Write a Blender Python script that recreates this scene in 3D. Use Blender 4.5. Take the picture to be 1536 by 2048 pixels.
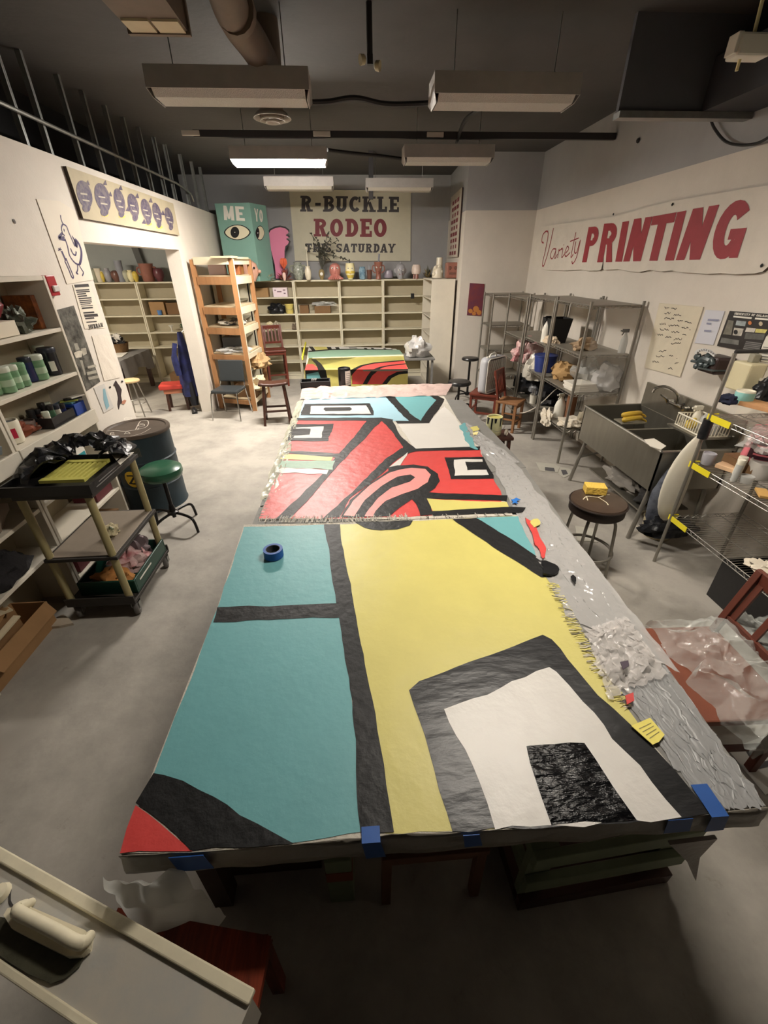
import bpy, math, random
from mathutils import Vector, Matrix, geometry, noise as mnoise
for o in list(bpy.data.objects): bpy.data.objects.remove(o)
SC = bpy.context.scene; COL = SC.collection
R = math.radians; PI = math.pi
# ------------------------------------------------------------------ camera
CAMH = 2.2
F, TH, YA, RO = 846.0, R(30.37), R(3.64), R(-0.57)
FWD = Vector((math.sin(YA)*math.cos(TH), math.cos(YA)*math.cos(TH), -math.sin(TH)))
_rt = FWD.cross(Vector((0, 0, 1))).normalized(); _up = _rt.cross(FWD)
RT = _rt*math.cos(RO) + _up*math.sin(RO); UP = _up*math.cos(RO) - _rt*math.sin(RO)
CAM = Vector((0, 0, CAMH))
cam = bpy.data.cameras.new('camera'); camo = bpy.data.objects.new('camera', cam); COL.objects.link(camo)
cam.sensor_fit = 'VERTICAL'; cam.sensor_height = 24; cam.lens = F/2048*24; cam.clip_start = 0.02
camo.matrix_world = Matrix(((RT.x, UP.x, -FWD.x, CAM.x), (RT.y, UP.y, -FWD.y, CAM.y), (RT.z, UP.z, -FWD.z, CAM.z), (0, 0, 0, 1)))
SC.camera = camo
SC.view_settings.view_transform = 'Standard'; SC.view_settings.look = 'None'
SC.view_settings.exposure = 0.85; SC.view_settings.gamma = 1.0
try: SC.view_settings.use_curve_mapping = False
except Exception: pass
W = bpy.data.worlds.new('world'); SC.world = W; W.use_nodes = True
W.node_tree.nodes['Background'].inputs[0].default_value = (.5, .55, .65, 1); W.node_tree.nodes['Background'].inputs[1].default_value = 0.05
def _ray(x, y): return FWD + RT*((x-768)/F) - UP*((y-1024)/F)
def Z(x, y, z=0.0):      # point of the photo's ray on a level surface
    d = _ray(x, y); return CAM + d*((z-CAMH)/d.z)
def XP(x, y, X):         # ... on a wall parallel to the room's long axis
    d = _ray(x, y); return CAM + d*(X/d.x)
def YP(x, y, Y):         # ... on a cross wall
    d = _ray(x, y); return CAM + d*(Y/d.y)
# ------------------------------------------------------------------ materials
def lin(c):
    return tuple((v/255/12.92 if v/255 <= .04045 else ((v/255+.055)/1.055)**2.4) for v in c)
_mats = {}
def M(name, c=(200, 200, 200), rough=.6, metal=0, var=0.0, vs=4.0, bump=0.0, bs=30.0, emit=0, alpha=1, trans=0, spec=.5, c2=None, stretch=None, thr=None, ior=1.45, bd=.02, transl=0):
    if name in _mats: return _mats[name]
    m = bpy.data.materials.new(name); m.use_nodes = True; nt = m.node_tree; b = nt.nodes['Principled BSDF']
    col = lin(c)+(1,)
    b.inputs['Base Color'].default_value = col; b.inputs['Roughness'].default_value = rough; b.inputs['Metallic'].default_value = metal
    b.inputs['Specular IOR Level'].default_value = spec; b.inputs['IOR'].default_value = ior
    if alpha < 1: b.inputs['Alpha'].default_value = alpha
    if trans: b.inputs['Transmission Weight'].default_value = trans
    if emit:
        b.inputs['Emission Color'].default_value = col; b.inputs['Emission Strength'].default_value = emit
    if var or bump or c2:
        tc = nt.nodes.new('ShaderNodeTexCoord'); mp = nt.nodes.new('ShaderNodeMapping'); nt.links.new(tc.outputs['Object'], mp.inputs[0])
        if stretch: mp.inputs['Scale'].default_value = stretch
    if var or c2:
        n = nt.nodes.new('ShaderNodeTexNoise'); n.inputs['Scale'].default_value = vs; n.inputs['Detail'].default_value = 6; n.inputs['Roughness'].default_value = .65
        nt.links.new(mp.outputs[0], n.inputs[0])
        r = nt.nodes.new('ShaderNodeValToRGB'); nt.links.new(n.outputs[0], r.inputs[0])
        e = r.color_ramp.elements
        if thr: e[0].position, e[1].position = thr
        else: e[0].position, e[1].position = .3, .7
        lo = tuple(v*(1-var) for v in lin(c2 if c2 else c)); hi = tuple(min(1, v*(1+var)) for v in lin(c))
        e[0].color = lo+(1,); e[1].color = hi+(1,)
        nt.links.new(r.outputs[0], b.inputs['Base Color'])
    if bump:
        n = nt.nodes.new('ShaderNodeTexNoise'); n.inputs['Scale'].default_value = bs; n.inputs['Detail'].default_value = 5
        nt.links.new(mp.outputs[0], n.inputs[0])
        bn = nt.nodes.new('ShaderNodeBump'); bn.inputs['Strength'].default_value = bump; bn.inputs['Distance'].default_value = bd
        nt.links.new(n.outputs[0], bn.inputs['Height']); nt.links.new(bn.outputs[0], b.inputs['Normal'])
    if transl:
        tr = nt.nodes.new('ShaderNodeBsdfTranslucent'); tr.inputs[0].default_value = col
        mxs = nt.nodes.new('ShaderNodeMixShader'); mxs.inputs[0].default_value = transl
        o_ = nt.nodes['Material Output']; nt.links.new(b.outputs[0], mxs.inputs[1]); nt.links.new(tr.outputs[0], mxs.inputs[2]); nt.links.new(mxs.outputs[0], o_.inputs[0])
    _mats[name] = m; return m
# ------------------------------------------------------------------ mesh builder
MWI = {}
class MB:
    def __init__(s): s.v = []; s.f = []; s.m = []; s.mats = []
    def mi(s, mat):
        if mat not in s.mats: s.mats.append(mat)
        return s.mats.index(mat)
    def add(s, vs, fs, mat):
        k = len(s.v); s.v += [Vector(p) for p in vs]; i = s.mi(mat)
        for f in fs: s.f.append([k+j for j in f]); s.m.append(i)
        return s
    def box(s, a, b, mat):
        (x0, y0, z0), (x1, y1, z1) = a, b
        x0, x1 = min(x0, x1), max(x0, x1); y0, y1 = min(y0, y1), max(y0, y1); z0, z1 = min(z0, z1), max(z0, z1)
        return s.add([(x0,y0,z0),(x1,y0,z0),(x1,y1,z0),(x0,y1,z0),(x0,y0,z1),(x1,y0,z1),(x1,y1,z1),(x0,y1,z1)],
                     [(0,3,2,1),(4,5,6,7),(0,1,5,4),(1,2,6,5),(2,3,7,6),(3,0,4,7)], mat)
    def cbox(s, c, d, mat, rz=0, rx=0, ry=0):
        m = Matrix.Translation(Vector(c)) @ Matrix.Rotation(rz, 4, 'Z') @ Matrix.Rotation(ry, 4, 'Y') @ Matrix.Rotation(rx, 4, 'X')
        x, y, z = d[0]/2, d[1]/2, d[2]/2
        return s.add([m @ Vector(p) for p in [(-x,-y,-z),(x,-y,-z),(x,y,-z),(-x,y,-z),(-x,-y,z),(x,-y,z),(x,y,z),(-x,y,z)]],
                     [(0,3,2,1),(4,5,6,7),(0,1,5,4),(1,2,6,5),(2,3,7,6),(3,0,4,7)], mat)
    def bar(s, p0, p1, w, h, mat, side=None):          # rectangular bar between two points
        p0, p1 = Vector(p0), Vector(p1); d = (p1-p0).normalized()
        sd = Vector(side) if side is not None else (Vector((0,0,1)) if abs(d.z) < .9 else Vector((0,1,0)))
        a = d.cross(sd).normalized()*w/2; b = a.cross(d).normalized()*h/2
        vs = [p0-a-b, p0+a-b, p0+a+b, p0-a+b, p1-a-b, p1+a-b, p1+a+b, p1-a+b]
        return s.add(vs, [(0,3,2,1),(4,5,6,7),(0,1,5,4),(1,2,6,5),(2,3,7,6),(3,0,4,7)], mat)
    def tube(s, pts, r, mat, seg=8, closed=False, cap=True):
        pts = [Vector(p) for p in pts]; n = len(pts); rs = r if isinstance(r, (list, tuple)) else [r]*n
        vs = []; pa = None
        for i, p in enumerate(pts):
            if closed: d = (pts[(i+1) % n]-pts[i-1]).normalized()
            else: d = (pts[min(i+1, n-1)]-pts[max(i-1, 0)]).normalized()
            if pa is None:
                ref = Vector((0,0,1)) if abs(d.z) < .9 else Vector((1,0,0)); a = d.cross(ref).normalized()
            else: a = (pa - d*pa.dot(d)).normalized()
            pa = a; b = d.cross(a)
            for k in range(seg):
                t = 2*PI*k/seg; vs.append(p + (a*math.cos(t)+b*math.sin(t))*rs[i])
        fs = []
        for i in range(n if closed else n-1):
            j = (i+1) % n
            for k in range(seg): fs.append((i*seg+k, i*seg+(k+1) % seg, j*seg+(k+1) % seg, j*seg+k))
        if not closed and cap: fs += [tuple(range(seg-1, -1, -1)), tuple((n-1)*seg+k for k in range(seg))]
        return s.add(vs, fs, mat)
    def cyl(s, p0, p1, r0, mat, r1=None, seg=20): return s.tube([p0, p1], [r0, r0 if r1 is None else r1], mat, seg)
    def lathe(s, prof, c, mat, seg=24, ax=None, sx=1, sy=1, cap=True):
        c = Vector(c); vs = []; fs = []; n = len(prof)
        Rm = Vector((0,0,1)).rotation_difference(Vector(ax)).to_matrix() if ax is not None else None
        for (r, z) in prof:
            for k in range(seg):
                t = 2*PI*k/seg; p = Vector((r*math.cos(t)*sx, r*math.sin(t)*sy, z)); vs.append(c+(Rm @ p if Rm else p))
        for i in range(n-1):
            for k in range(seg): fs.append((i*seg+k, i*seg+(k+1) % seg, (i+1)*seg+(k+1) % seg, (i+1)*seg+k))
        if cap: fs += [tuple(range(seg-1, -1, -1)), tuple((n-1)*seg+k for k in range(seg))]
        return s.add(vs, fs, mat)
    def poly(s, pts, mat):
        pts = [Vector(p) for p in pts]
        tr = geometry.tessellate_polygon([pts])
        nrm = Vector((0,0,0))
        for i in range(len(pts)): nrm += pts[i].cross(pts[(i+1) % len(pts)])
        fs = []
        for t in tr:
            a, b, c = (pts[k] for k in t)
            fs.append(tuple(t) if (b-a).cross(c-a).dot(nrm) >= 0 else (t[0], t[2], t[1]))
        return s.add(pts, fs, mat)
    def prism(s, pts, off, mat, side=None):
        pts = [Vector(p) for p in pts]; off = Vector(off); n = len(pts)
        s.poly([p+off for p in pts], mat); s.poly(pts[::-1], mat)
        k = [p for p in pts]+[p+off for p in pts]
        return s.add(k, [(i, (i+1) % n, n+(i+1) % n, n+i) for i in range(n)], side or mat)
    def strip(s, pts, w, nrm, mat):                     # flat painted line
        pts = [Vector(p) for p in pts]; nrm = Vector(nrm); n = len(pts); L = []; Rr = []
        for i, p in enumerate(pts):
            d = (pts[min(i+1, n-1)]-pts[max(i-1, 0)]).normalized(); a = d.cross(nrm).normalized()
            ww = w[i] if isinstance(w, (list, tuple)) else w
            L.append(p-a*ww/2); Rr.append(p+a*ww/2)
        return s.add(L+Rr, [(i, i+1, n+i+1, n+i) for i in range(n-1)], mat)
    def grid(s, fn, nu, nv, mat):
        vs = [fn(i/nu, j/nv) for j in range(nv+1) for i in range(nu+1)]
        return s.add(vs, [(j*(nu+1)+i, j*(nu+1)+i+1, (j+1)*(nu+1)+i+1, (j+1)*(nu+1)+i) for j in range(nv) for i in range(nu)], mat)
    def build(s, name, parent=None, smooth=False, bevel=0, local=False, solid=0, label=None, sub=0):
        me = bpy.data.meshes.new(name)
        inv = MWI.get(parent) if (parent is not None and not local) else None
        vs = [tuple(inv @ p) if inv is not None else tuple(p) for p in s.v]
        me.from_pydata(vs, [], [tuple(f) for f in s.f])
        for m in s.mats: me.materials.append(m)
        me.polygons.foreach_set('material_index', s.m)
        if smooth: me.polygons.foreach_set('use_smooth', [True]*len(s.f))
        me.update()
        o = bpy.data.objects.new(name, me); COL.objects.link(o)
        if parent is not None: o.parent = parent; MWI[o] = MWI.get(parent, Matrix())
        if bevel:
            b = o.modifiers.new('bevel', 'BEVEL'); b.width = bevel; b.segments = 2; b.limit_method = 'ANGLE'
        if solid:
            b = o.modifiers.new('solid', 'SOLIDIFY'); b.thickness = solid; b.offset = 0
        if sub:
            b = o.modifiers.new('sub', 'SUBSURF'); b.levels = b.render_levels = sub
        if smooth and not sub:
            try:
                me.set_sharp_from_angle(angle=R(40))
            except Exception: pass
        if label: o['label'] = label
        return o
def tag(o, label, cat, group=None, kind=None):
    o['label'] = label; o['category'] = cat
    if group: o['group'] = group
    if kind: o['kind'] = kind
    return o
def thing(name, label, cat, loc=(0, 0, 0), rz=0, group=None):
    o = bpy.data.objects.new(name, None); COL.objects.link(o); o.empty_display_size = .05
    place(o, loc, rz); return tag(o, label, cat, group)
def place(o, loc, rz=0):
    o.location = Vector(loc); o.rotation_euler = (0, 0, rz)
    MWI[o] = (Matrix.Translation(Vector(loc)) @ Matrix.Rotation(rz, 4, 'Z')).inverted()
    return o
def struct(mb, name, **k):
    o = mb.build(name, **k); o['kind'] = 'structure'; return o
def one(mb, name, label, cat, group=None, kind=None, **k): return tag(mb.build(name, **k), label, cat, group, kind)
def dup(o, loc=None, rz=None, label=None, parent=None):
    c = o.copy(); COL.objects.link(c)
    if parent is not None: c.parent = parent
    if loc is not None: c.location = Vector(loc)
    if rz is not None: c.rotation_euler = (0, 0, rz)
    if label: c['label'] = label
    for ch in list(o.children): dup(ch, parent=c)
    return c
def cr(x0, y0, s): return lambda x, y: (x0+x/s, y0+y/s)      # zoomed-crop pixels to photo pixels
def arc(c, rx, ry, a0, a1, n=10): return [(c[0]+rx*math.cos(R(a0+(a1-a0)*i/n)), c[1]+ry*math.sin(R(a0+(a1-a0)*i/n))) for i in range(n+1)]
def nz(p, s=1.0): return mnoise.noise(Vector(p)*s)
def smooth_path(pts, k=4):
    pts = [Vector(p) for p in pts]; out = []; n = len(pts)
    for i in range(n-1):
        p0, p1, p2, p3 = pts[max(i-1, 0)], pts[i], pts[i+1], pts[min(i+2, n-1)]
        for j in range(k):
            t = j/k; out.append(.5*((2*p1)+(p2-p0)*t+(2*p0-5*p1+4*p2-p3)*t*t+(3*p1-p0-3*p2+p3)*t**3))
    return out+[pts[-1]]
# ------------------------------------------------------------------ painted lettering (polygons in a 1-high box)
def _ring(cx, cy, rx, ry, t, a0, a1, n=10):
    o = arc((cx, cy), rx, ry, a0, a1, n); i = arc((cx, cy), max(rx-t, .01), max(ry-t*.8, .01), a0, a1, n); return o+i[::-1]
def _rect(x0, y0, x1, y1): return [(x0, y0), (x1, y0), (x1, y1), (x0, y1)]
def letter(ch, slab=True, t=.24):
    h = .14; P = []; s = .09 if slab else 0
    def stem(x, top=True, bot=True):
        P.append(_rect(x, 0, x+t, 1))
        if slab and bot: P.append(_rect(x-s, 0, x+t+s, h))
        if slab and top: P.append(_rect(x-s, 1-h, x+t+s, 1))
    w = .8; L = s
    if ch in 'RPBD':
        stem(L)
        if ch == 'D':
            P.append(_ring(.35, .5, .45, .5, t, -90, 90)); P += [_rect(L+t, 0, .36, .19), _rect(L+t, .81, .36, 1)]
        else:
            P.append(_ring(.42, .73, .34, .27, t*.9, -90, 90)); P += [_rect(L+t, .81, .43, 1), _rect(L+t, .46, .43, .62)]
            if ch == 'B': P.append(_ring(.44, .28, .36, .28, t*.9, -90, 90)); P.append(_rect(L+t, 0, .45, .17))
            if ch == 'R':
                P.append([(.36, .5), (.6, .5), (.76+s*.5, 0), (.76-t+s*.3, 0)])
                if slab: P.append(_rect(.5, 0, .9, h)); w = .9
    elif ch in 'U':
        P += [_rect(L, .35, L+t, 1), _rect(.8-t-s*.2, .35, .8-s*.2, 1), _ring(.44-.02, .36, .37, .36, t, 180, 360)]
        if slab: P += [_rect(0, 1-h, L+t+s, 1), _rect(.8-t-s*1.4, 1-h, .88, 1)]; w = .88
    elif ch in 'CGOQ':
        if ch == 'O': P.append(_ring(.4, .5, .4, .5, t, 0, 360, 24))
        else:
            P.append(_ring(.42, .5, .42, .5, t, 50 if ch == 'C' else 38, 320 if ch == 'C' else 330, 18))
            if ch == 'C' and slab: P += [_rect(.66, .62, .8, .98)]
            if ch == 'G': P += [_rect(.42, .34, .82, .52), _rect(.6, .02, .82, .4)]
        w = .84
    elif ch == 'K':
        stem(L); P += [[(L+t, .3), (.62, 1), (.86, 1), (L+t, .62)], [(.42, .6), (.6, .68), (.9, 0), (.62, 0)]]
        if slab: P += [_rect(.55, 1-h, .95, 1), _rect(.5, 0, .98, h)]; w = .98
    elif ch == 'L': stem(L); P += [_rect(L, 0, .72, .2), _rect(.55, 0, .72, .36)]; w = .74
    elif ch == 'E':
        stem(L); P += [_rect(L, 0, .74, .19), _rect(L, .81, .74, 1), _rect(L, .41, .58, .59)]
        if slab: P += [_rect(.6, 0, .74, .33), _rect(.6, .67, .74, 1)]
        w = .76
    elif ch == 'T':
        P += [_rect(.4-t/2, 0, .4+t/2, 1), _rect(0, .8, .8, 1)]
        if slab: P += [_rect(.2, 0, .6, h), _rect(0, .64, .13, 1), _rect(.67, .64, .8, 1)]
    elif ch == 'H': stem(L); stem(.62); P.append(_rect(L, .42, .7, .6)); w = .95
    elif ch == 'I': stem(L); w = t+2*s
    elif ch == 'S':
        P += [_ring(.38, .73, .36, .27, t*.85, 20, 270, 12), _ring(.38, .27, .36, .27, t*.85, -160, 90, 12)]; w = .76
        if slab: P += [_rect(.6, .68, .72, .97), _rect(.03, .03, .15, .32)]
    elif ch == 'A':
        P += [[(.3, 1), (.58, 1), (.88, 0), (.62, 0)], [(.3, 1), (.5, 1), (.27, 0), (.04, 0)], _rect(.22, .2, .7, .37)]
        if slab: P += [_rect(-.02, 0, .36, h), _rect(.54, 0, .94, h)]
        w = .92
    elif ch == 'Y':
        P += [[(0, 1), (.26, 1), (.54, .4), (.32, .4)], [(.62, 1), (.86, 1), (.54, .4), (.32, .4)], _rect(.43-t/2, 0, .43+t/2, .46)]
        if slab: P += [_rect(-.06, 1-h, .34, 1), _rect(.54, 1-h, .92, 1), _rect(.22, 0, .64, h)]
        w = .88
    elif ch == 'V': P += [[(0, 1), (.27, 1), (.54, 0), (.3, 0)], [(.6, 1), (.84, 1), (.54, 0), (.34, 0)]]
    elif ch == 'F': stem(L); P += [_rect(L, .81, .74, 1), _rect(L, .41, .58, .59)]
    elif ch == 'N': P += [_rect(0, 0, t, 1), _rect(.8-t, 0, .8, 1), [(0, 1), (t*1.1, 1), (.8, 0), (.8-t*1.1, 0)]]
    elif ch == 'M': P += [_rect(0, 0, t, 1), _rect(1-t, 0, 1, 1), [(0, 1), (t, 1), (.6, .1), (.4, .1)], [(1, 1), (1-t, 1), (.4, .1), (.6, .1)]]; w = 1.
    elif ch == '-': P.append(_rect(.06, .38, .46, .56)); w = .52
    elif ch == '2': P += [_ring(.38, .7, .36, .3, t*.8, -30, 180, 10), [(.5, .6), (.7, .5), (.32, .18), (.02, .1)], _rect(.02, 0, .74, .19)]; w = .76
    elif ch == 'Z': P += [_rect(0, .8, .75, 1), _rect(0, 0, .75, .2), [(.5, .85), (.75, .85), (.25, .15), (0, .15)]]; w = .76
    else: w = .4
    return P, w
def text(mb, st, q, mat, slab=True, t=.24, gap=.1, shear=0):
    """letter a string into the quad q = bottom-left, bottom-right, top-right, top-left"""
    q = [Vector(p) for p in q]; x = 0; items = []
    for ch in st:
        P, w = letter(ch, slab, t); items.append((x, P)); x += w+gap
    tot = x-gap; nn = (q[1]-q[0]).cross(q[3]-q[0]).normalized()
    if nn.dot(CAM-q[0]) < 0: nn = -nn
    for x0, P in items:
        for li, pl in enumerate(P):
            pts = []
            for (u, v) in pl:
                a = (x0+u+shear*v)/tot; pts.append((q[0]*(1-a)+q[1]*a)*(1-v)+(q[3]*(1-a)+q[2]*a)*v)
            mb.poly([p+nn*(.0004*li) for p in pts], mat)
# ------------------------------------------------------------------ room
XL, XR, YB, YF, CZ, PZ, PR = -2.49, 3.13, 10.4, -1.4, 3.7, 3.03, 2.95
JY = 8.4; JX = YP(928, 470, JY).x; JB = 2.05
jx_at = lambda y: JX+(JB-JX)*(y-JY)/(YB-JY)
m_white = M('wall_white', (212, 204, 193), .75, var=.04, vs=3, bump=.08, bs=60)
m_grey = M('wall_grey', (161, 160, 160), .8, var=.06, vs=2, bump=.06, bs=50)
m_ceil = M('ceiling_dark', (76, 74, 73), .85, var=.12, vs=1.5, bump=.1, bs=20)
m_dark = M('unlit_dark', (34, 34, 36), .9, var=.2, vs=2)  # dark tone standing in for unlit space behind the studs and camera
m_floor = M('floor_concrete', (166, 160, 151), .62, var=.05, vs=2.2, c2=(148, 143, 135), bump=.12, bs=14, thr=(.34, .6))
def floor_mat():
    nt = m_floor.node_tree; b = nt.nodes['Principled BSDF']
    tc = nt.nodes.new('ShaderNodeTexCoord'); n = nt.nodes.new('ShaderNodeTexNoise'); n.inputs['Scale'].default_value = 9; n.inputs['Detail'].default_value = 8; n.inputs['Roughness'].default_value = .7
    nt.links.new(tc.outputs['Object'], n.inputs[0])
    r = nt.nodes.new('ShaderNodeValToRGB'); r.color_ramp.elements[0].position = .26; r.color_ramp.elements[1].position = .38
    nt.links.new(n.outputs[0], r.inputs[0])
    mx = nt.nodes.new('ShaderNodeMix'); mx.data_type = 'RGBA'
    old = b.inputs['Base Color'].links[0].from_socket
    nt.links.new(r.outputs[0], mx.inputs[0]); mx.inputs[6].default_value = lin((134, 128, 118))+(1,); nt.links.new(old, mx.inputs[7])
    nt.links.new(mx.outputs[2], b.inputs['Base Color'])
floor_mat()
struct(MB().box((-6.4, YF, -.1), (XR+.2, YB+.2, 0), m_floor), 'floor')
struct(MB().box((-3.4, YF, CZ), (XR+.2, YB+.2, CZ+.15), m_ceil), 'ceiling')
y0, y1, zt = 4.85, 7.46, 2.405
b = MB()
b.box((XL-.2, .6, 0), (XL, y0, PZ), m_white).box((XL-.2, YF, 0), (XL, .6, PZ), m_grey).box((XL-.2, y1, 0), (XL, YB, PZ), m_white).box((XL-.2, y0, zt), (XL, y1, PZ), m_white)  # unseen stretch behind the camera is greyed to cut bounced light
struct(b, 'wall_left')
b = MB().box((XL-.2, YB, 0), (XR+.2, YB+.2, PZ), m_grey).box((XL-.9, YB, PZ), (XR+.2, YB+.2, CZ), m_grey)
struct(b, 'wall_back')
b = MB().box((XR, YF, 0), (XR+.2, YB, PR), m_white).box((XR, YF, PR), (XR+.2, YB, CZ), m_grey)
struct(b, 'wall_right')
b = MB()
for z0_, z1_, m in ((0, PR, m_white), (PR, CZ, m_grey)):
    b.prism([(JX, JY, z0_), (XR, JY, z0_), (XR, YB, z0_), (JB, YB, z0_)], (0, 0, z1_-z0_), m)
struct(b, 'wall_jog')
struct(MB().box((-3.4, YF-.2, 0), (XR+.2, YF, CZ), m_dark), 'wall_absorber')  # unseen dark wall set close behind the camera to absorb bounced light
struct(MB().box((-3.4, YF, PZ+.06), (-3.2, YB, CZ), m_dark), 'wall_dark_void')  # dark sheet standing in for the unlit void behind the studs
# next room
struct(MB().box((-6.5, 3.0, 0), (-6.4, YB, PZ), m_white), 'wall_side_room_left')
struct(MB().box((-6.4, YB, 0), (XL-.2, YB+.2, PZ), M('wall_side_grey', (176, 180, 176), .8, var=.04, vs=3)), 'wall_side_room_back')
struct(MB().box((-6.4, 2.9, 0), (XL-.2, 3.0, PZ), m_white), 'wall_side_room_front')
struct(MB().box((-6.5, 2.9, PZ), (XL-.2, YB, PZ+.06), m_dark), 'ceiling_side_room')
# hanging bulkhead at the right
b = MB().box((2.07, 4.16, 3.18), (XR, 4.20, CZ), M('bulkhead_grey', (86, 87, 92), .7, var=.1, vs=3))
b.box((2.72, 1.2, 3.18), (XR, 4.16, 3.48), M('bulkhead_dark', (58, 58, 62), .8, var=.1, vs=3))
struct(b, 'bulkhead')
struct(MB().box((2.07, 4.13, 3.14), (XR, 4.22, 3.18), M('galv', (150, 150, 146), .4, .8, var=.15, vs=12)), 'trim_bulkhead')
# metal studs and conduits above the left wall
m_galv = M('galv'); m_stud = M('stud_steel', (150, 152, 148), .45, .4, var=.2, vs=9)
for i, px in enumerate([(48, 290), (97, 308), (161, 330), (204, 347), (243, 361), (275, 374), (303, 385), (330, 394), (350, 402), (377, 411), (398, 420), (414, 427)]):
    y = XP(px[0], px[1], XL-.1).y
    s = MB().box((XL-.11, y-.004, PZ), (XL-.06, y+.004, CZ), m_stud).box((XL-.066, y-.018, PZ), (XL-.06, y+.014, CZ), m_stud)
    one(s, 'metal_stud', 'bare galvanised wall stud in the row standing on top of the left wall', 'stud', 'wall studs above the left wall')
for a, c, r, nm, lb in (((0, 35), (385, 307), .022, 'conduit', 'upper of two long metal conduits crossing the wall studs'),
                        ((0, 205), (348, 364), .016, 'conduit', 'lower of two long metal conduits crossing the wall studs, ending in a bend')):
    p, q = XP(*a, XL-.035), XP(*c, XL-.035); p = p+(p-q)*.6; p.x = q.x = XL-.035
    pts = [p, q]
    if r < .02: pts = [p, q, q+Vector((0, .1, 0)), q+Vector((0, .5, -.03)), q+Vector((0, .72, -.06)), q+Vector((0, .78, -.15))]
    one(MB().tube(pts, r, m_galv, 8), nm, lb, 'conduit', smooth=True)
# ------------------------------------------------------------------ ceiling lights
m_hous = M('fixture_housing', (172, 166, 160), .5, var=.08, vs=8)
m_lens = M('prismatic_lens', (186, 180, 170), .25, var=.05, vs=60, bump=.4, bs=160)
m_lit = M('tube_light', (255, 246, 232), .4, emit=56); m_lit3 = M('tube_light_side', (255, 244, 226), .4, emit=78); m_lit2 = M('tube_light_bright', (255, 247, 236), .4, emit=165)
def fixture(xa, xb, y, z, lit, label, tilt=0, power=None):
    c = ((xa+xb)/2, y, z); w = xb-xa; t = thing('ceiling_light', label, 'ceiling light', (c[0], c[1], z))
    h = MB(); hw, d, s = w/2, .13, .012
    h.box((-hw, -d, .145), (hw, d, .16), m_hous)
    for sg in (-1, 1):
        h.add([(-hw, sg*d, .16), (hw, sg*d, .16), (hw, sg*(d+.02), .04), (-hw, sg*(d+.02), .04)], [(0, 1, 2, 3)], m_hous)
        h.add([(sg*hw, -d, .16), (sg*hw, d, .16), (sg*hw, d+.02, .04), (sg*(hw-.02), d-.02, 0), (sg*(hw-.02), -d+.02, 0), (sg*hw, -d-.02, .04)], [(0, 1, 2, 3, 4, 5)], m_hous)
    h.build('housing', t, local=True, solid=.004)
    l = MB(); m = (m_lens, m_lit, m_lit2, m_lit, m_lit3)[lit]
    if lit == 3:
        for sg in (-1, 1): MB().box((-hw, sg*d, -.04), (hw, sg*(d+.02), .056), m_hous).build('light_shield_side', t, local=True); MB().box((sg*hw, -d, -.04), (sg*(hw-.015), d, .056), m_hous).build('light_shield_end', t, local=True)  # unseen plates added to keep this lamp's light off the upper walls
        l.box((-hw+.02, -d+.005, .02), (hw-.02, d-.005, .04), m)
    else: l.prism([(-hw+.03, -d-.015, .042), (-hw+.03, -d+.03, 0.004), (-hw+.03, d-.03, 0.004), (-hw+.03, d+.015, .042)], (w-.06, 0, 0), m)
    l.build('lens', t, local=True, label='glowing white lens' if lit else None)
    pass
    for sx in (-.35, .35): MB().cyl((sx*w, 0, .16), (sx*w, 0, CZ-z), .004, m_galv, seg=6).build('hanger', t, local=True)
    return t
FZ = 3.2
def fx(a, c, lit, label):
    p, q = Z(*a, FZ), Z(*c, FZ); return fixture(p.x, q.x, (p.y+q.y)/2, FZ, lit, label)
fx((315, 207), (622, 207), 0, 'unlit fluorescent light with dull housing, nearest on the left under the ceiling')
fx((862, 215), (1140, 217), 0, 'unlit fluorescent light nearest on the right under the ceiling')
fx((466, 331), (655, 334), 2, 'glowing white fluorescent light, the only lit one in view')
fx((807, 327), (978, 331), 0, 'unlit fluorescent light level with the glowing one, to its right')
fx((532, 381), (668, 382), 0, 'farthest unlit fluorescent light on the left, over the lettered white sign')
fx((732, 383), (862, 385), 0, 'farthest unlit fluorescent light on the right, over the lettered white sign')
fixture(.5, 1.6, 2.15, FZ, 3, 'glowing fluorescent light above the near end of the painted table, out of view')
fixture(-5.4, -4.3, 6.9, 2.85, 4, 'glowing fluorescent light in the side room, out of view')
# ------------------------------------------------------------------ big table and painted canvases
TZ = .75
m_tab = M('table_grey', (122, 120, 116), .6, var=.1, vs=6)
m_wrap = M('plastic_wrap_grey', (136, 129, 118), .35, var=.15, vs=5, bump=.5, bs=9)
P_ = lambda pts, dz=0, f=None: [Z(*(f(*p) if f else p), TZ+dz) for p in pts]
BLK = M('paint_black', (23, 23, 24), .5, spec=.35, var=.25, vs=14, bump=.25, bs=22)
BLKG = M('paint_black_gloss', (17, 17, 19), .36, spec=.4, var=.35, vs=7, c2=(36, 36, 38), thr=(.25, .6), bump=.22, bs=7, stretch=(1, 2.5, 1))
BLKD = M('paint_black_wet', (11, 11, 13), .22, spec=.3, bump=.5, bs=11, stretch=(1, 3, 1), bd=.03)
TEAL = M('paint_teal', (100, 156, 160), .5, var=.04, vs=3, bump=.12, bs=16)
YEL = M('paint_yellow', (196, 186, 106), .45, var=.05, vs=4, bump=.22, bs=8)
WHT = M('paint_white', (204, 200, 194), .4, var=.03, vs=4, bump=.25, bs=9)
RED = M('paint_red', (198, 68, 65), .42, var=.06, vs=7, bump=.3, bs=12)
PNK = M('paint_pink', (222, 138, 134), .45, var=.04, vs=5, bump=.15, bs=14)
LBL = M('paint_light_blue', (150, 186, 200), .45, var=.04, vs=4, bump=.12, bs=14)
SAGE = M('paint_sage', (134, 166, 144), .5, var=.06, vs=6, bump=.2, bs=14)
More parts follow.
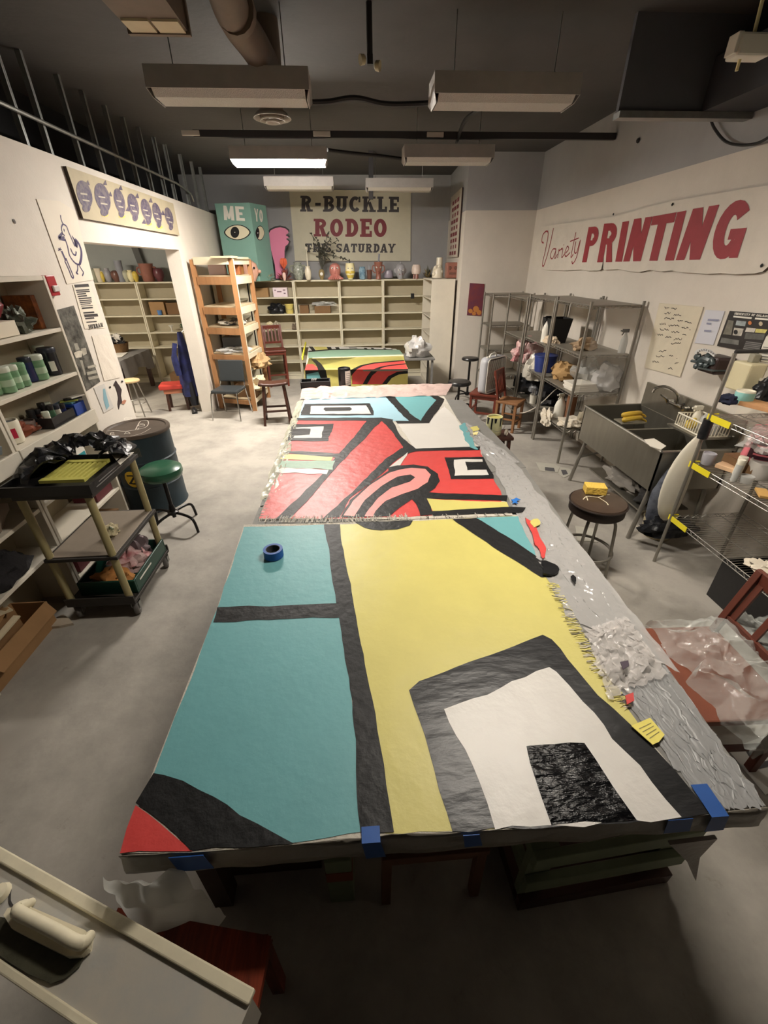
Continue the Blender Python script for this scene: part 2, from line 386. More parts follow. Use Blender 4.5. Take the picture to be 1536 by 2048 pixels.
CANV = M('raw_canvas', (188, 182, 170), .85, var=.12, vs=20, bump=.3, bs=80)
def wob(pts, k=.004, step=.05, seed=0):
    out = []; n = len(pts)
    for i in range(n):
        a, c = Vector(pts[i]), Vector(pts[(i+1) % n]); L = (c-a).length; m = max(1, int(L/step))
        d = (c-a).normalized() if L > 1e-6 else Vector((1, 0, 0)); pr = Vector((-d.y, d.x, 0))
        for j in range(m):
            p = a.lerp(c, j/m)
            if j: p = p+pr*k*nz((p.x*9+seed, p.y*9, seed*.7), 1)*2
            out.append(p)
    return out
_np = [0]
def paint(mb, pts, mat, lv, f=None, k=.005, zb=0):
    _np[0] += 1
    mb.poly(wob([Vector(p) for p in P_(pts, 0, f)], k, .05, lv)[:], mat)
    i = len(mb.v)
    dz = .0035+lv*.0007+zb+.00001*(_np[0] % 50)
    n = len(wob([Vector(p) for p in P_(pts, 0, f)], k, .05, lv))
    for j in range(i-n, i): mb.v[j].z = TZ+dz
# table: two tops end to end, legs, front edge wrapped in grey plastic
t = thing('work_table', 'long work table under the two painted canvases', 'table', (.3, 3, 0))
near = P_([(240, 1708), (1532, 1612), (1050, 935), (518, 1015)]); far = P_([(520, 1012), (1052, 934), (925, 800), (604, 792)])
for q in (near, far):
    b = MB(); b.prism([p-Vector((0, 0, .045)) for p in q], (0, 0, .045), m_tab); b.build('tabletop', t, bevel=.004)
m_leg = M('leg_dark_wood', (70, 52, 40), .7, var=.2, vs=8)
for q in (near, far):
    c = sum(q, Vector())/4
    for p in q:
        p = p.lerp(c, .12); MB().box((p.x-.035, p.y-.035, 0), (p.x+.035, p.y+.035, TZ-.045), m_leg).build('leg', t)
e0, e1 = Z(240, 1708, TZ), Z(1532, 1612, TZ)
b = MB()
def apron(u, v):
    p = e0.lerp(e1, u); n_ = nz((p.x*7, v*2, 3))*.012
    return Vector((p.x, p.y-.006+n_-.012*(1-v) , TZ-.085+.088*v + (nz((p.x*5, 9, 1))*.012 if v < .1 else 0)))
b.grid(apron, 70, 4, m_wrap)
b.build('edge_wrap', t, smooth=True, solid=.002, label='grey plastic wrapped over the near edge')
# near canvas
t1 = thing('painted_canvas', 'near painted canvas in teal, yellow and white with thick black lines', 'painting', Z(700, 1350, TZ))
b = MB()
out1 = [(240, 1707), (300, 1560), (435, 1215), (488, 1050), (660, 1046), (1048, 1030), (1075, 1075), (1095, 1130), (1112, 1165), (1150, 1238), (1200, 1330), (1250, 1412), (1290, 1470), (1420, 1630), (1270, 1644), (990, 1661), (780, 1670), (590, 1690), (380, 1706)]
b.prism(P_(out1, .0005), (0, 0, .0022), CANV)
paint(b, [(678, 1050), (1048, 1032), (1075, 1080), (1110, 1165), (1150, 1240), (1200, 1330), (1250, 1412), (1290, 1472), (1300, 1500), (1180, 1648), (770, 1668), (720, 1400)], YEL, 0)
paint(b, [(488, 1055), (668, 1050), (690, 1240), (712, 1450), (728, 1664), (585, 1687), (470, 1640), (308, 1550), (436, 1215)], TEAL, 1)
paint(b, [(648, 1050), (680, 1050), (684, 1090), (692, 1130), (706, 1200), (722, 1290), (745, 1400), (768, 1530), (788, 1666), (722, 1668), (712, 1480), (700, 1380), (688, 1300), (678, 1235), (665, 1165), (656, 1090)], BLK, 3)
paint(b, [(435, 1216), (560, 1213), (676, 1208), (690, 1236), (560, 1240), (427, 1246)], BLK, 3)
paint(b, [(710, 1045), (826, 1042), (820, 1052), (795, 1060), (760, 1062), (730, 1057)], BLK, 3)
paint(b, [(950, 1037), (1047, 1032), (1062, 1062), (1078, 1095), (1088, 1125), (1010, 1080)], TEAL, 1)
paint(b, [(1045, 1034), (1062, 1045), (1085, 1090), (1088, 1112), (1070, 1098), (1058, 1065)], RED, 2)
paint(b, [(905, 1040), (952, 1037), (1010, 1072), (1070, 1112), (1098, 1135), (1104, 1155), (1082, 1156), (985, 1095)], BLK, 3)
paint(b, [(818, 1382), (838, 1364), (960, 1318), (1085, 1271), (1103, 1280), (1135, 1320), (1195, 1392), (1290, 1478), (1420, 1628), (1350, 1640), (905, 1664), (893, 1625), (868, 1540), (838, 1440)], BLKG, 2)
paint(b, [(888, 1420), (1000, 1378), (1098, 1336), (1112, 1345), (1165, 1405), (1250, 1505), (1362, 1636), (1200, 1648), (990, 1661), (975, 1610), (930, 1500)], WHT, 3, k=.008)
paint(b, [(1052, 1494), (1110, 1490), (1168, 1488), (1190, 1520), (1225, 1575), (1272, 1642), (1102, 1652), (1080, 1590), (1060, 1530)], BLKD, 4)
paint(b, [(308, 1548), (330, 1552), (400, 1582), (480, 1632), (588, 1689), (480, 1697), (382, 1703), (330, 1650), (272, 1608)], BLK, 3, k=.008)
paint(b, [(272, 1612), (320, 1648), (386, 1704), (241, 1708)], RED, 2)
b.build('cloth', t1)
def fringe(pts, name, parent, mats, n=160, L=.06, z=TZ+.006, side=1, jit=.6, seed=3):
    rnd = random.Random(seed); b = MB(); W_ = [Z(*p, z) for p in pts]
    tot = sum((W_[i+1]-W_[i]).length for i in range(len(W_)-1))
    for k in range(n):
        s = rnd.random()*tot
        for i in range(len(W_)-1):
            l = (W_[i+1]-W_[i]).length
            if s <= l: break
            s -= l
        d = (W_[i+1]-W_[i]).normalized(); p = W_[i]+d*s; o = Vector((d.y, -d.x, 0))*side
        q = p+(o+d*(rnd.random()-.5)*jit)*L*(.4+rnd.random()*.8); q.z = z+rnd.uniform(-.002, .004)
        p = p-o*.008; mid = p.lerp(q, .5)+d*rnd.uniform(-.008, .008)
        b.strip([p, mid, q], rnd.uniform(.002, .005), (0, 0, 1), rnd.choice(mats))
    return b.build(name, parent)
fringe([(1112, 1165), (1150, 1238), (1200, 1330), (1262, 1415)], 'fringe', t1, [YEL, CANV, YEL, M('thread_dark', (90, 86, 74), .8)], 170, .05)
# far canvas
t2 = thing('painted_canvas', 'far painted canvas of red, blue and white shapes with a pink tongue', 'painting', Z(760, 900, TZ))
c8 = cr(480, 740, 2.477)
ZB = .004
b = MB()
b.prism(P_([(92, 742), (325, 130), (700, 106), (1010, 128), (1075, 240), (1190, 392), (1230, 520), (1295, 620), (1345, 700), (1350, 722), (840, 740)], .0042, c8), (0, 0, .0025), CANV)
pf = lambda pts, m, lv, k=.006: paint(b, pts, m, lv, c8, k, ZB)
pf([(95, 740), (290, 246), (700, 248), (870, 395), (1190, 395), (1215, 500), (1255, 545), (1295, 620), (1290, 700), (840, 733), (420, 742)], RED, 0)
pf([(330, 125), (690, 108), (690, 118), (335, 140)], YEL, 1)
pf([(330, 140), (700, 112), (760, 160), (860, 262), (740, 257), (288, 246)], LBL, 1)
pf([(735, 112), (892, 108), (975, 152), (900, 255), (865, 258)], TEAL, 2)
pf([(930, 262), (1012, 182), (1070, 240), (1150, 388), (868, 394), (775, 265)], WHT, 1)
pf([(320, 172), (500, 170), (642, 168), (658, 200), (662, 228), (480, 230), (300, 228)], BLK, 2)
pf([(352, 182), (625, 179), (650, 221), (347, 222)], WHT, 3)
pf([(413, 198), (420, 190), (545, 188), (556, 198), (545, 206), (424, 208)], BLK, 4, .001)
pf([(284, 241), (700, 240), (760, 250), (750, 262), (680, 256), (280, 254)], BLK, 3)
pf([(330, 136), (500, 122), (690, 106), (700, 116), (500, 134), (325, 148)], BLK, 3, .003)
pf([(690, 108), (740, 108), (800, 175), (850, 225), (900, 260), (845, 264), (780, 200), (730, 145)], BLK, 3)
pf([(890, 100), (935, 104), (1012, 148), (1000, 175), (940, 262), (893, 262), (920, 215), (972, 152), (930, 125)], BLK, 3)
pf([(770, 256), (940, 258), (938, 268), (780, 270)], BLK, 3, .002)
pf([(628, 256), (705, 250), (640, 320), (560, 400), (440, 530), (330, 660), (250, 741), (178, 743), (300, 630), (400, 530), (490, 420), (570, 330)], BLK, 3)
pf([(700, 252), (755, 252), (795, 330), (870, 394), (870, 408), (800, 425), (808, 385), (750, 305)], BLK, 3)
pf([(800, 392), (870, 402), (790, 440), (720, 505), (640, 570), (545, 640), (495, 735), (408, 744), (500, 660), (600, 565), (715, 450)], BLK, 3)
pf([(820, 396), (1000, 390), (1190, 383), (1186, 402), (1000, 403), (840, 410)], BLK, 3)
pf([(738, 488), (832, 412), (826, 430), (792, 480)], WHT, 4, .002)
pf([(735, 488), (780, 478), (860, 474), (930, 484), (980, 520), (990, 556), (966, 592), (910, 624), (850, 648), (790, 688), (742, 730), (560, 738), (500, 735), (545, 650), (640, 570), (735, 505)], BLK, 4)
pf([(512, 728), (560, 655), (640, 580), (740, 515), (790, 500), (850, 491), (918, 496), (945, 525), (930, 562), (880, 595), (800, 622), (722, 655), (672, 705), (658, 732)], PNK, 5, .003)
pf([(565, 735), (620, 650), (700, 582), (780, 535), (845, 524), (868, 538), (842, 560), (750, 590), (685, 640), (640, 695), (615, 735)], BLK, 6, .003)
pf([(842, 632), (910, 622), (935, 665), (962, 722), (893, 728), (872, 668)], BLK, 5)
pf([(900, 612), (1100, 619), (1325, 627), (1320, 655), (1100, 648), (915, 642)], BLK, 4)
pf([(925, 642), (1100, 653), (1320, 660), (1332, 686), (1150, 696), (955, 706)], YEL, 3)
pf([(945, 706), (1150, 694), (1340, 684), (1415, 688), (1400, 712), (1200, 718), (955, 728)], BLK, 5)
pf([(1013, 438), (1205, 436), (1256, 528), (1256, 543), (1044, 546)], BLK, 3)
pf([(1060, 450), (1200, 448), (1232, 525), (1062, 530)], WHT, 4)
pf([(1115, 460), (1210, 460), (1230, 500), (1126, 503)], BLK, 5)
pf([(262, 275), (465, 270), (455, 310), (438, 356), (228, 358)], BLKG, 3, .012)
pf([(278, 290), (415, 284), (404, 342), (264, 342)], WHT, 4)
pf([(255, 294), (350, 296), (345, 326), (255, 330)], BLKG, 5)
pf([(225, 405), (500, 418), (490, 440), (460, 438), (215, 418)], BLKG, 3, .012)
pf([(212, 420), (460, 436), (452, 456), (198, 446)], YEL, 4)
pf([(200, 458), (472, 455), (460, 500), (188, 488)], SAGE, 4, .012)
pf([(185, 488), (440, 500), (430, 522), (178, 512)], WHT, 3, .012)
b.build('cloth', t2)
fringe([(515, 1042), (600, 1044), (690, 1042), (820, 1038)], 'fringe', t2, [CANV, CANV, M('thread_grey', (150, 148, 142), .8)], 190, .07, TZ+.010, -1)
fringe([(820, 1038), (940, 1034), (1020, 1029)], 'fringe', t2, [BLK, CANV, CANV], 60, .04, TZ+.010, -1)
fringe([(602, 798), (575, 880), (515, 1038)], 'fringe', t2, [CANV, M('thread_grey'), SAGE], 150, .045, TZ+.008, -1)
# ------------------------------------------------------------------ shelving along the back wall
m_shelf = M('shelf_cream', (216, 208, 184), .55, var=.03, vs=4, bump=.05, bs=30)
m_shelfw = M('shelf_white', (214, 206, 190), .6, var=.05, vs=4, bump=.05)
m_shelf_in = M('shelf_back', (172, 162, 138), .65, var=.05, vs=3)
YS, SH = 9.78, 1.935
def shelf_unit(label, w, d, h, zs, loc, rz, group=None, base=.07, name='bookshelf', th=.025, m=None, mi=None):
    """front faces local -Y; origin at the front left foot"""
    m = m or m_shelf; mi = mi or m_shelf_in
    t = thing(name, label, 'shelf', loc, rz, group)
    for x in (0, w-th): MB().box((x, 0, 0), (x+th, d, h), m).build('side_panel', t, local=True, bevel=.002)
    MB().box((th, d-.012, 0), (w-th, d-.002, h), mi).build('back_panel', t, local=True)
    MB().box((th, .002, h-th), (w-th, d-.012, h), m).build('top', t, local=True)
    for z in zs: MB().box((th, .004, z-th), (w-th, d-.012, z), m).build('shelf', t, local=True, bevel=.002)
    if base: MB().box((th, .015, 0), (w-th, .03, base), m).build('plinth', t, local=True)
    return t
zs_b = [YP(630, y, YS).z+.012 for y in (595, 628.5, 661, 693, 724)]+[.1]
xb = [YP(x, 559.4, YS).x for x in (585.8, 677.6, 766)]; xb = [xb[0]-.9]+xb+[xb[2]+.92]
for i, lb in enumerate(['cream bookshelf unit at the left end of the back wall run, half hidden by stools', 'cream bookshelf unit holding a plastic covered crate, second from left', 'empty cream bookshelf unit under the right half of the lettered sign', 'cream bookshelf unit next to the side-on unit in the back right corner']):
    shelf_unit(lb, xb[i+1]-xb[i]-.004, .3, SH, zs_b, (xb[i], YS, 0), 0)
YR = 8.7; x_r, x_q = YP(864, 561, YR).x, YP(911, 561, YR).x
shelf_unit('cream bookshelf unit standing side-on in the back right corner', 1.07, x_q-x_r, SH+.02, zs_b, (x_r, 9.775, 0), R(-90), m=m_shelfw)
shelf_unit('cream bookshelf unit side-on in the back left corner behind the timber rack', 1.13, .36, SH, zs_b, (xb[0]-.02, 8.63, 0), R(90))
# shelving in the side room
xs = YP(269.5, 562, YS).x
zs_s = [YP(240, y, YS).z for y in (598, 632, 666, 696)]+[.1]
shelf_unit('cream bookshelf unit in the side room, right one seen through the doorway', .9, .3, SH, zs_s, (xs+.003, YS, 0), 0)
shelf_unit('cream bookshelf unit in the side room, left one behind the covered table', .9, .3, SH, zs_s, (xs-.903, YS, 0), 0)
# ------------------------------------------------------------------ lettered sign
m_board = M('sign_board', (206, 200, 178), .7, var=.06, vs=3, bump=.05)
m_char = M('sign_charcoal', (66, 62, 64), .6, var=.12, vs=20); m_mar = M('sign_maroon', (126, 52, 60), .6, var=.1, vs=20)
ys = YB-.035
t = thing('sign', 'cream sign board lettered R-BUCKLE RODEO THIS SATURDAY', 'sign', YP(705, 455, ys))
MB().prism([YP(*p, ys) for p in ((590, 522), (821, 522), (822, 380), (578, 380))], (0, .03, 0), m_board).build('board', t, bevel=.003)
c4 = cr(380, 380, 2.648)
for st, q, m, nm in (('R-BUCKLE', ((583, 114), (1108, 118), (1108, 36), (585, 30)), m_char, 'lettering'), ('RODEO', ((655, 246), (1045, 250), (1045, 152), (655, 152)), m_mar, 'lettering'), ('THIS SATURDAY', ((612, 329), (1085, 332), (1088, 285), (612, 283)), m_char, 'lettering')):
    b = MB(); text(b, st, [YP(*c4(*p), ys-.002) for p in q], m, t=.27); b.build(nm, t, label=('maroon' if m is m_mar else 'charcoal')+' slab lettering reading '+st)
# hanging sign on the jog's side
m_pst = M('old_poster', (196, 186, 172), .7, var=.08, vs=6)
t = thing('hanging_sign', 'narrow framed sign with faded red lettering on the side of the jog wall', 'sign', (JX, 9.4, 2.6))
ya, yb2 = 8.75, 10.0; za, zb2 = 2.3, 3.3
fr = [(jx_at(ya)-.03, ya, za), (jx_at(yb2)-.03, yb2, za), (jx_at(yb2)-.03, yb2, zb2), (jx_at(ya)-.03, ya, zb2)]
MB().prism([Vector(p) for p in fr], (.02, 0, 0), m_pst, M('frame_dark', (60, 40, 36), .6)).build('panel', t)
b = MB()
for i in range(9):
    z = zb2-.16-i*.1; ws = (.9, 1.0, .6, .95, .7, 1.0, .8, .5, .9)[i]
    for k in range(3): 
        u0, u1 = .18+k*.23, .18+k*.23+.19*ws; y_a, y_b = ya+(yb2-ya)*u0, ya+(yb2-ya)*u1
        b.poly([(jx_at(y_a)-.032, y_a, z), (jx_at(y_b)-.032, y_b, z), (jx_at(y_b)-.032, y_b, z+.06), (jx_at(y_a)-.032, y_a, z+.06)], m_mar)
b.build('lettering', t)
# ------------------------------------------------------------------ turquoise eye box and pink foot
m_turq = M('eye_box_turquoise', (124, 164, 152), .6, var=.05, vs=4); m_ivory = M('ivory_paint', (222, 214, 186), .6); m_blk = M('matt_black', (24, 24, 26), .55)
m_wht = M('chalk_white', (226, 222, 212), .6)
c5 = cr(430, 390, 5.689)
yf = 9.5
A, Bq, Cq, D = YP(437, 407, yf), YP(503, 410, yf-.12), YP(515, 562, yf-.12), YP(455, 562, yf)
A.z = Bq.z = 3.0; A.x = D.x = -2.38; Bq.x = Cq.x = YP(509, 480, yf-.12).x; D.z = Cq.z = SH+.003
A.y = D.y = yf; Bq.y = Cq.y = yf-.12
E_ = Bq+Vector((.21, .46, 0)); G_ = A+Vector((.2, .40, 0))
A.z = YP(470, 407, yf).z; Bq.z = E_.z = G_.z = A.z
t = thing('painted_box', 'tall turquoise box painted with eyes and the words ME and YO', 'box', (D.x, D.y, D.z))
b = MB(); up_ = Vector((0, 0, A.z-D.z)); b.prism([D, Cq, Vector((E_.x, E_.y, D.z)), Vector((G_.x, G_.y, D.z))], up_, m_turq); b.build('body', t, bevel=.006)
def onface(p0, p1, px, off=.004):     # photo pixel dropped on the upright face through p0, p1
    n = (p1-p0).cross(Vector((0, 0, 1))).normalized(); d = _ray(*px); k = ((p0-CAM).dot(n))/d.dot(n); q = CAM+d*k
    return q + n*(off if n.dot(CAM-q) > 0 else -off)
f1 = lambda x, y, o=.004: onface(D, Cq, c5(x, y), o)
E0 = Vector((E_.x, E_.y, Cq.z)); f2 = lambda x, y, o=.004: onface(Cq, E0, c5(x, y), o)
for ch, q in (('M', (f1(105, 285), f1(222, 290), f1(208, 127), f1(95, 120))), ('E', (f1(245, 291), f1(345, 295), f1(330, 133), f1(228, 128)))):
    b = MB(); text(b, ch, q, m_wht, slab=False, t=.3); b.build('letter', t, label='white painted letter '+ch)
for ch, q in (('Y', (f2(455, 300), f2(496, 305), f2(488, 160), f2(442, 150))), ('O', (f2(506, 307), f2(548, 312), f2(540, 172), f2(497, 162)))):
    b = MB(); text(b, ch, q, m_wht, slab=False, t=.3); b.build('letter', t, label='white painted letter '+ch+' on the shaded face')
def eye(f, cx, cy, rx, ry, ix, irx, iry):
    b = MB()
    lens = lambda k, o: [f(cx+rx*k*math.cos(R(a)), cy-(ry*k)*math.copysign(abs(math.sin(R(a)))**1.3, math.sin(R(a))), o) for a in range(0, 360, 15)]
    b.poly(lens(1.08, .004), m_blk); b.poly(lens(.97, .006), m_ivory)
    b.poly([f(ix+irx*math.cos(R(a)), cy+iry*math.sin(R(a)), .008) for a in range(0, 360, 20)], m_blk)
    b.poly([f(ix+6*math.cos(R(a)), cy+6*math.sin(R(a)), .010) for a in range(0, 360, 40)], m_wht)
    return b
eye(f1, 255, 425, 142, 82, 228, 50, 64).build('eye', t); eye(f2, 510, 432, 48, 78, 482, 20, 60).build('eye', t, label='eye on the shaded face')
foot = [(690, 955), (675, 800), (640, 680), (612, 580), (597, 500), (592, 420), (620, 372), (680, 342), (740, 333), (800, 346), (838, 375), (846, 398), (812, 428), (842, 448), (850, 465), (818, 472), (856, 510), (845, 545), (815, 578), (798, 640), (795, 760), (800, 955)]
t = thing('foot_cutout', 'pink foot-shaped plywood cutout outlined in black, standing on the shelf', 'cutout', YP(*c5(745, 955), 9.92))
pf_ = [YP(*c5(*p), 9.92) for p in foot]
dz = SH+.002-min(p.z for p in pf_)
for p in pf_: p.z += dz
cen = sum(pf_, Vector())/len(pf_)
MB().prism(pf_, (0, .02, 0), m_blk).build('board', t)
inn = [cen+(p-cen)*.9 for p in pf_]
b = MB(); b.poly([p+Vector((0, -.003, 0)) for p in [q+((cen-q).normalized()*.028) for q in pf_]], M('foot_pink', (204, 116, 148), .55, var=.04)); b.build('painted_face', t, label='pink painted face')
# ------------------------------------------------------------------ ornaments on top of the back shelves
c6 = cr(670, 470, 5.297)
PAL = dict(grey_sage=(150, 152, 132), pale_sage=(182, 180, 156), rust=(150, 70, 52), plum=(104, 58, 62), orange=(220, 104, 74), blush=(228, 190, 178), bone=(224, 214, 192), ochre=(150, 132, 92), salmon=(190, 122, 112), cream=(234, 224, 178), yolk=(216, 190, 84), brown=(110, 76, 66), smoke=(140, 142, 150), terracotta=(146, 96, 82), lilac_grey=(150, 142, 154), ash=(158, 156, 160), rose=(196, 146, 138), pale_pink=(226, 206, 194), skin_pink=(222, 172, 150))
def gl(nm, c=(200, 200, 200), **k): return M('glaze_'+nm, PAL.get(nm, c), .3, var=.1, vs=14, **k)
UPX = .0092
def pot(x, w, h, prof, mat, label, name='ornament', y=9.93, cat='ornament', base=SH+.003, extra=None, group=None):
    p = YP(x, 557, y); s = w*UPX/2; H = h*UPX
    t = thing(name, label, cat, (p.x, y, base), group=group)
    MB().lathe([(r*s, z*H) for r, z in prof], (0, 0, 0), mat, 18).build('body', t, local=True, smooth=True)
    if extra: extra(t, s, H)
    return t
VASE = [(.5, 0), (.75, .1), (1, .4), (.95, .7), (.6, .9), (.7, 1), (.62, 1), (.5, .92)]
HEAD = [(.55, 0), (.6, .12), (.95, .4), (1, .65), (.8, .9), (.4, 1)]
CUP = [(.7, 0), (.8, .05), (.95, .95), (1, 1), (.9, 1), (.8, .15)]
def face(mat, r=.9, zz=.65, pupils=True):
    def f(t, s, H):
        for sx in (-.4, .4):
            b = MB().lathe([(.05*s, -.13*s), (.2*s, -.05*s), (.2*s, .06*s), (.05*s, .13*s)], (sx*s, -s*r*.86, H*zz), m_wht, 10, ax=(0, -1, .1)); e = b.build('eye', t, local=True, smooth=True)
            MB().lathe([(.02*s, 0), (.09*s, .02*s), (.02*s, .05*s)], (sx*s, -s*r*.86-.12*s, H*zz), m_blk, 8, ax=(0, -1, .1)).build('pupil', e, local=True)
        MB().lathe([(.02*s, 0), (.14*s, .03*s), (.1*s, .25*s), (.02*s, .3*s)], (0, -s*r*.9, H*(zz-.2)), mat, 10, ax=(0, -1, -.2)).build('nose', t, local=True, smooth=True)
        MB().tube([(-.4*s, -s*r*.86, H*(zz-.27)), (0, -s*r*1.0, H*(zz-.34)), (.4*s, -s*r*.86, H*(zz-.27))], .05*s, M('lip', (150, 70, 66), .5), 6).build('mouth', t, local=True)
    return f
def arms(mat):
    def f(t, s, H):
        for sg in (-1, 1): MB().tube(smooth_path([(sg*.7*s, 0, H*.35), (sg*1.35*s, 0, H*.5), (sg*1.3*s, 0, H*.75), (sg*.75*s, 0, H*.8)]), .12*s, mat, 8).build('handle', t, local=True, smooth=True)
    return f
# spiky, flower and branch pieces
def leafy(x, y, n, size, mats, label, name, cat, stem=None, seed=1, pos=None, squash=1, group=None, leafname='leaf_cluster', spread=1.0):
    rnd = random.Random(seed); p = pos or YP(x, 557, y); p = Vector(p)
    t = thing(name, label, cat, p)
    b = MB()
    for i in range(n):
        th = rnd.random()*2*PI; ph = rnd.uniform(.1, 1.3); L = size*rnd.uniform(.6, 1)
        d = Vector((math.cos(th)*math.cos(ph)*spread, math.sin(th)*math.cos(ph)*spread, math.sin(ph)*squash))
        sd = d.cross(Vector((0, 0, 1))).normalized()*L*.16; mid = d*L*.55
        nrm = sd.cross(d).normalized()*L*.05
        b.add([d*L*.1, mid-sd+nrm, d*L, mid+sd+nrm, mid-nrm], [(0, 1, 4), (1, 2, 4), (0, 4, 3), (4, 2, 3)], rnd.choice(mats))
    b.build(leafname, t, local=True)
    return t
p = YP(*c5(605, 955), 9.75); p.z = SH+.003
leafy(0, 0, 46, .19, [gl('grey_sage', (150, 152, 132)), gl('pale_sage', (182, 180, 156))], 'grey-green spiky ceramic succulent beside the pink foot', 'succulent_sculpture', 'ornament', seed=4, pos=p)
p = YP(*c5(800, 955), 9.75); p.z = SH+.003
t = leafy(0, 0, 40, .2, [gl('rust', (150, 70, 52)), gl('plum', (104, 58, 62))], 'rust and plum ceramic flower with an orange bloom on the shelf', 'flower_sculpture', 'ornament', seed=9, pos=p, squash=1.3)
b = MB()
for k in range(7):
    a = 2*PI*k/7; b.tube(smooth_path([(0, 0, .2), (.05*math.cos(a), .05*math.sin(a), .29), (.035*math.cos(a), .035*math.sin(a), .38)], 3), [.012]*3+[.022]*3+[.006], gl('orange', (220, 104, 74)), 6)
b.tube([(0, 0, 0), (.01, 0, .22)], .014, gl('plum'), 6); b.build('bloom', t, local=True, smooth=True, label='orange bloom')
t = pot(569, 8, 15, HEAD, gl('blush', (228, 190, 178)), 'tiny blush and white figurine in front of the rust flower', 'figurine', 9.62)
pot(598, 25, 34, VASE, M('lace_glass', (176, 180, 168), .15, var=.2, vs=30, c2=(110, 116, 106)), 'grey-green lace patterned vase left of the white head jar', 'vase', extra=arms(gl('grey_sage')))
pot(617, 14, 26, VASE, gl('bone', (224, 214, 192)), 'small bone-white head jar beside the lace vase', 'jar', 9.72)
pot(617.5, 7, 62, [(1, 0), (.9, .02), (.45, .06), (.4, .9), (.9, .93), (.9, 1)], gl('bone'), 'slim white candlestick rising behind the small bone-white jar', 'candlestick', 10.05)
t = pot(644, 13, 20, HEAD, gl('ochre', (150, 132, 92)), 'round ochre pot with an eye holding a dark leafy branch', 'plant_pot', 9.9, extra=lambda t, s, H: (MB().lathe([(.02, 0), (.03, .01), (.01, .018)], (0, -s*.95, H*.55), m_wht, 12, ax=(0, -1, 0)).build('eye', t, local=True)))
rnd = random.Random(5); stem = MB(); lf = MB(); m_lf = M('dry_leaf', (62, 60, 50), .7, var=.3, vs=20)
p0 = YP(644, 540, 9.9)
for tip in ((622, 468), (655, 466), (628, 488), (650, 490), (668, 505), (690, 518), (640, 505), (676, 480), (700, 522), (612, 492), (634, 478), (660, 520), (662, 478)):
    e = YP(*tip, 9.9+rnd.uniform(-.08, .08)); m1 = YP(646+rnd.uniform(-6, 6), 505+rnd.uniform(-8, 8), 9.9)
    pts = smooth_path([p0, m1, e], 4); stem.tube(pts, .005, m_lf, 5)
    for q in pts[3:]:
        for _ in range(3):
            d = Vector((rnd.uniform(-1, 1), rnd.uniform(-1, 1), rnd.uniform(-1, 1))).normalized()*rnd.uniform(.03, .07); s2 = d.cross(Vector((.3, 1, .2))).normalized()*.014
            lf.add([q, q+d*.5+s2, q+d, q+d*.5-s2], [(0, 1, 2, 3)], m_lf)
stem.build('branches', t); lf.build('leaves', t)
def octo(t, s, H):
    face(gl('salmon', (198, 108, 98)), .9, .7)(t, s, H)
    for k in range(9):
        a = R(200+k*17.5); MB().tube(smooth_path([(.5*s*math.cos(a), .5*s*math.sin(a), .3*H), (1.1*s*math.cos(a), .9*s*math.sin(a), .1*H), (1.35*s*math.cos(a+.15), 1.1*s*math.sin(a+.15), .06*H)]), .15*s, gl('salmon'), 7).build('tentacle', t, local=True, smooth=True)
pot(671, 25, 31, HEAD, gl('salmon'), 'salmon-pink octopus face mug spreading tentacles', 'octopus_mug', 9.8, extra=octo)
def yface(t, s, H):
    face(gl('cream', (234, 224, 178)), .95, .68)(t, s, H)
    MB().lathe([(.62*s, .1*H), (.98*s, .4*H), (1.03*s, .5*H), (1.0*s, .52*H)], (0, 0, 0), gl('yolk', (216, 190, 84)), 18, cap=False).build('glaze_band', t, local=True, smooth=True, label='yellow glaze band')
pot(701, 21, 31, [(.5, 0), (.55, .1), (.95, .35), (1, .7), (.85, .96), (.9, 1), (.8, 1), (.75, .9)], gl('cream'), 'cream face vase with a yellow lower half', 'face_vase', 9.78, extra=yface)
pot(725, 15, 24, [(.8, 0), (.95, .1), (1, .7), (.85, .9), (.9, 1), (.8, 1), (.8, .85)], M('glass_blue', (150, 176, 190), .12, var=.25, vs=12, c2=(70, 110, 140)), 'blue and white glazed jar next to the cream face vase', 'jar', 9.8)
pot(739, 12, 18, CUP, gl('brown', (110, 76, 66)), 'plain brown tumbler holding a grey nozzle', 'tumbler', 9.8, extra=lambda t, s, H: MB().lathe([(.3*s, 0), (.34*s, .5*H), (.15*s, .7*H), (.2*s, .75*H)], (0, 0, .75*H), gl('smoke', (140, 142, 150)), 10).build('nozzle', t, local=True, smooth=True))
def troph(t, s, H):
    arms(gl('terracotta', (146, 96, 82)))(t, s, H); MB().tube([(0, 0, .8*H), (.02, 0, 1.45*H)], .018, gl('smoke'), 7).build('stick', t, local=True)
    face(gl('terracotta'), .8, .7)(t, s, H)
pot(757, 19, 33, [(.7, 0), (.6, .1), (.55, .3), (.9, .75), (1, 1), (.9, 1), (.8, .8)], gl('terracotta'), 'terracotta trophy vase with two handles and a stick in it', 'trophy_vase', 9.8, extra=troph)
pot(777, 22, 18, [(.2, 0), (.9, .1), (1, .5), (.8, .9), (.3, 1)], gl('lilac_grey', (150, 142, 154)), 'low lilac-grey domed lump between the trophy vase and grey elephant jar', 'dome', 9.95)
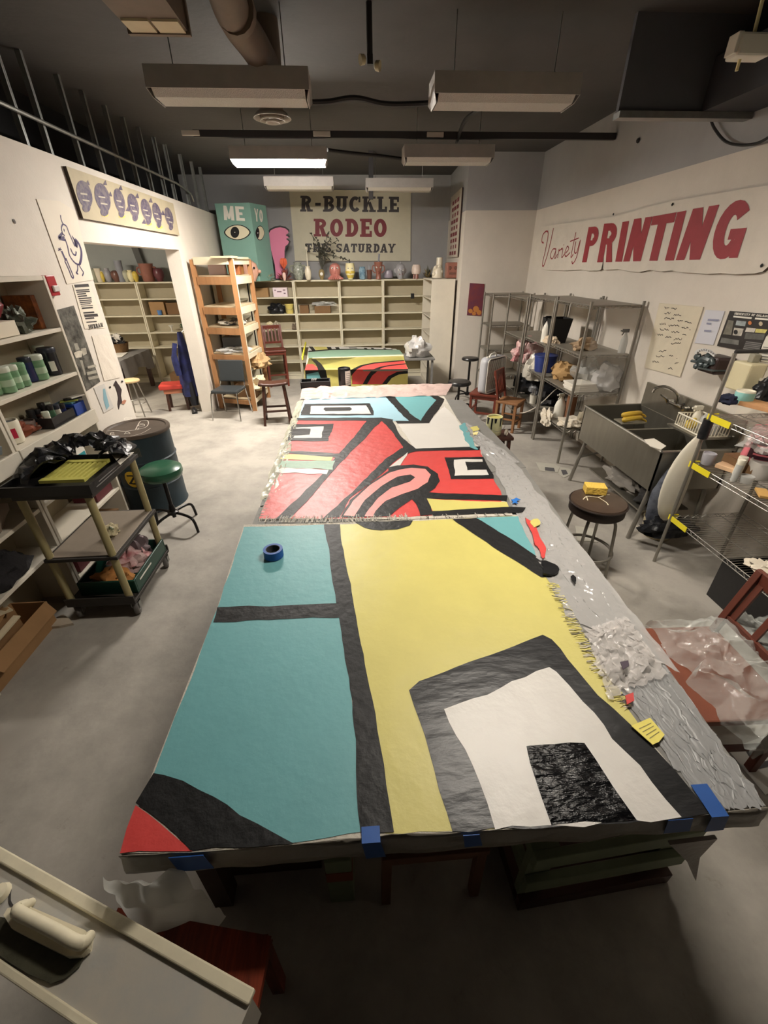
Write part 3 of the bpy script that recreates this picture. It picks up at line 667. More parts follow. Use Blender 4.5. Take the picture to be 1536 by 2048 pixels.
def eleph(t, s, H):
    face(gl('ash', (158, 156, 160)), .95, .6)(t, s, H)
    for sg in (-1, 1): MB().lathe([(.1*s, -.08*s), (.42*s, -.04*s), (.42*s, .04*s), (.1*s, .08*s)], (sg*.95*s, 0, .55*H), gl('ash'), 12, ax=(.5*sg, -1, 0)).build('ear', t, local=True, smooth=True)
    MB().tube(smooth_path([(0, -.9*s, .55*H), (0, -1.25*s, .35*H), (.1*s, -1.2*s, .1*H)]), [.2*s]*4+[.16*s]*4+[.12*s], gl('ash'), 8).build('trunk', t, local=True, smooth=True)
    MB().lathe([(.25*s, 0), (.3*s, .08*H), (.12*s, .14*H)], (0, 0, 1.0*H), gl('ash'), 10).build('topknot', t, local=True, smooth=True)
pot(801, 22, 29, HEAD, gl('ash'), 'grey elephant-shaped lidded jar with ears', 'elephant_jar', 9.8, extra=eleph)
def legs3(t, s, H):
    for k in range(3):
        a = R(30+120*k); MB().tube([(.5*s*math.cos(a), .5*s*math.sin(a), 0), (.45*s*math.cos(a), .45*s*math.sin(a), .34*H)], .17*s, gl('rose', (206, 142, 134)), 8).build('foot', t, local=True, smooth=True)
pot(832, 21, 27, [(.3, .3), (.85, .34), (1, .55), (.9, .85), (.7, 1), (.6, 1), (.6, .9)], gl('pale_pink', (226, 206, 194)), 'pale pot standing on three rose feet', 'footed_pot', 9.8, extra=legs3)
p = YP(857, 556, 9.95); p.z = SH+.003
leafy(0, 0, 40, .17, [M('olive_leaf', (92, 90, 70), .7, var=.2), gl('ochre')], 'scruffy olive dried plant left of the cream candle tower', 'dried_plant', 'plant', seed=12, pos=p, squash=1.5)
pr = lambda t, s, H: [MB().lathe([(.35*s, 0), (.3*s, .1*H), (.1*s, .14*H)], (sx*s, -.45*s, z*H), gl('bone'), 9, ax=(sx*.5, -1, .2)).build('knob', t, local=True, smooth=True) for sx, z in ((.45, .3), (-.5, .5), (0, .15), (.1, .55), (-.75, .2))] + [MB().lathe([(.56*s, .5*H), (.52*s, .98*H), (.5*s, 1*H), (.4*s, .94*H)], (.2*s, 0, 0), gl('bone'), 14).build('candle', t, local=True, smooth=True)]
pot(875, 24, 37, [(1, 0), (1, .2), (.85, .5), (.6, .6), (.5, .62)], gl('bone'), 'cream lumpy candle tower on the side-on shelf', 'candle_sculpture', 9.3, base=SH+.024, extra=pr)
p = YP(902, 558, 9.0)
t = thing('face_box', 'square brown clay box with a pressed face, rightmost on the shelves', 'ornament', (p.x, 9.0, SH+.024))
MB().cbox((0, 0, .13), (.22, .2, .26), gl('terracotta')).build('body', t, local=True, bevel=.02)
for sx in (-.05, .05): MB().lathe([(.005, -.01), (.03, 0), (.02, .012)], (sx, -.1, .17), gl('brown'), 10, ax=(0, -1, 0)).build('eye', t, local=True, smooth=True)
MB().cbox((0, -.1, .08), (.12, .02, .03), gl('brown')).build('mouth', t, local=True, bevel=.005)
p = YP(*c5(405, 955), 9.2)
t = thing('head_sculpture', 'pink clay head in profile on the corner shelf by the turquoise box', 'ornament', (p.x, 9.3, SH+.003))
MB().lathe([(.07, 0), (.1, .05), (.14, .12), (.15, .2), (.12, .29), (.05, .34)], (0, 0, 0), gl('skin_pink', (222, 172, 150)), 16, sy=.7).build('head', t, local=True, smooth=True)
MB().lathe([(.01, 0), (.035, .03), (.02, .06)], (.14, -.03, .17), gl('skin_pink'), 10, ax=(1, -.2, -.2)).build('nose', t, local=True, smooth=True)
MB().lathe([(.005, 0), (.02, .008), (.004, .016)], (.09, -.1, .22), m_blk, 8, ax=(.5, -1, .1)).build('eye', t, local=True)
# ------------------------------------------------------------------ things inside the shelves
m_card = M('cardboard', (160, 126, 86), .8, var=.06, vs=8); m_cardd = M('cardboard_dark', (122, 92, 62), .85, var=.08, vs=8)
def carton(name, label, x0, x1, y0, y1, z0, h, mat, cat='box', tape=None, rz=0):
    t = thing(name, label, cat, ((x0+x1)/2, (y0+y1)/2, z0), rz)
    w, d = (x1-x0)/2, (y1-y0)/2
    MB().box((-w, -d, .001), (w, d, h-.004), mat).build('body', t, local=True, bevel=.003)
    for sx in (-1, 1): MB().box((0 if sx > 0 else -w, -d, h-.004), (w if sx > 0 else 0, d, h), mat).build('flap', t, local=True)
    return t
S1, S2, S3, S4, S5 = [z+.002 for z in zs_b[:5]]
X_ = lambda x: YP(x, 600, YS+.1).x
carton('cardboard_box', 'brown cardboard box on the top shelf beside the white printed box', X_(512), X_(539), YS+.05, YS+.25, S1, .17, m_card)
t = carton('printed_box', 'white carton with dark pink print on the top shelf', X_(549), X_(577), YS+.03, YS+.22, S1, .17, M('carton_white', (232, 214, 220), .6))
b = MB()
for i, (u, w_) in enumerate(((-.11, .03), (-.06, .09), (.07, .04), (.06, .05))): b.box((u, -.099, .12-.03*(i % 3)), (u+w_, -.097, .135-.03*(i % 3)), M('print_plum', (90, 50, 70), .6))
b.build('print', t, local=True)
def lump(mb, c, s, mat, seed=0, amp=.3, fr=2.2, n=14, flat=True):
    c = Vector(c)
    def fn(u, v):
        th = 2*PI*u; ph = PI*(v-.5); d = Vector((math.cos(th)*math.cos(ph), math.sin(th)*math.cos(ph), math.sin(ph)))
        r = 1+amp*nz(d*fr+Vector((seed*7.1, seed*3.3, seed)), 1)*1.6+amp*.5*nz(d*fr*2.7+Vector((seed, 5, 2)), 1)
        p = Vector((d.x*s[0]*r, d.y*s[1]*r, d.z*s[2]*r)); 
        if flat and p.z < -s[2]*.6: p.z = -s[2]*.6
        return c+p+Vector((0, 0, s[2]*.6))
    mb.grid(fn, n*2, n, mat); return mb
def blob(name, label, cat, pos, s, mat, seed=0, amp=.3, group=None, n=14, fr=2.2, smooth=True):
    t = lump(MB(), pos, s, mat, seed, amp, fr, n)
    return one(t, name, label, cat, group, smooth=smooth)
m_bagb = M('bag_black', (22, 23, 27), .35, bump=.5, bs=14)
blob('plastic_bag', 'black plastic bag slumped on the second shelf beside a yellow bucket', 'bag', (X_(550), YS+.14, S2), (.17, .11, .12), m_bagb, 3, .35)
t = thing('bucket', 'small yellow bucket on the second shelf', 'bucket', (X_(577), YS+.1, S2))
MB().lathe([(.07, 0), (.075, .01), (.09, .16), (.095, .165), (.095, .175), (.085, .17), (.07, .02)], (0, 0, 0), M('plastic_yellow', (226, 208, 120), .4), 18).build('pail', t, local=True, smooth=True)
MB().tube(smooth_path([(-.09, 0, .16), (-.05, -.1, .1), (.05, -.1, .08), (.09, 0, .16)]), .003, M('wire', (150, 150, 146), .35, .9), 5).build('handle', t, local=True)
blob('cloth_bundle', 'yellow and white cloth bundle on the third shelf behind the bar chair', 'bundle', (X_(532), YS+.1, S3), (.07, .08, .1), M('cloth_yellow', (206, 188, 96), .8, c2=(220, 212, 190), vs=9), 5, .3)
blob('cloth_bundle', 'cream speckled bundle on the third shelf right of the yellow one', 'bundle', (X_(546), YS+.1, S3), (.075, .08, .1), M('cloth_cream', (206, 196, 170), .8, c2=(120, 110, 96), vs=16), 6, .3)
blob('pine_cone', 'brownish grey crumpled lump at the right end of the third shelf', 'lump', (X_(584), YS+.1, S3), (.06, .07, .07), M('lump_brown', (122, 108, 92), .85, var=.3, vs=20), 7, .45)
carton('cardboard_box', 'small brown box left of the plastic covered crate', X_(598), X_(616), YS+.05, YS+.25, S2, .15, m_cardd)
t = thing('crate', 'brown wooden crate on the second shelf under loose plastic', 'crate', ((X_(628)+X_(660))/2, YS+.12, S2))
w = (X_(660)-X_(628))/2
MB().box((-w, -.09, 0), (w, .11, .02), m_cardd).build('base', t, local=True)
for a_, b_ in (((-w, -.09), (w, -.075)), ((-w, .095), (w, .11)), ((-w, -.075), (-w+.015, .095)), ((w-.015, -.075), (w, .095))): MB().box((*a_, .02), (*b_, .14), m_cardd).build('side', t, local=True)
m_film = M('clear_film', (218, 218, 214), .15, alpha=.42, bump=.5, bs=9, spec=.8)
blob('plastic_film', 'crumpled clear plastic lying over the wooden crate', 'plastic', ((X_(628)+X_(664))/2, YS+.12, S2+.135), (.24, .09, .045), m_film, 11, .5)
t = thing('bracket', 'small black clip gripping the front of an empty shelf', 'clip', (YP(825, 595, YS).x, YS, zs_b[0]))
MB().box((-.035, -.004, -.06), (.035, .004, .03), m_blk).build('jaw', t, local=True); MB().box((-.035, -.004, .03), (.035, .06, .036), m_blk).build('lip', t, local=True)
# red picture on the jog front
t = thing('picture', 'small purple and orange unframed picture on the white wall by the racks', 'picture', YP(950, 600, JY))
q = [YP(*p, JY-.012) for p in ((934, 630), (963, 632), (969, 568), (940, 566))]
MB().prism(q, (0, .011, 0), M('picture_purple', (94, 52, 76), .6, c2=(140, 66, 60), vs=7, var=.1)).build('panel', t)
b = MB()
for cx, cy, r_ in ((941, 622, 4.5), (952, 618, 6), (958, 625, 5), (948, 627, 4)): b.poly([YP(cx+r_*math.cos(R(a)), cy+r_*math.sin(R(a)), JY-.014) for a in range(0, 360, 30)], M('picture_orange', (196, 128, 66), .6))
b.build('orange_shapes', t)
# ------------------------------------------------------------------ chairs and stools
m_red = M('wood_red_brown', (104, 48, 35), .38, var=.18, vs=6, stretch=(1, 1, .2)); m_drk = M('wood_dark', (66, 38, 28), .4, var=.2, vs=6)
m_chr = M('chrome', (190, 188, 184), .18, 1.0); m_vin = M('vinyl_black', (30, 29, 30), .32, bump=.05)
m_wcream = M('edge_paint', (222, 210, 184), .6, var=.05)
def wood_chair(name, label, loc, rz, w=.42, d=.42, hs=.45, hb=.9, mat=None, slats=5, foot=True, taper=.0, seat=None, bm=None, back=True):
    """local: front is -Y"""
    mat = mat or m_red; bm = bm or mat; t = thing(name, label, 'chair' if back else 'stool', loc, rz); x, y = w/2, d/2
    MB().box((-x-.01, -y-.015, hs-.035), (x+.01, y, hs), seat or mat).build('seat', t, local=True, bevel=.008)
    for sx in (-1, 1):
        MB().bar((sx*(x-.02)*(1+taper), -y+.02-taper*.1, 0), (sx*(x-.02), -y+.02, hs-.035), .038, .038, mat, (0, 1, 0)).build('leg', t, local=True, bevel=.003)
        b = MB().bar((sx*(x-.02)*(1+taper), y-.02+taper*.1, 0), (sx*(x-.02), y-.02, hs), .038, .038, mat, (0, 1, 0))
        b.build('leg', t, local=True, bevel=.003)
        if back: MB().bar((sx*(x-.02), y-.02, hs), (sx*(x-.02), y+.07, hb), .036, .03, bm, (0, 1, 0)).build('back_post', t, local=True, bevel=.003)
        MB().bar((sx*(x-.02), -y+.02, hs*.42), (sx*(x-.02), y-.02, hs*.42), .025, .02, mat).build('stretcher', t, local=True)
    MB().box((-x+.03, -y+.01, hs-.09), (x-.03, -y+.03, hs-.035), mat).build('apron', t, local=True)
    MB().bar((-x+.03, -y+.02, hs*.33), (x-.03, -y+.02, hs*.33), .025, .03, mat).build('stretcher', t, local=True)
    if not back: return t
    MB().bar((-x, y+.07, hb-.035), (x, y+.07, hb-.035), .024, .08, bm).build('top_rail', t, local=True, bevel=.006)
    z2 = hs+.1; MB().bar((-x+.03, y+.005, z2), (x-.03, y+.005, z2), .02, .04, bm).build('lower_rail', t, local=True)
    for k in range(slats):
        xx = (-x+.06)+(w-.12)*k/(slats-1); MB().bar((xx, y+.005, z2), (xx, y+.062, hb-.06), .032, .012, bm, (0, 1, 0)).build('back_slat', t, local=True)
    return t
wood_chair('bar_chair', 'tall red-brown bar chair with slatted back in front of the back shelves', Vector((-1.62, 9.3, 0)), R(14), .4, .4, .72, 1.14, m_red, 5)
# saddle stool
p = [Z(533, 851), Z(575, 851)]
c = Vector(((p[0].x+p[1].x)/2, p[0].y+.16, 0))
t = thing('bar_stool', 'dark wooden saddle-seat stool beside the far end of the painted table', 'stool', c, R(6))
def sad(u, v): return Vector(((u-.5)*.44, (v-.5)*.26, .615+.02*abs(2*u-1)**2))
b = MB().grid(sad, 10, 4, m_drk); b.build('seat', t, local=True, smooth=True, solid=.035)
for sx in (-1, 1):
    for sy in (-1, 1): MB().bar((sx*.2, sy*.17, 0), (sx*.15, sy*.09, .6), .036, .036, m_drk, (0, 1, 0)).build('leg', t, local=True, bevel=.003)
    MB().bar((sx*.19, -.15, .14), (sx*.19, .15, .14), .03, .022, m_drk).build('stretcher', t, local=True)
for sy in (-1, 1): MB().bar((-.18, sy*.14, .22), (.18, sy*.14, .22), .022, .03, m_drk).build('stretcher', t, local=True)
# black chair with chrome legs
q = Z(462, 832)
t = thing('side_chair', 'black padded chair with chrome legs in front of the timber rack', 'chair', (-2.08, 7.17, 0), R(-10))
m_pad = M('vinyl_charcoal', (50, 54, 56), .38, bump=.1, bs=20)
MB().box((-.22, -.2, .42), (.22, .2, .47), m_pad).build('seat', t, local=True, bevel=.02)
MB().cbox((0, .215, .7), (.42, .04, .34), m_pad, rx=R(-10)).build('backrest', t, local=True, bevel=.018)
for sx in (-1, 1):
    MB().tube(smooth_path([(sx*.24, -.27, 0), (sx*.22, -.21, .38), (sx*.215, -.15, .42), (sx*.21, .1, .42)]), .011, m_chr, 8).build('leg', t, local=True, smooth=True)
    MB().tube(smooth_path([(sx*.24, .24, 0), (sx*.215, .17, .42), (sx*.205, .2, .55), (sx*.2, .25, .8)]), .011, m_chr, 8).build('leg', t, local=True, smooth=True)
# timber rack
m_tim = M('timber_orange', (156, 112, 72), .65, var=.15, vs=4, stretch=(6, 6, .5)); m_ply = M('ply_shelf', (196, 178, 146), .7, var=.06, vs=5)
ra, rb, rc = Vector((-2.40, 7.66, 0)), Vector((-1.77, 7.44, 0)), Vector((-1.68, 8.3, 0)); rd = ra+rc-rb
t = thing('timber_rack', 'tall orange timber rack with plywood shelves beside the doorway pillar', 'rack', ra)
ht = YP(461, 518, 7.44).z
for i, q in enumerate((ra, rb, rc, rd)): MB().bar(q, q+Vector((0, 0, ht)), .075, .04, m_tim, (0, 1, 0)).build('post', t)
MB().box((rb.x+.038, rb.y-.02, 0), (rb.x+.042, rb.y+.02, ht), m_wcream).build('painted_edge', t, label='cream painted edge')
for (yt, yb_) in ((513, 529), (553, 569), (615, 629), (656, 669), (710, 720), (800, 808)):
    z1_, z0_ = YP(480, yt, 7.5).z, YP(480, yb_, 7.5).z
    hh = z1_-z0_
    MB().bar(ra+Vector((.03, -.02, z1_-hh/2)), rb+Vector((-.03, -.02, z1_-hh/2)), .025, hh, m_tim if yt != 513 else m_wcream).build('front_rail', t)
    MB().bar(rb+Vector((0, .03, z1_-hh/2)), rc+Vector((0, -.03, z1_-hh/2)), .02, hh, m_wcream).build('side_rail', t, label='cream painted rail')
    if yt not in (513,): MB().prism([ra+Vector((.04, .02, z1_)), rb+Vector((-.02, .02, z1_)), rc+Vector((-.02, -.02, z1_)), rd+Vector((.04, -.02, z1_))], (0, 0, .018), m_ply).build('shelf', t)
zr = [YP(480, y, 7.5).z+.02 for y in (553, 615, 656, 710, 800)]
MB().prism([ra+Vector((.0, -.02, ht)), rb+Vector((.03, -.02, ht)), rc+Vector((.03, 0, ht)), rd+Vector((0, 0, ht))], (0, 0, .012), m_ply).build('top', t)
one(MB().prism([Vector((-2.05, 7.42, ht+.014)), Vector((-1.74, 7.36, ht+.014)), Vector((-1.7, 7.62, ht+.014)), Vector((-2.0, 7.66, ht+.014))], (0, 0, .025), m_ply), 'board_offcut', 'pale board offcut lying on top of the timber rack', 'board')
carton('cardboard_box', 'white box with a black slot on the top deck of the timber rack', -2.2, -1.96, 7.72, 7.9, zr[0], .2, M('carton_white'))
carton('cardboard_box', 'red and gold box at the right of the timber rack top deck', -1.92, -1.74, 7.8, 8.1, zr[0], .2, M('box_red', (130, 50, 40), .6, c2=(150, 120, 50), vs=5))
blob('tray_stack', 'stack of white and dark trays on the middle deck of the timber rack', 'trays', (-2.0, 7.85, zr[2]), (.24, .2, .06), M('tray_mix', (190, 184, 170), .5, c2=(56, 54, 54), vs=7, thr=(.45, .5)), 2, .15)
carton('plastic_tub', 'dark grey tub on the lower deck of the timber rack', -2.2, -1.9, 7.75, 7.95, zr[3], .22, M('tub_grey', (78, 80, 80), .5))
blob('plastic_film', 'grey plastic sheet bunched on the lower deck of the timber rack', 'plastic', (-2.0, 7.65, zr[3]), (.26, .1, .05), m_film, 21, .5)
for i, (x_, y_, z_, s_, lb) in enumerate(((-1.6, 8.0, .62, .16, 'crumpled brown kraft paper hanging out of the timber rack'), (-1.62, 7.75, .3, .15, 'crumpled cream paper bulging out low on the timber rack'))):
    b = MB(); rnd = random.Random(40+i); lump(b, (x_-.1, y_, z_), (s_, s_*1.2, s_*.9), M('kraft', (176, 146, 106), .85) if i == 0 else M('paper_cream', (206, 190, 158), .85), 31+i, .5, 3.0, 9)
    one(b, 'crumpled_paper', lb, 'paper')
carton('cardboard_box', 'open brown carton low inside the timber rack', -2.1, -1.75, 7.62, 8.0, .1, .3, m_cardd)
# ------------------------------------------------------------------ back table with a draped painted canvas
t = thing('back_table', 'second work table covered by a draped painted canvas near the shelves', 'table', (0, 7.2, 0))
H2 = .74
fl, fr_, bl, br = Z(611, 738, H2), Z(816, 737, H2), Z(617, 694, H2), Z(786, 698, H2)
br.x = max(br.x, fr_.x-.02)
MB().prism([p-Vector((0, 0, .04)) for p in (fl, fr_, br, bl)], (0, 0, .036), m_tab).build('tabletop', t)
for p in (fl, fr_, br, bl):
    q_ = p.lerp((fl+br)/2, .1); MB().box((q_.x-.03, q_.y-.03, 0), (q_.x+.03, q_.y+.03, H2-.04), m_leg).build('leg', t)
yfF = (fl.y+fr_.y)/2-.008
c7 = cr(590, 670, 5.689)
t3 = thing('painted_canvas', 'draped painted canvas of yellow, red and sage curves on the back table', 'painting', (fl+fr_)/2)
def mix3(pts, mat, lv, b):                        # top-of-table polygon and/or front-drop polygon
    top = [Z(*c7(*p), H2+.003+lv*.0008) for p in pts if True]
    b.poly(top, mat)
b = MB()
b.prism([p+Vector((0, 0, .001)) for p in (fl, fr_, br, bl)], (0, 0, .002), CANV)
mix3([(112, 398), (1284, 386), (1245, 285), (1235, 240), (160, 262)], YEL, 0, b)
mix3([(150, 262), (500, 256), (800, 240), (1230, 222), (1190, 170), (1100, 165), (700, 160), (400, 168), (150, 188)], SAGE, 1, b)
mix3([(150, 188), (400, 166), (700, 160), (1110, 166), (1090, 148), (640, 134), (160, 130)], WHT, 1, b)
mix3([(210, 132), (358, 134), (372, 165), (240, 178)], YEL, 2, b)
for pl in ([(155, 130), (200, 132), (240, 182), (200, 185)], [(358, 135), (410, 137), (420, 162), (375, 165)], [(455, 137), (498, 139), (512, 160), (468, 161)], [(610, 142), (700, 144), (712, 152), (620, 151)], [(780, 146), (812, 147), (840, 168), (800, 168)], [(860, 147), (890, 148), (915, 168), (880, 168)], [(1000, 150), (1030, 151), (1050, 167), (1020, 167)]): mix3(pl, BLK, 3, b)
mix3([(150, 180), (400, 160), (700, 156), (1110, 163), (1110, 170), (700, 166), (400, 172), (150, 194)], BLK, 3, b)
mix3([(112, 400), (130, 335), (200, 330), (290, 396)], RED, 2, b)
mix3([(182, 275), (240, 278), (300, 330), (345, 396), (265, 398), (235, 330)], BLK, 3, b)
mix3([(660, 392), (760, 345), (900, 315), (1240, 287), (1284, 386)], RED, 2, b)
mix3([(645, 392), (740, 345), (900, 312), (1240, 283), (1245, 294), (900, 325), (780, 352), (700, 392)], BLK, 3, b)
mix3([(890, 390), (960, 362), (1080, 340), (1260, 322), (1262, 332), (1080, 352), (1000, 370), (960, 390)], BLK, 3, b)
b.build('cloth', t3)
b = MB()
fy = lambda pts, mat, lv: b.poly([YP(*c7(*p), yfF-lv*.0012) for p in pts], mat)
fy([(108, 400), (1284, 386), (1284, 600), (110, 600)], YEL, 0)
fy([(115, 402), (350, 398), (380, 520), (120, 520)], BLK, 1); fy([(130, 445), (265, 420), (305, 520), (135, 520)], TEAL, 2)
fy([(350, 396), (640, 392), (655, 550), (380, 560)], YEL, 1)
fy([(650, 392), (1284, 386), (1284, 420), (1100, 470), (1010, 560), (650, 560)], RED, 1)
fy([(630, 392), (705, 390), (660, 440), (640, 470)], BLK, 2)
fy([(880, 390), (965, 388), (880, 460), (820, 560), (770, 560), (820, 470)], BLK, 2)
fy([(990, 560), (1060, 470), (1160, 420), (1284, 405), (1284, 438), (1180, 450), (1100, 490), (1045, 560)], BLK, 2)
b.build('front_drop', t3)
rl = MB(); pa_, pb_ = Z(*c7(200, 262), H2+.012), Z(*c7(1235, 235), H2+.012)
rl.tube([pa_.lerp(pb_, k/12)+Vector((0, .02*nz((k, 1, 1)), 0)) for k in range(13)], [.008+.012*k/12 for k in range(13)], M('film_cream', (216, 206, 176), .4, bump=.6, bs=20), 8)
rl.build('rolled_edge', t3, smooth=True, label='cream rolled edge')
# yellow level leaning at the table corner
p0, p1 = Z(*c7(100, 285), H2+.004), Z(*c7(135, 112), H2+.004)
t = thing('level', 'bright yellow slotted level at the left edge of the back table', 'tool', p0)
b = MB().bar(p0+Vector((-.02, 0, .03)), p1+Vector((-.02, 0, .03)), .025, .055, M('yellow_tool', (222, 214, 60), .4)); b.build('body', t, bevel=.002)
for k in range(5):
    q_ = p0.lerp(p1, .15+.17*k)+Vector((-.02, 0, .03)); MB().cbox(q_, (.028, .06, .016), m_blk, rz=math.atan2((p1-p0).y, (p1-p0).x)-PI/2).build('slot', t)
# grey side table with a clear bag
g = Z(835, 737, .74); g.x += .13
t = thing('side_table', 'small grey table behind the painted canvas table carrying a clear bag', 'table', (g.x, g.y+1.15, 0))
MB().cbox((0, 0, .71), (.62, .55, .03), m_tab).build('tabletop', t, local=True, bevel=.003)
for sx in (-1, 1):
    for sy in (-1, 1): MB().box((sx*.27-.018, sy*.23-.018, 0), (sx*.27+.018, sy*.23+.018, .695), m_tab).build('leg', t, local=True)
blob('plastic_bag', 'clear crumpled plastic bag on the small grey table', 'bag', (g.x, g.y+1.1, .727), (.22, .2, .2), M('bag_clear', (206, 204, 202), .2, alpha=.75, bump=.8, bs=12, spec=.9), 8, .3)
# can and black tool tray at the far end of the painted table
q_ = Z(690, 772, TZ+.004)
t = thing('paint_can', 'tall black can with a white label at the far end of the painted table', 'can', (q_.x, q_.y, TZ+.008))
MB().lathe([(.082, 0), (.085, .005), (.085, .235), (.08, .24), (.075, .235), (.07, .225)], (0, 0, 0), M('can_black', (26, 26, 28), .3, .3), 24).build('body', t, local=True, smooth=True)
b = MB().grid(lambda u, v: Vector((.0865*math.sin(R(8+62*u)), -.0865*math.cos(R(8+62*u)), .02+.19*v)), 8, 1, M('label_white', (222, 220, 212), .5)); lb_ = b.build('paper_label', t, local=True)
b = MB()
for k in range(6): b.grid(lambda u, v, k=k: Vector((.0872*math.sin(R(16+44*u)), -.0872*math.cos(R(16+44*u)), .05+.024*k+.007*v)), 6, 1, M('print_grey', (120, 118, 116), .6))
b.build('print', lb_, local=True)
q_ = Z(632, 774, TZ+.004)
t = thing('tool_tray', 'black plastic tool tray at the far left corner of the painted table', 'tray', (q_.x, q_.y, TZ+.008), R(4))
MB().box((-.2, -.1, 0), (.2, .1, .012), m_blk).build('base', t, local=True)
for a_, b_ in (((-.2, -.1), (.2, -.085)), ((-.2, .085), (.2, .1)), ((-.2, -.085), (-.185, .085)), ((.185, -.085), (.2, .085))): MB().box((*a_, .012), (*b_, .09), m_blk).build('side', t, local=True, bevel=.004)
for k in range(3): MB().cyl((-.05+.025*k, -.08, .1), (-.04+.025*k, .06, .095), .009, M('tool_grey', (120, 120, 118), .4), seg=8).build('tool', t, local=True)
# pinkish plastic along the far edge
def filmsheet(name, label, pts, zf, mat, nu=40, nv=10, amp=.02, seed=0, z0=TZ+.006, freq=9, group=None, cat='plastic', st=(1, 1), solid=0):
    q = [Z(*p, z0) for p in pts]
    def fn(u, v):
        p = (q[0]*(1-u)+q[1]*u)*(1-v)+(q[3]*(1-u)+q[2]*u)*v
        e = min(1, 6*min(u, 1-u, v, 1-v)); n_ = abs(nz((u*freq*st[0]+seed, v*freq*st[1], seed*.37)))+.5*abs(nz((u*freq*2.3*st[0], v*freq*2.3*st[1]+seed, 1)))
        ed = Vector((nz((u*14+seed, v*14, 3)), nz((u*14, v*14+seed, 7)), 0))*.025
        return p+ed+Vector((0, 0, n_*amp*(.35+.65*e)+zf))
    return one(MB().grid(fn, nu, nv, mat), name, label, cat, group, smooth=True)
filmsheet('plastic_sheet', 'pinkish crumpled plastic along the far edge of the painted table', [(600, 800), (892, 792), (905, 768), (604, 776)], .002, M('film_pink', (214, 186, 178), .22, alpha=.8, bump=.7, bs=14, spec=.8), 70, 12, .06, 4)
# ------------------------------------------------------------------ fan, its chair, round stools
wood_chair('wooden_stool', 'red-brown wooden stool carrying the white box fan', Vector((2.06, 6.6, 0)), R(-30), .42, .38, .45, .84, m_red, 5, back=False)
m_tan = M('wood_tan', (142, 100, 66), .5, var=.15, vs=6)
wood_chair('wooden_chair', 'tan legged chair with a red slatted back just right of the box fan', Vector((2.29, 6.12, 0)), R(50), .32, .32, .45, .86, m_tan, 5, bm=m_red)
m_fanw = M('fan_white', (222, 218, 206), .4, var=.03); m_fang = M('fan_grey', (168, 168, 172), .45)
fa, fb = Z(969, 789, .46), Z(992, 782, .46); fd = (fb-fa); fd.z = 0; fd.normalize()
fd = Vector((math.cos(R(40)), math.sin(R(40)), 0)); fn_ = Vector((fd.y, -fd.x, 0))     # along the face, and out of the face
fw = .5; fdep = .13; fc = fa+fd*fw/2-fn_*fdep/2; rzf = math.atan2(fd.y, fd.x)
t = thing('box_fan', 'white box fan with a louvred grille standing on the red-brown stool', 'fan', (fc.x, fc.y, .455), rzf)
MB().box((-.235, .0, .02), (.235, .004, .5), M('fan_shade', (46, 44, 42), .7)).build('shade_sheet', t, local=True)  # dark sheet put in as the shade inside the fan
def rr(w, h, r, y, n=5):
    o = []
    for cx, cz, a0 in ((w/2-r, r, -90), (w/2-r, h-r, 0), (-w/2+r, h-r, 90), (-w/2+r, r, 180)): o += [(cx+r*math.cos(R(a0+90*i/n)), y, cz+r*math.sin(R(a0+90*i/n))) for i in range(n+1)]
    return o
b = MB(); o1, o2 = rr(fw, .52, .07, -fdep/2), rr(fw, .52, .07, fdep/2); n = len(o1)
b.add(o1+o2, [(i, (i+1) % n, n+(i+1) % n, n+i) for i in range(n)], m_fang); b.build('shell', t, local=True, solid=.006, smooth=True)
b = MB(); i1 = rr(fw-.03, .49, .06, -fdep/2-.004); i1 = [(x, y, z+.015) for x, y, z in i1]; o1 = [(x, y-.006, z) for x, y, z in o1]
b.add(o1+i1, [(i, (i+1) % n, n+(i+1) % n, n+i) for i in range(n)], m_fanw); b.build('front_rim', t, local=True, solid=.008)
b = MB()
for k in range(17):
    x = -.216+.027*k; b.box((x-.0055, -fdep/2-.006, .03), (x+.0055, -fdep/2-.003, .49), m_fanw)
b.build('front_grille', t, local=True)
b = MB()
for k in range(19):
    x = -.216+.024*k; b.box((x-.0035, fdep/2-.012, .03), (x+.0035, fdep/2, .49), m_fanw)
b.build('rear_grille', t, local=True)
MB().lathe([(.055, 0), (.05, .012), (.02, .018)], (0, -fdep/2-.004, .26), m_fanw, 18, ax=(0, -1, 0)).build('badge', t, local=True, smooth=True)
for k in range(5):
    a = 2*PI*k/5; MB().grid(lambda u, v: Vector(((.05+.15*u)*math.cos(a+v*.9), -.012+.045*v, .26+(.05+.15*u)*math.sin(a+v*.9))), 4, 4, M('blade_grey', (96, 98, 100), .5)).build('blade', t, local=True, smooth=True)
MB().tube(smooth_path([(-.12, 0, .515), (-.09, 0, .56), (.02, 0, .565), (.05, 0, .515)]), .014, m_fanw, 8).build('handle', t, local=True, smooth=True)
MB().lathe([(.02, 0), (.018, .02), (.006, .022)], (-.17, 0, .52), m_fanw, 12).build('knob', t, local=True, smooth=True)
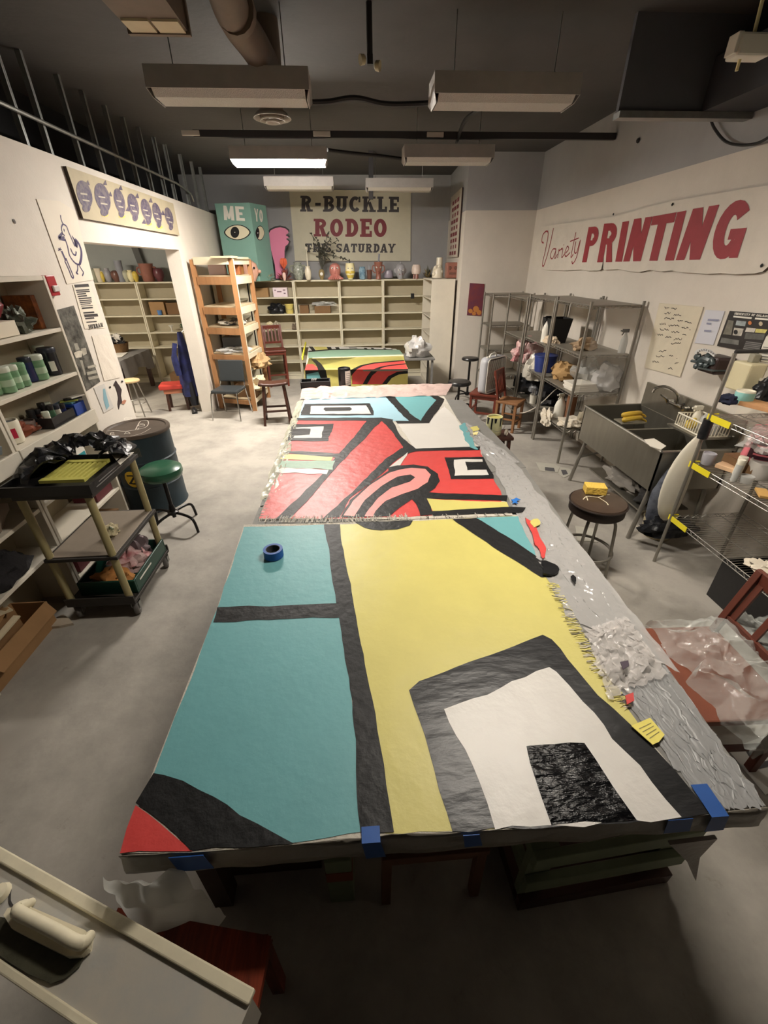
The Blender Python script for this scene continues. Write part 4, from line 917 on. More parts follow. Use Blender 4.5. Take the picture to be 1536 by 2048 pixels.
# fan cord
cp = [Z(990, 788, .47)]+[YP(x, y, yy) for x, y, yy in ((1005, 800, 6.3), (1022, 818, 6.1), (1040, 826, 5.9), (1062, 820, 5.75), (1085, 804, 5.7), (1110, 780, 5.66), (1128, 771, 5.64), (1152, 768, 5.6))]
one(MB().tube(smooth_path(cp), .006, M('cord_white', (216, 208, 194), .5), 6), 'power_cord', 'white power cord drooping from the box fan to the wire rack', 'cord', smooth=True)
def round_stool(label, foot, h, r, mat=None, seat=None, cush=.06, back=False):
    t = thing('swivel_stool', label, 'stool', foot); seat = seat or m_vin; mat = mat or m_chr
    MB().lathe([(r*.9, 0), (r, .012), (r, cush*.6), (r*.9, cush), (r*.3, cush+.008), (.005, cush+.008)], (0, 0, h-cush), seat, 28).build('seat', t, local=True, smooth=True)
    MB().cyl((0, 0, .1), (0, 0, h-cush), .02, mat, seg=12).build('column', t, local=True, smooth=True)
    MB().lathe([(.035, 0), (.04, .03), (.03, .06)], (0, 0, .09), mat, 14).build('hub', t, local=True, smooth=True)
    for k in range(4):
        a = R(25+90*k); MB().tube(smooth_path([(.03*math.cos(a), .03*math.sin(a), .12), (.15*math.cos(a), .15*math.sin(a), .13), (.24*math.cos(a), .24*math.sin(a), .11), (.27*math.cos(a), .27*math.sin(a), .0)]), .013, mat, 8).build('leg', t, local=True, smooth=True)
    return t
f1_ = Z(914, 826); h1 = YP(917, 762, f1_.y).z
m_blkmet = M('metal_black', (38, 36, 36), .35, .6)
round_stool('low black swivel stool at the far right corner of the painted table', f1_, h1, .19, m_blkmet)
f2_ = Vector((YP(938, 745, 7.75).x, 7.75, 0)); h2 = YP(940, 715, 7.75).z
round_stool('taller black swivel stool against the white jog wall behind the fan', f2_, h2, .15, m_blkmet, cush=.045)
# dark stool and paint can beside the table
q = Z(990, 868, .6)
t = thing('stool', 'dark wooden stool beside the far right of the table, under a dripped paint can', 'stool', (q.x, q.y, 0))
MB().box((-.17, -.13, .565), (.17, .13, .6), m_drk).build('seat', t, local=True, bevel=.008)
for sx in (-1, 1):
    for sy in (-1, 1): MB().bar((sx*.15, sy*.11, 0), (sx*.13, sy*.09, .565), .034, .034, m_drk, (0, 1, 0)).build('leg', t, local=True)
    MB().bar((sx*.145, -.1, .2), (sx*.145, .1, .2), .02, .02, m_drk).build('stretcher', t, local=True)
t = thing('paint_can', 'open white paint can with yellow and black drips on the dark stool', 'can', (q.x-.02, q.y+.01, .601))
MB().lathe([(.08, 0), (.084, .005), (.084, .19), (.08, .195), (.07, .19), (.072, .17)], (0, 0, 0), M('can_label', (214, 206, 168), .5, c2=(176, 178, 130), vs=9), 24).build('body', t, local=True, smooth=True)
MB().lathe([(.072, 0), (.01, .002)], (0, 0, .175), YEL, 20).build('paint', t, local=True, label='yellow paint inside')
b = MB()
for a, w_, L in ((200, .5, .07), (235, .25, .12), (260, .35, .05), (300, .3, .09), (330, .5, .04)):
    b.grid(lambda u, v: Vector((.0865*math.cos(R(a)+w_*(u-.5)*(1-.5*v)), .0865*math.sin(R(a)+w_*(u-.5)*(1-.5*v)), .193-L*v)), 5, 3, m_blk)
b.build('drips', t, local=True, label='black paint drips')
MB().tube(smooth_path([(-.085, 0, .16), (-.1, -.06, .1), (0, -.13, .07), (.1, -.06, .1), (.085, 0, .16)]), .002, m_galv, 5).build('handle', t, local=True)
MB().lathe([(.028, 0), (.034, .004), (.034, .02), (.028, .024)], (.14, -.08, .0), m_fanw, 16).build('x', None) if False else None
t = thing('tape_roll', 'small pale tape roll on the dark stool beside the paint can', 'tape', (q.x+.1, q.y-.06, .632), 0)
MB().lathe([(.026, -.012), (.034, -.012), (.034, .012), (.026, .012), (.026, -.012)], (0, 0, .003), M('tape_cream', (206, 196, 180), .6), 20, ax=(.8, -.6, 0), cap=False).build('roll', t, local=True, smooth=True)
# blue masking tape on the canvas
tp = Z(548, 1112, TZ+.007); 
t = thing('tape_roll', 'blue masking tape roll standing on its side on the teal paint', 'tape', (tp.x, tp.y, TZ+.0095))
m_btape = M('tape_blue', (26, 78, 150), .5, var=.06, vs=10)
MB().lathe([(.040, 0), (.055, 0), (.055, .048), (.040, .048), (.040, 0)], (0, 0, 0), m_btape, 32, cap=False).build('tape', t, local=True, smooth=True)
MB().lathe([(.037, .001), (.0398, .001), (.0398, .047), (.037, .047), (.037, .001)], (0, 0, 0), M('core_card', (60, 56, 60), .8), 28, cap=False).build('core', t, local=True, smooth=True)
# ------------------------------------------------------------------ plastic film along the right of the table
m_sheet = M('film_grey', (176, 174, 172), .2, bump=.18, bs=26, spec=.9, alpha=.8)
filmsheet('plastic_sheet', 'clear wrinkled plastic covering the right side of the table beside the yellow', [(1130, 1230), (1360, 1345), (1010, 900), (985, 930)], .0, m_sheet, 46, 150, .011, 2, TZ+.004, 5, st=(.6, 15))
filmsheet('plastic_sheet', 'stretched grey plastic at the near right corner of the table', [(1420, 1625), (1530, 1610), (1330, 1330), (1240, 1385)], .0, M('film_dark', (150, 150, 150), .38, bump=.05, bs=20, spec=.5, alpha=.85), 110, 30, .004, 9, TZ+.003, 4, st=(11, .45))
filmsheet('plastic_sheet', 'bunched clear plastic with pink stains between the two table plastics', [(1215, 1400), (1335, 1350), (1250, 1235), (1170, 1262)], .006, M('film_clear', (222, 216, 212), .12, bump=.3, bs=30, spec=.8, alpha=.45), 90, 70, .026, 5, TZ+.006, 2.2, st=(1, 2.4))
filmsheet('plastic_sheet', 'clear plastic strip along the far right edge beside the white paint', [(985, 930), (1040, 925), (935, 845), (915, 850)], .0, m_sheet, 20, 40, .02, 14, TZ+.003, 6)
filmsheet('plastic_sheet', 'narrow crumpled plastic along the far left edge of the table', [(520, 1000), (560, 990), (606, 800), (596, 803)], .0, M('film_sage', (190, 188, 168), .3, bump=.6, bs=16, alpha=.9), 10, 70, .022, 17, TZ+.002, 6, st=(1, 6))
# dabs and drips of paint on the plastic
def dab(pts, mat, nm, lb, z=TZ+.022, h=.004, seed=1):
    P = [Z(*p, z) for p in pts]; P = wob(P, .012, .02, seed); b = MB(); b.prism(P, (0, 0, h), mat); one(b, nm, lb, 'paint')
dab([(1050, 1036), (1072, 1052), (1092, 1098), (1086, 1118), (1070, 1090), (1060, 1060)], RED, 'paint_smear', 'long red paint smear on the plastic right of the small teal corner', TZ+.016)
dab([(1060, 1045), (1075, 1038), (1080, 1050), (1068, 1056)], YEL, 'paint_dab', 'pale yellow paint dab on the plastic above the red smear', TZ+.02)
dab([(1022, 1000), (1032, 996), (1041, 1000), (1036, 1008), (1024, 1008)], M('paint_blue', (44, 110, 190), .4), 'paint_dab', 'small bright blue paint dab on the plastic near the white window shape', TZ+.02)
dab([(1082, 1124), (1100, 1128), (1118, 1142), (1100, 1152), (1086, 1150)], BLKG, 'paint_dab', 'glossy black lump of paint at the end of the black diagonal', TZ+.014, .012)
dab([(1146, 1150), (1152, 1156), (1150, 1168), (1143, 1160)], BLKG, 'paint_dab', 'small black fleck on the plastic right of the black lump', TZ+.02)
dab([(1250, 1392), (1266, 1386), (1268, 1402), (1254, 1410)], RED, 'paint_dab', 'red paint spot at the lower end of the bunched plastic', TZ+.02)
dab([(1240, 1325), (1256, 1322), (1258, 1332), (1246, 1340)], M('paint_plum', (70, 56, 70), .5), 'paint_dab', 'dark plum smudge on the bunched plastic', TZ+.045)
dab([(940, 856), (955, 852), (958, 860), (945, 864)], YEL, 'paint_dab', 'upper yellow dab on the grey table edge near the paint can', TZ+.012)
dab([(945, 866), (956, 864), (955, 870), (946, 871)], M('paint_cream', (232, 218, 150), .5), 'paint_dab', 'cream dab on the grey table edge under the yellow one', TZ+.012)
dab([(918, 852), (930, 846), (945, 880), (955, 900), (940, 895), (928, 872)], TEAL, 'paint_smear', 'light teal smear along the grey table edge beside the white paint', TZ+.009)
# sticky note and blue tapes
q = [Z(*p, TZ+.013) for p in ((1262, 1452), (1300, 1436), (1329, 1470), (1318, 1484), (1305, 1490))]
t = thing('sticky_note', 'creased yellow lined note lying on the grey plastic near the right corner', 'paper', sum(q, Vector())/5)
MB().prism(q, (0, 0, .002), M('note_yellow', (222, 208, 104), .6, var=.05)).build('sheet', t)
b = MB()
for k in range(4):
    u = .25+.17*k; a_ = q[0].lerp(q[4], u); c_ = q[1].lerp(q[2], u); b.strip([a_.lerp(c_, .15)+Vector((0, 0, .003)), a_.lerp(c_, .85)+Vector((0, 0, .003))], .002, (0, 0, 1), M('ink_grey', (120, 112, 80), .6))
b.build('ruled_lines', t)
def tape_strip(pxs, lb, zt=TZ+.006):
    a_, c_ = e0, e1; P = []
    b = MB(); fy = lambda u: a_.lerp(c_, u)
    (u0, u1, top, dn) = pxs
    p0, p1 = fy(u0), fy(u1); n_ = Vector((0, -.022, 0))
    d_ = Vector((0, top, 0))
    b.add([p0+d_+Vector((0, 0, .008)), p1+d_+Vector((0, 0, .008)), p1+n_+Vector((0, 0, .008)), p0+n_+Vector((0, 0, .008)), p0+n_+Vector((.01, -.002, -dn)), p1+n_+Vector((.015, -.002, -dn*.95))], [(0, 3, 2, 1), (3, 4, 5, 2)], m_btape)
    one(b, 'tape_strip', lb, 'tape', solid=.001)
tape_strip((.357, .385, .02, .085), 'blue tape strip over the table edge below the black upright band')
tape_strip((.51, .535, -.02, .06), 'small blue tape strip on the table edge between yellow and black')
tape_strip((.075, .125, -.02, .075), 'blue tape strip on the table edge under the red corner')
tape_strip((.125, .2, -.021, .06), 'long low blue tape strip right of the one under the red corner') if False else None
tape_strip((.90, .928, .07, .08), 'blue tape strip wrapped over the near right corner of the table')
tape_strip((.83, .87, -.021, .07), 'torn blue tape under the table edge near the right corner')
# torn plastic hanging under the corner, and bag at the left corner
P = [YP(*p, e1.y-.03) for p in ((1340, 1690), (1435, 1678), (1400, 1715), (1392, 1762), (1376, 1725))]
one(MB().prism(P, (0, .012, 0), M('film_rag', (150, 140, 132), .4, alpha=.85, bump=.3)), 'plastic_tatter', 'torn plastic point hanging from the near right corner of the table', 'plastic')
def bagf(u, v):
    p = Z(243, 1712, TZ-.02); wv = .26*(.8+.35*v); z = -.36*v
    return p+Vector((-.03-.03*v+wv*u, -.045-.05*math.sin(u*PI)*(.4+v)+.03*nz((u*4, v*5, 2)), z+.03*nz((u*5, v*3, 8))))
b = MB().grid(bagf, 30, 30, M('bag_milky', (214, 214, 210), .3, alpha=.8, bump=.4, bs=14, transl=.5))
one(b, 'plastic_bag', 'milky plastic bag hanging below the red corner of the table', 'bag', smooth=True)
# ------------------------------------------------------------------ wire racks along the right wall
m_rack = M('rack_steel', (150, 146, 138), .4, .75, var=.1, vs=14); m_deck = M('rack_deck', (150, 144, 132), .5, .5, var=.1, vs=10)
m_wire = M('wire_chrome', (168, 165, 158), .38, .9)
def rack(label, x0, x1, y0, y1, h, zs, solid=True, name='wire_rack', rs=.016, group=None, hh=None):
    t = thing(name, label, 'rack', ((x0+x1)/2, (y0+y1)/2, 0), group=group)
    for i, (x, y) in enumerate(((x0, y0), (x1, y0), (x1, y1), (x0, y1))):
        MB().cyl((x, y, 0), (x, y, (hh or {}).get(i, h)), rs, m_rack, seg=10).build('post', t, smooth=True)
    for z in zs:
        b = MB(); r = .0032
        for dz in (0, -.03):
            b.tube([(x0, y0, z+dz), (x1, y0, z+dz), (x1, y1, z+dz), (x0, y1, z+dz)], r, m_wire, 6, closed=True)
        for (ax, ay), (bx, by) in (((x0, y0), (x0, y1)), ((x0, y0), (x1, y0)), ((x1, y1), (x0, y1))):
            L = math.hypot(bx-ax, by-ay); n = max(4, int(L/.035)); pts = [(ax+(bx-ax)*k/n, ay+(by-ay)*k/n, z-(.03 if k % 2 else 0)) for k in range(n+1)]
            b.tube(pts, .003, m_wire, 5)
        s_ = b.build('shelf', t)
        b = MB()
        if solid: b.box((x0+.005, y0+.005, z-.012), (x1-.005, y1-.005, z+.004), m_deck)
        else:
            n = int((y1-y0)/.024)
            for k in range(1, n): b.tube([(x0, y0+(y1-y0)*k/n, z+.003), (x1, y0+(y1-y0)*k/n, z+.003)], .0022, m_wire, 4, cap=False)
            for k in (1, 2): b.tube([(x0+(x1-x0)*k/3, y0, z-.002), (x0+(x1-x0)*k/3, y1, z-.002)], .004, m_wire, 5)
        b.build('deck', s_)
    return t
XC0, XC1 = 2.52, 3.09
rack('near grey rack of the right wall row with a paper covered lower deck', XC0, XC1, 4.79, 5.63, 1.84, [.43, .87, 1.30, 1.80])
rack('middle grey rack of the right wall row holding a black bin and blue tub', XC0, XC1, 5.68, 6.52, 1.82, [.43, .87, 1.26, 1.79])
rack('third grey rack along the right wall, empty upper decks', XC0, XC1, 6.60, 7.42, 1.78, [.43, .87, 1.22, 1.75])
rack('far grey rack standing across the corner by the white jog wall', 2.36, 3.05, 7.75, 8.3, 1.76, [.44, .87, 1.27, 1.74])
# things on the racks
CC = cr(960, 560, 4.518)
def onz(x, y, z): return Z(*CC(x, y), z)
q = onz(680, 545, 1.27); t = thing('waste_bin', 'black square bin on the middle rack', 'bin', (2.72, 5.98, 1.266))
MB().prism([(-.11, -.11, 0), (.11, -.11, 0), (.11, .11, 0), (-.11, .11, 0)], (0, 0, .01), m_blk).build('base', t, local=True)
b = MB()
for s1, s2 in (((-.11, -.11), (.11, -.11)), ((.11, -.11), (.11, .11)), ((.11, .11), (-.11, .11)), ((-.11, .11), (-.11, -.11))):
    b.add([(s1[0], s1[1], 0), (s2[0], s2[1], 0), (s2[0]*1.3, s2[1]*1.3, .3), (s1[0]*1.3, s1[1]*1.3, .3)], [(0, 1, 2, 3)], m_blk)
b.build('wall', t, local=True, solid=.006)
def spray(label, pos, col, h=.22, r=.04, top=None):
    t = thing('spray_bottle', label, 'bottle', pos)
    MB().lathe([(r, 0), (r, h*.45), (r*.8, h*.6), (r*.35, h*.78), (r*.32, h*.84)], (0, 0, 0), col, 16).build('body', t, local=True, smooth=True)
    b = MB().cbox((-.01, 0, h*.9), (.07, .025, .035), top or m_blk).cbox((-.055, 0, h*.9), (.025, .015, .015), top or m_blk); b.bar((-.02, 0, h*.88), (-.045, 0, h*.72), .012, .01, top or m_blk); b.build('trigger', t, local=True, bevel=.002)
    return t
spray('white spray bottle with a black trigger left of the black bin', (2.6, 5.98, 1.266), m_fanw, .34, .06)
blob('rag', 'cream rag bunched along the front edge of the middle rack', 'rag', (2.6, 5.8, 1.266), (.06, .2, .06), M('rag_cream', (206, 186, 160), .85, bump=.3), 51, .45)
blob('cloth_bundle', 'tan folded cloth on the near rack third deck', 'cloth', (2.72, 5.15, 1.306), (.14, .12, .07), M('cloth_tan', (176, 150, 120), .85, bump=.2), 52, .35)
t = thing('plastic_tub', 'blue plastic tub on the second deck of the middle rack', 'tub', (2.66, 6.0, .876))
MB().lathe([(.12, 0), (.125, .01), (.15, .2), (.158, .205), (.158, .22), (.145, .215)], (0, 0, 0), M('tub_blue', (46, 62, 128), .4), 22).build('body', t, local=True, smooth=True)
m_pbag = M('bag_pink', (222, 190, 186), .25, alpha=.85, bump=.6, bs=16, c2=(206, 120, 126), vs=7, thr=(.35, .55))
blob('plastic_bag', 'pink and white plastic bag stuffed in the third rack by the chair back', 'bag', (2.66, 6.75, .876), (.2, .2, .2), m_pbag, 53, .4)
m_wbag = M('bag_white', (214, 208, 194), .25, alpha=.88, bump=.6, bs=14)
blob('plastic_bag', 'white plastic bag hanging over the black bag in the middle rack', 'bag', (2.64, 6.3, .70), (.13, .16, .2), m_wbag, 54, .4)
blob('trash_bag', 'black trash bag on the lower deck behind the white bag', 'bag', (2.74, 6.6, .436), (.2, .35, .2), m_bagb, 55, .3)
blob('trash_bag', 'low black bag on the lower deck of the middle rack', 'bag', (2.78, 5.95, .436), (.2, .2, .15), m_bagb, 56, .3)
blob('paper_bag', 'tan paper bag lying on the second deck of the near rack', 'bag', (2.74, 5.5, .876), (.16, .2, .13), M('kraft_tan', (170, 136, 90), .85, bump=.2), 57, .3)
blob('plastic_bag', 'clear plastic bag beside the tan paper bag in the near rack', 'bag', (2.86, 5.2, .876), (.14, .15, .18), m_film, 58, .4)
t = thing('paper_stack', 'stack of white sheets on the front of the near rack second deck', 'paper', (2.7, 4.97, .875), R(4))
for k in range(4): MB().cbox((.006*(-1)**k, .005*k, .012+.022*k), (.3, .26, .02), M('paper_white', (222, 216, 204), .7)).build('sheet_bundle', t, local=True)
t = blob('plastic_bag', 'big clear knotted bag on the wall side of the near rack', 'bag', (2.97, 4.93, .876), (.15, .14, .19), M('bag_clear'), 59, .25)
t = thing('paint_cup', 'white cup with brushes on the lower deck of the middle rack', 'cup', (2.56, 5.95, .436))
MB().lathe([(.045, 0), (.055, .12), (.058, .125), (.05, .12), (.042, .02)], (0, 0, 0), m_fanw, 16).build('cup', t, local=True, smooth=True)
for k in range(3): MB().cyl((.01*k-.01, 0, .03), (.02*k-.02, .02, .2), .005, M('brush_grey', (110, 104, 98), .6), seg=6).build('brush', t, local=True)
spray('white jug with a trigger on the lower deck of the near rack', (2.66, 5.3, .436), m_fanw, .32, .07, m_fanw)
t = thing('kraft_roll', 'upright brown paper roll on the lower deck of the near rack', 'roll', (2.76, 5.22, .436))
MB().cyl((0, 0, 0), (0, 0, .36), .06, M('kraft_dark', (130, 88, 62), .8), seg=18).build('roll', t, local=True, smooth=True)
blob('rag', 'white rag hanging over the front of the near rack lower deck', 'rag', (2.50, 5.3, .34), (.05, .13, .12), M('rag_white', (214, 204, 186), .85, bump=.3), 60, .45)
blob('rag', 'crumpled white cloth on the near end of the lower deck', 'rag', (2.66, 4.96, .436), (.13, .15, .05), M('rag_white'), 61, .5)
blob('stone', 'rounded grey-tan lump behind the crumpled white cloth', 'lump', (2.85, 4.98, .436), (.1, .1, .1), M('lump_grey', (150, 140, 120), .8, var=.2), 62, .2)
# draped clear plastic on the near rack end
m_drape = M('film_drape', (206, 204, 200), .16, alpha=.22, bump=.5, bs=7, spec=.8)
def drp(u, v): return Vector((XC0+.06+(XC1-XC0-.1)*u, 4.765-.02*nz((u*3, v*4, 1))-.012*math.sin(u*9+v*3), 1.78-1.0*v+.1*u*v))
one(MB().grid(drp, 20, 24, m_drape), 'plastic_drape', 'thin clear plastic draped down the end of the near rack', 'plastic', smooth=True)
spray('clear spray bottle hooked at the wall end of the near rack', (3.03, 4.87, 1.306), M('bottle_clear', (200, 200, 196), .15, alpha=.6), .26, .04, m_vin)
# ------------------------------------------------------------------ lettered sign on the right wall
XS = XR-.03
cS = cr(1050, 350, 3.1605)
m_sg = M('old_sign_white', (212, 204, 192), .7, var=.05, vs=5, bump=.1); m_sred = M('sign_red', (150, 52, 60), .6, var=.08, vs=12)
edge = [(48, 570), (95, 590), (140, 600), (250, 605), (355, 598), (400, 606), (470, 604), (490, 590), (500, 600), (590, 596), (650, 608), (720, 614), (790, 600), (860, 610), (930, 604), (990, 616), (1060, 618), (1150, 626), (1240, 620), (1330, 628), (1450, 622), (1500, 612), (1560, 560), (1580, 60), (1400, 85), (900, 170), (560, 262), (300, 298), (140, 320), (70, 360), (52, 450)]
t = thing('sign', 'long torn white sign lettered Variety PRINTING in red on the right wall', 'sign', XP(*cS(800, 480), XS))
MB().prism([XP(*cS(*p), XS) for p in edge][::-1], (.028, 0, 0), m_sg, M('sign_edge', (96, 84, 72), .8)).build('board', t)
wS = lambda x, y: XP(*cS(x, y), XS-.003)
for ch, q in (('P', ((360, 552), (440, 550), (478, 322), (402, 330))), ('R', ((455, 552), (555, 550), (596, 300), (500, 308))), ('I', ((570, 548), (612, 548), (658, 290), (616, 297))), ('N', ((620, 547), (730, 545), (806, 262), (690, 278))), ('T', ((745, 542), (880, 542), (958, 235), (808, 262))), ('I', ((884, 541), (940, 540), (1020, 224), (962, 236))), ('N', ((952, 538), (1105, 535), (1228, 187), (1062, 214))), ('G', ((1150, 536), (1345, 530), (1470, 140), (1250, 172)))):
    b = MB(); text(b, ch, [wS(*p) for p in q], m_sred, slab=False, t=.3 if ch not in 'I' else .3); b.build('letter', t, label='red painted letter '+ch)
b = MB()
for st, w_ in (([(118, 430), (106, 420), (112, 380), (135, 355), (146, 375), (130, 470), (110, 560), (120, 570), (150, 470), (180, 335)], .018), ([(196, 468), (175, 470), (160, 510), (172, 530), (190, 490), (196, 465), (188, 528), (205, 500)], .014), ([(205, 525), (216, 468), (214, 480), (236, 462), (230, 475)], .014), ([(240, 465), (232, 522), (248, 500)], .014), ([(244, 445), (246, 440)], .014), ([(255, 495), (275, 470), (268, 450), (252, 490), (258, 515), (285, 490)], .014), ([(322, 362), (290, 515), (305, 500)], .015), ([(285, 420), (340, 398)], .012), ([(322, 420), (312, 480), (325, 490), (350, 410), (325, 520), (302, 560), (296, 545)], .015)):
    b.strip(smooth_path([wS(*p) for p in st], 4), w_*1.15, (1, 0, 0), m_sred)
b.build('script', t, label='red brush script reading Variety')
b = MB(); b.poly([wS(470, 606), wS(492, 592), wS(498, 520), wS(490, 560), wS(482, 595)], M('crack_dark', (70, 62, 56), .9)); b.build('crack', t)
for p in ((562, 248), (935, 186), (1500, 572)): MB().lathe([(.004, 0), (.014, .006), (.004, .014)], XP(*cS(*p), XS-.002), m_blk, 8, ax=(-1, 0, 0)).build('screw', t)
# ------------------------------------------------------------------ papers on the right wall
XW = XR-.004
def scrib(b, f, x0, x1, y, mat, w, rnd, dx=6, amp=3, nrm=(1, 0, 0), gap=.25):
    x = x0
    while x < x1:
        L = rnd.uniform(8, 22)
        if rnd.random() > gap:
            pts = []; k = 0
            while x+k*dx*.5 < min(x+L, x1): pts.append(f(x+k*dx*.5, y(x)+rnd.uniform(-amp, amp))); k += 1
            if len(pts) > 1: b.strip(pts, w, nrm, mat)
        x += L+rnd.uniform(2, 6)
def wallpaper(name, label, cat, pts, mat, X=XW, th=.004, sgn=1):
    P = [XP(*p, X) for p in pts]; c = sum(P, Vector())/len(P); t = thing(name, label, cat, c)
    MB().prism(P if sgn > 0 else P[::-1], (-th*sgn, 0, 0), mat).build('sheet', t); return t
m_ink = M('ink_black', (52, 46, 46), .7); m_inkp = M('ink_purple', (52, 34, 84), .6)
t = wallpaper('poster', 'cream hand-lettered poster with a long handwritten list by the sink', 'poster', [(1320, 606), (1408, 614), (1361, 754), (1290, 735)], M('poster_cream', (212, 202, 180), .7, var=.05, vs=6), th=.008)
b = MB(); rnd = random.Random(8); f = lambda x, y: XP(x, y, XW-.010)
for r_ in range(11):
    k = (r_+.9)/12; xa, xb_ = 1320+(1292-1320)*k+8+rnd.uniform(0, 14), 1405+(1361-1405)*k-8-rnd.uniform(0, 12); ya_, yb_ = 606+(735-606)*k, 614+(754-614)*k
    scrib(b, f, xa, xb_, lambda x: ya_+(yb_-ya_)*(x-xa)/max(1, xb_-xa), m_ink, .006, rnd, 3, 2.2)
b.build('handwriting', t)
t = wallpaper('paper', 'pale bluish notice sheet on the wall between the cream poster and the black poster', 'paper', [(1412, 620), (1450, 622), (1427, 690), (1390, 686)], M('paper_pale_blue', (204, 204, 212), .7))
b = MB()
for k, w_ in ((.25, 22), (.36, 8), (.58, 14)):
    xa, ya_ = 1412+(1390-1412)*k+9, 620+66*k+3; b.strip([f(xa, ya_), f(xa+w_, ya_+1)], .014, (1, 0, 0), M('ink_blue_grey', (140, 142, 166), .7))
b.build('print', t)
cP = cr(1280, 590, 6.0)
t = wallpaper('poster', 'black poster with small object photos and white title words above the soap dispenser', 'poster', [cP(1085, 190), cP(1640, 235), cP(1425, 705), cP(930, 610)], M('poster_black', (40, 37, 38), .4, var=.1), th=.006)
fP = lambda x, y: XP(*cP(x, y), XW-.008)
b = MB(); text(b, 'UNIVERSITY OF OKLAHOMA', [fP(1130, 235), fP(1600, 275), fP(1610, 248), fP(1140, 208)], m_wht, slab=False, t=.26)
b.strip([fP(1120, 258), fP(1340, 278)], .012, (1, 0, 0), m_wht); b.strip([fP(1380, 282), fP(1590, 298)], .012, (1, 0, 0), m_wht); b.build('title', t)
PH = [((1060, 300), (1125, 310), (1095, 480), (995, 470), (120, 116, 104)), ((1160, 305), (1275, 318), (1260, 375), (1145, 362), (150, 158, 160)), ((1130, 392), (1245, 405), (1215, 492), (1110, 482), (190, 184, 172)), ((1280, 390), (1390, 400), (1370, 450), (1260, 440), (206, 200, 190)), ((1390, 405), (1530, 415), (1500, 460), (1380, 450), (200, 190, 110)), ((1270, 455), (1500, 470), (1480, 540), (1250, 525), (92, 92, 88)), ((980, 510), (1190, 545), (1180, 600), (960, 570), (108, 108, 104))]
for i, (*q, c_) in enumerate(PH):
    b = MB(); b.poly([fP(*p) for p in q][::-1], M('photo_tone_%d' % i, c_, .5, var=.35, vs=16)); b.build('photo', t)
b = MB()
for c_, r_, m_ in (((1320, 335), 22, M('photo_orange', (196, 120, 66), .5)), ((1450, 345), 24, M('photo_ring', (190, 176, 150), .5)), ((1150, 445), 26, m_blk)): b.poly([fP(c_[0]+r_*math.cos(R(a)), c_[1]+r_*1.1*math.sin(R(a))) + Vector((-.001, 0, 0)) for a in range(0, 360, 30)], m_)
b.build('photo_shapes', t)
b = MB()
for k in range(6): b.strip([fP(1270-8*k, 560+20*k), fP(1460-8*k, 585+20*k)], .008, (1, 0, 0), M('print_grey'))
b.build('small_print', t)
t = wallpaper('paper', 'white taped notice at the right edge beside the black poster', 'paper', [(1530, 672), (1580, 678), (1570, 728), (1518, 722)], M('paper_white'))
b = MB()
for k in range(5): b.strip([f(1526-1.5*k, 694+6*k), f(1560-1.5*k, 698+6*k)], .006, (1, 0, 0), M('print_grey'))
b.build('print', t)
# towel dispenser with a sea-life sculpture
cD = cP
a0 = XP(*cD(1010, 680), XR); 
dY0, dY1 = XP(*cD(700, 900), XR-.16).y, XP(*cD(890, 900), XR-.16).y
dz0, dz1 = XP(*cD(640, 890), XR-.16).z, XP(*cD(690, 690), XR-.16).z
dya, dyb = min(dY0, dY1), max(dY0, dY1)
t = thing('towel_dispenser', 'black wall dispenser decorated with a dark fish sculpture and a curved banner', 'dispenser', (XR-.09, (dya+dyb)/2, dz0))
m_disp = M('dispenser_brown', (62, 48, 46), .4, var=.1)
MB().box((XR-.17, dya-.02, dz0), (XR-.002, dyb+.02, dz1), m_disp).build('housing', t, bevel=.02)
m_slate = M('slate_glaze', (66, 76, 78), .3, var=.3, vs=16)
fD = lambda x, y, d=.18: XP(*cD(x, y), XR-d)
b = MB().tube(smooth_path([fD(620, 790), fD(700, 800), fD(780, 770), fD(860, 800), fD(870, 840)]), [.012]*5+[.03]*8+[.02]*4, m_slate, 8); b.build('fish', t, smooth=True)
for (x, y) in ((680, 850), (740, 830), (800, 840), (690, 740), (820, 730)):
    lump(MB(), fD(x, y), (.03, .035, .03), m_slate, int(x), .4).build('shell', t, smooth=True) if False else MB().lathe([(.004, -.02), (.03, -.005), (.026, .012), (.004, .026)], fD(x, y), m_slate, 10, ax=(-1, .3*(x % 3-1), .3)).build('shell', t, smooth=True)
ban = [fD(x, y, .2) for x, y in ((668, 690), (700, 655), (770, 640), (850, 660), (920, 715), (900, 742), (840, 695), (770, 672), (715, 682), (690, 712))]
MB().prism(ban[::-1], (-.012, 0, 0), M('banner_white', (206, 206, 204), .6)).build('banner', t)
b = MB(); rnd = random.Random(4)
for x, y in ((690, 690), (715, 672), (740, 664), (768, 660), (796, 664), (824, 674), (850, 688), (876, 704), (900, 722)):
    b.strip([fD(x-6, y+8, .2135), fD(x-4, y-8, .2135), fD(x+4, y-6, .2135), fD(x+6, y+9, .2135)], .005, (1, 0, 0), m_ink)
b.build('lettering', t)
MB().prism([fD(632, 870, .19), fD(870, 920, .19), fD(872, 900, .19), fD(640, 848, .19)], (.17, 0, 0), m_slate).build('ledge', t)
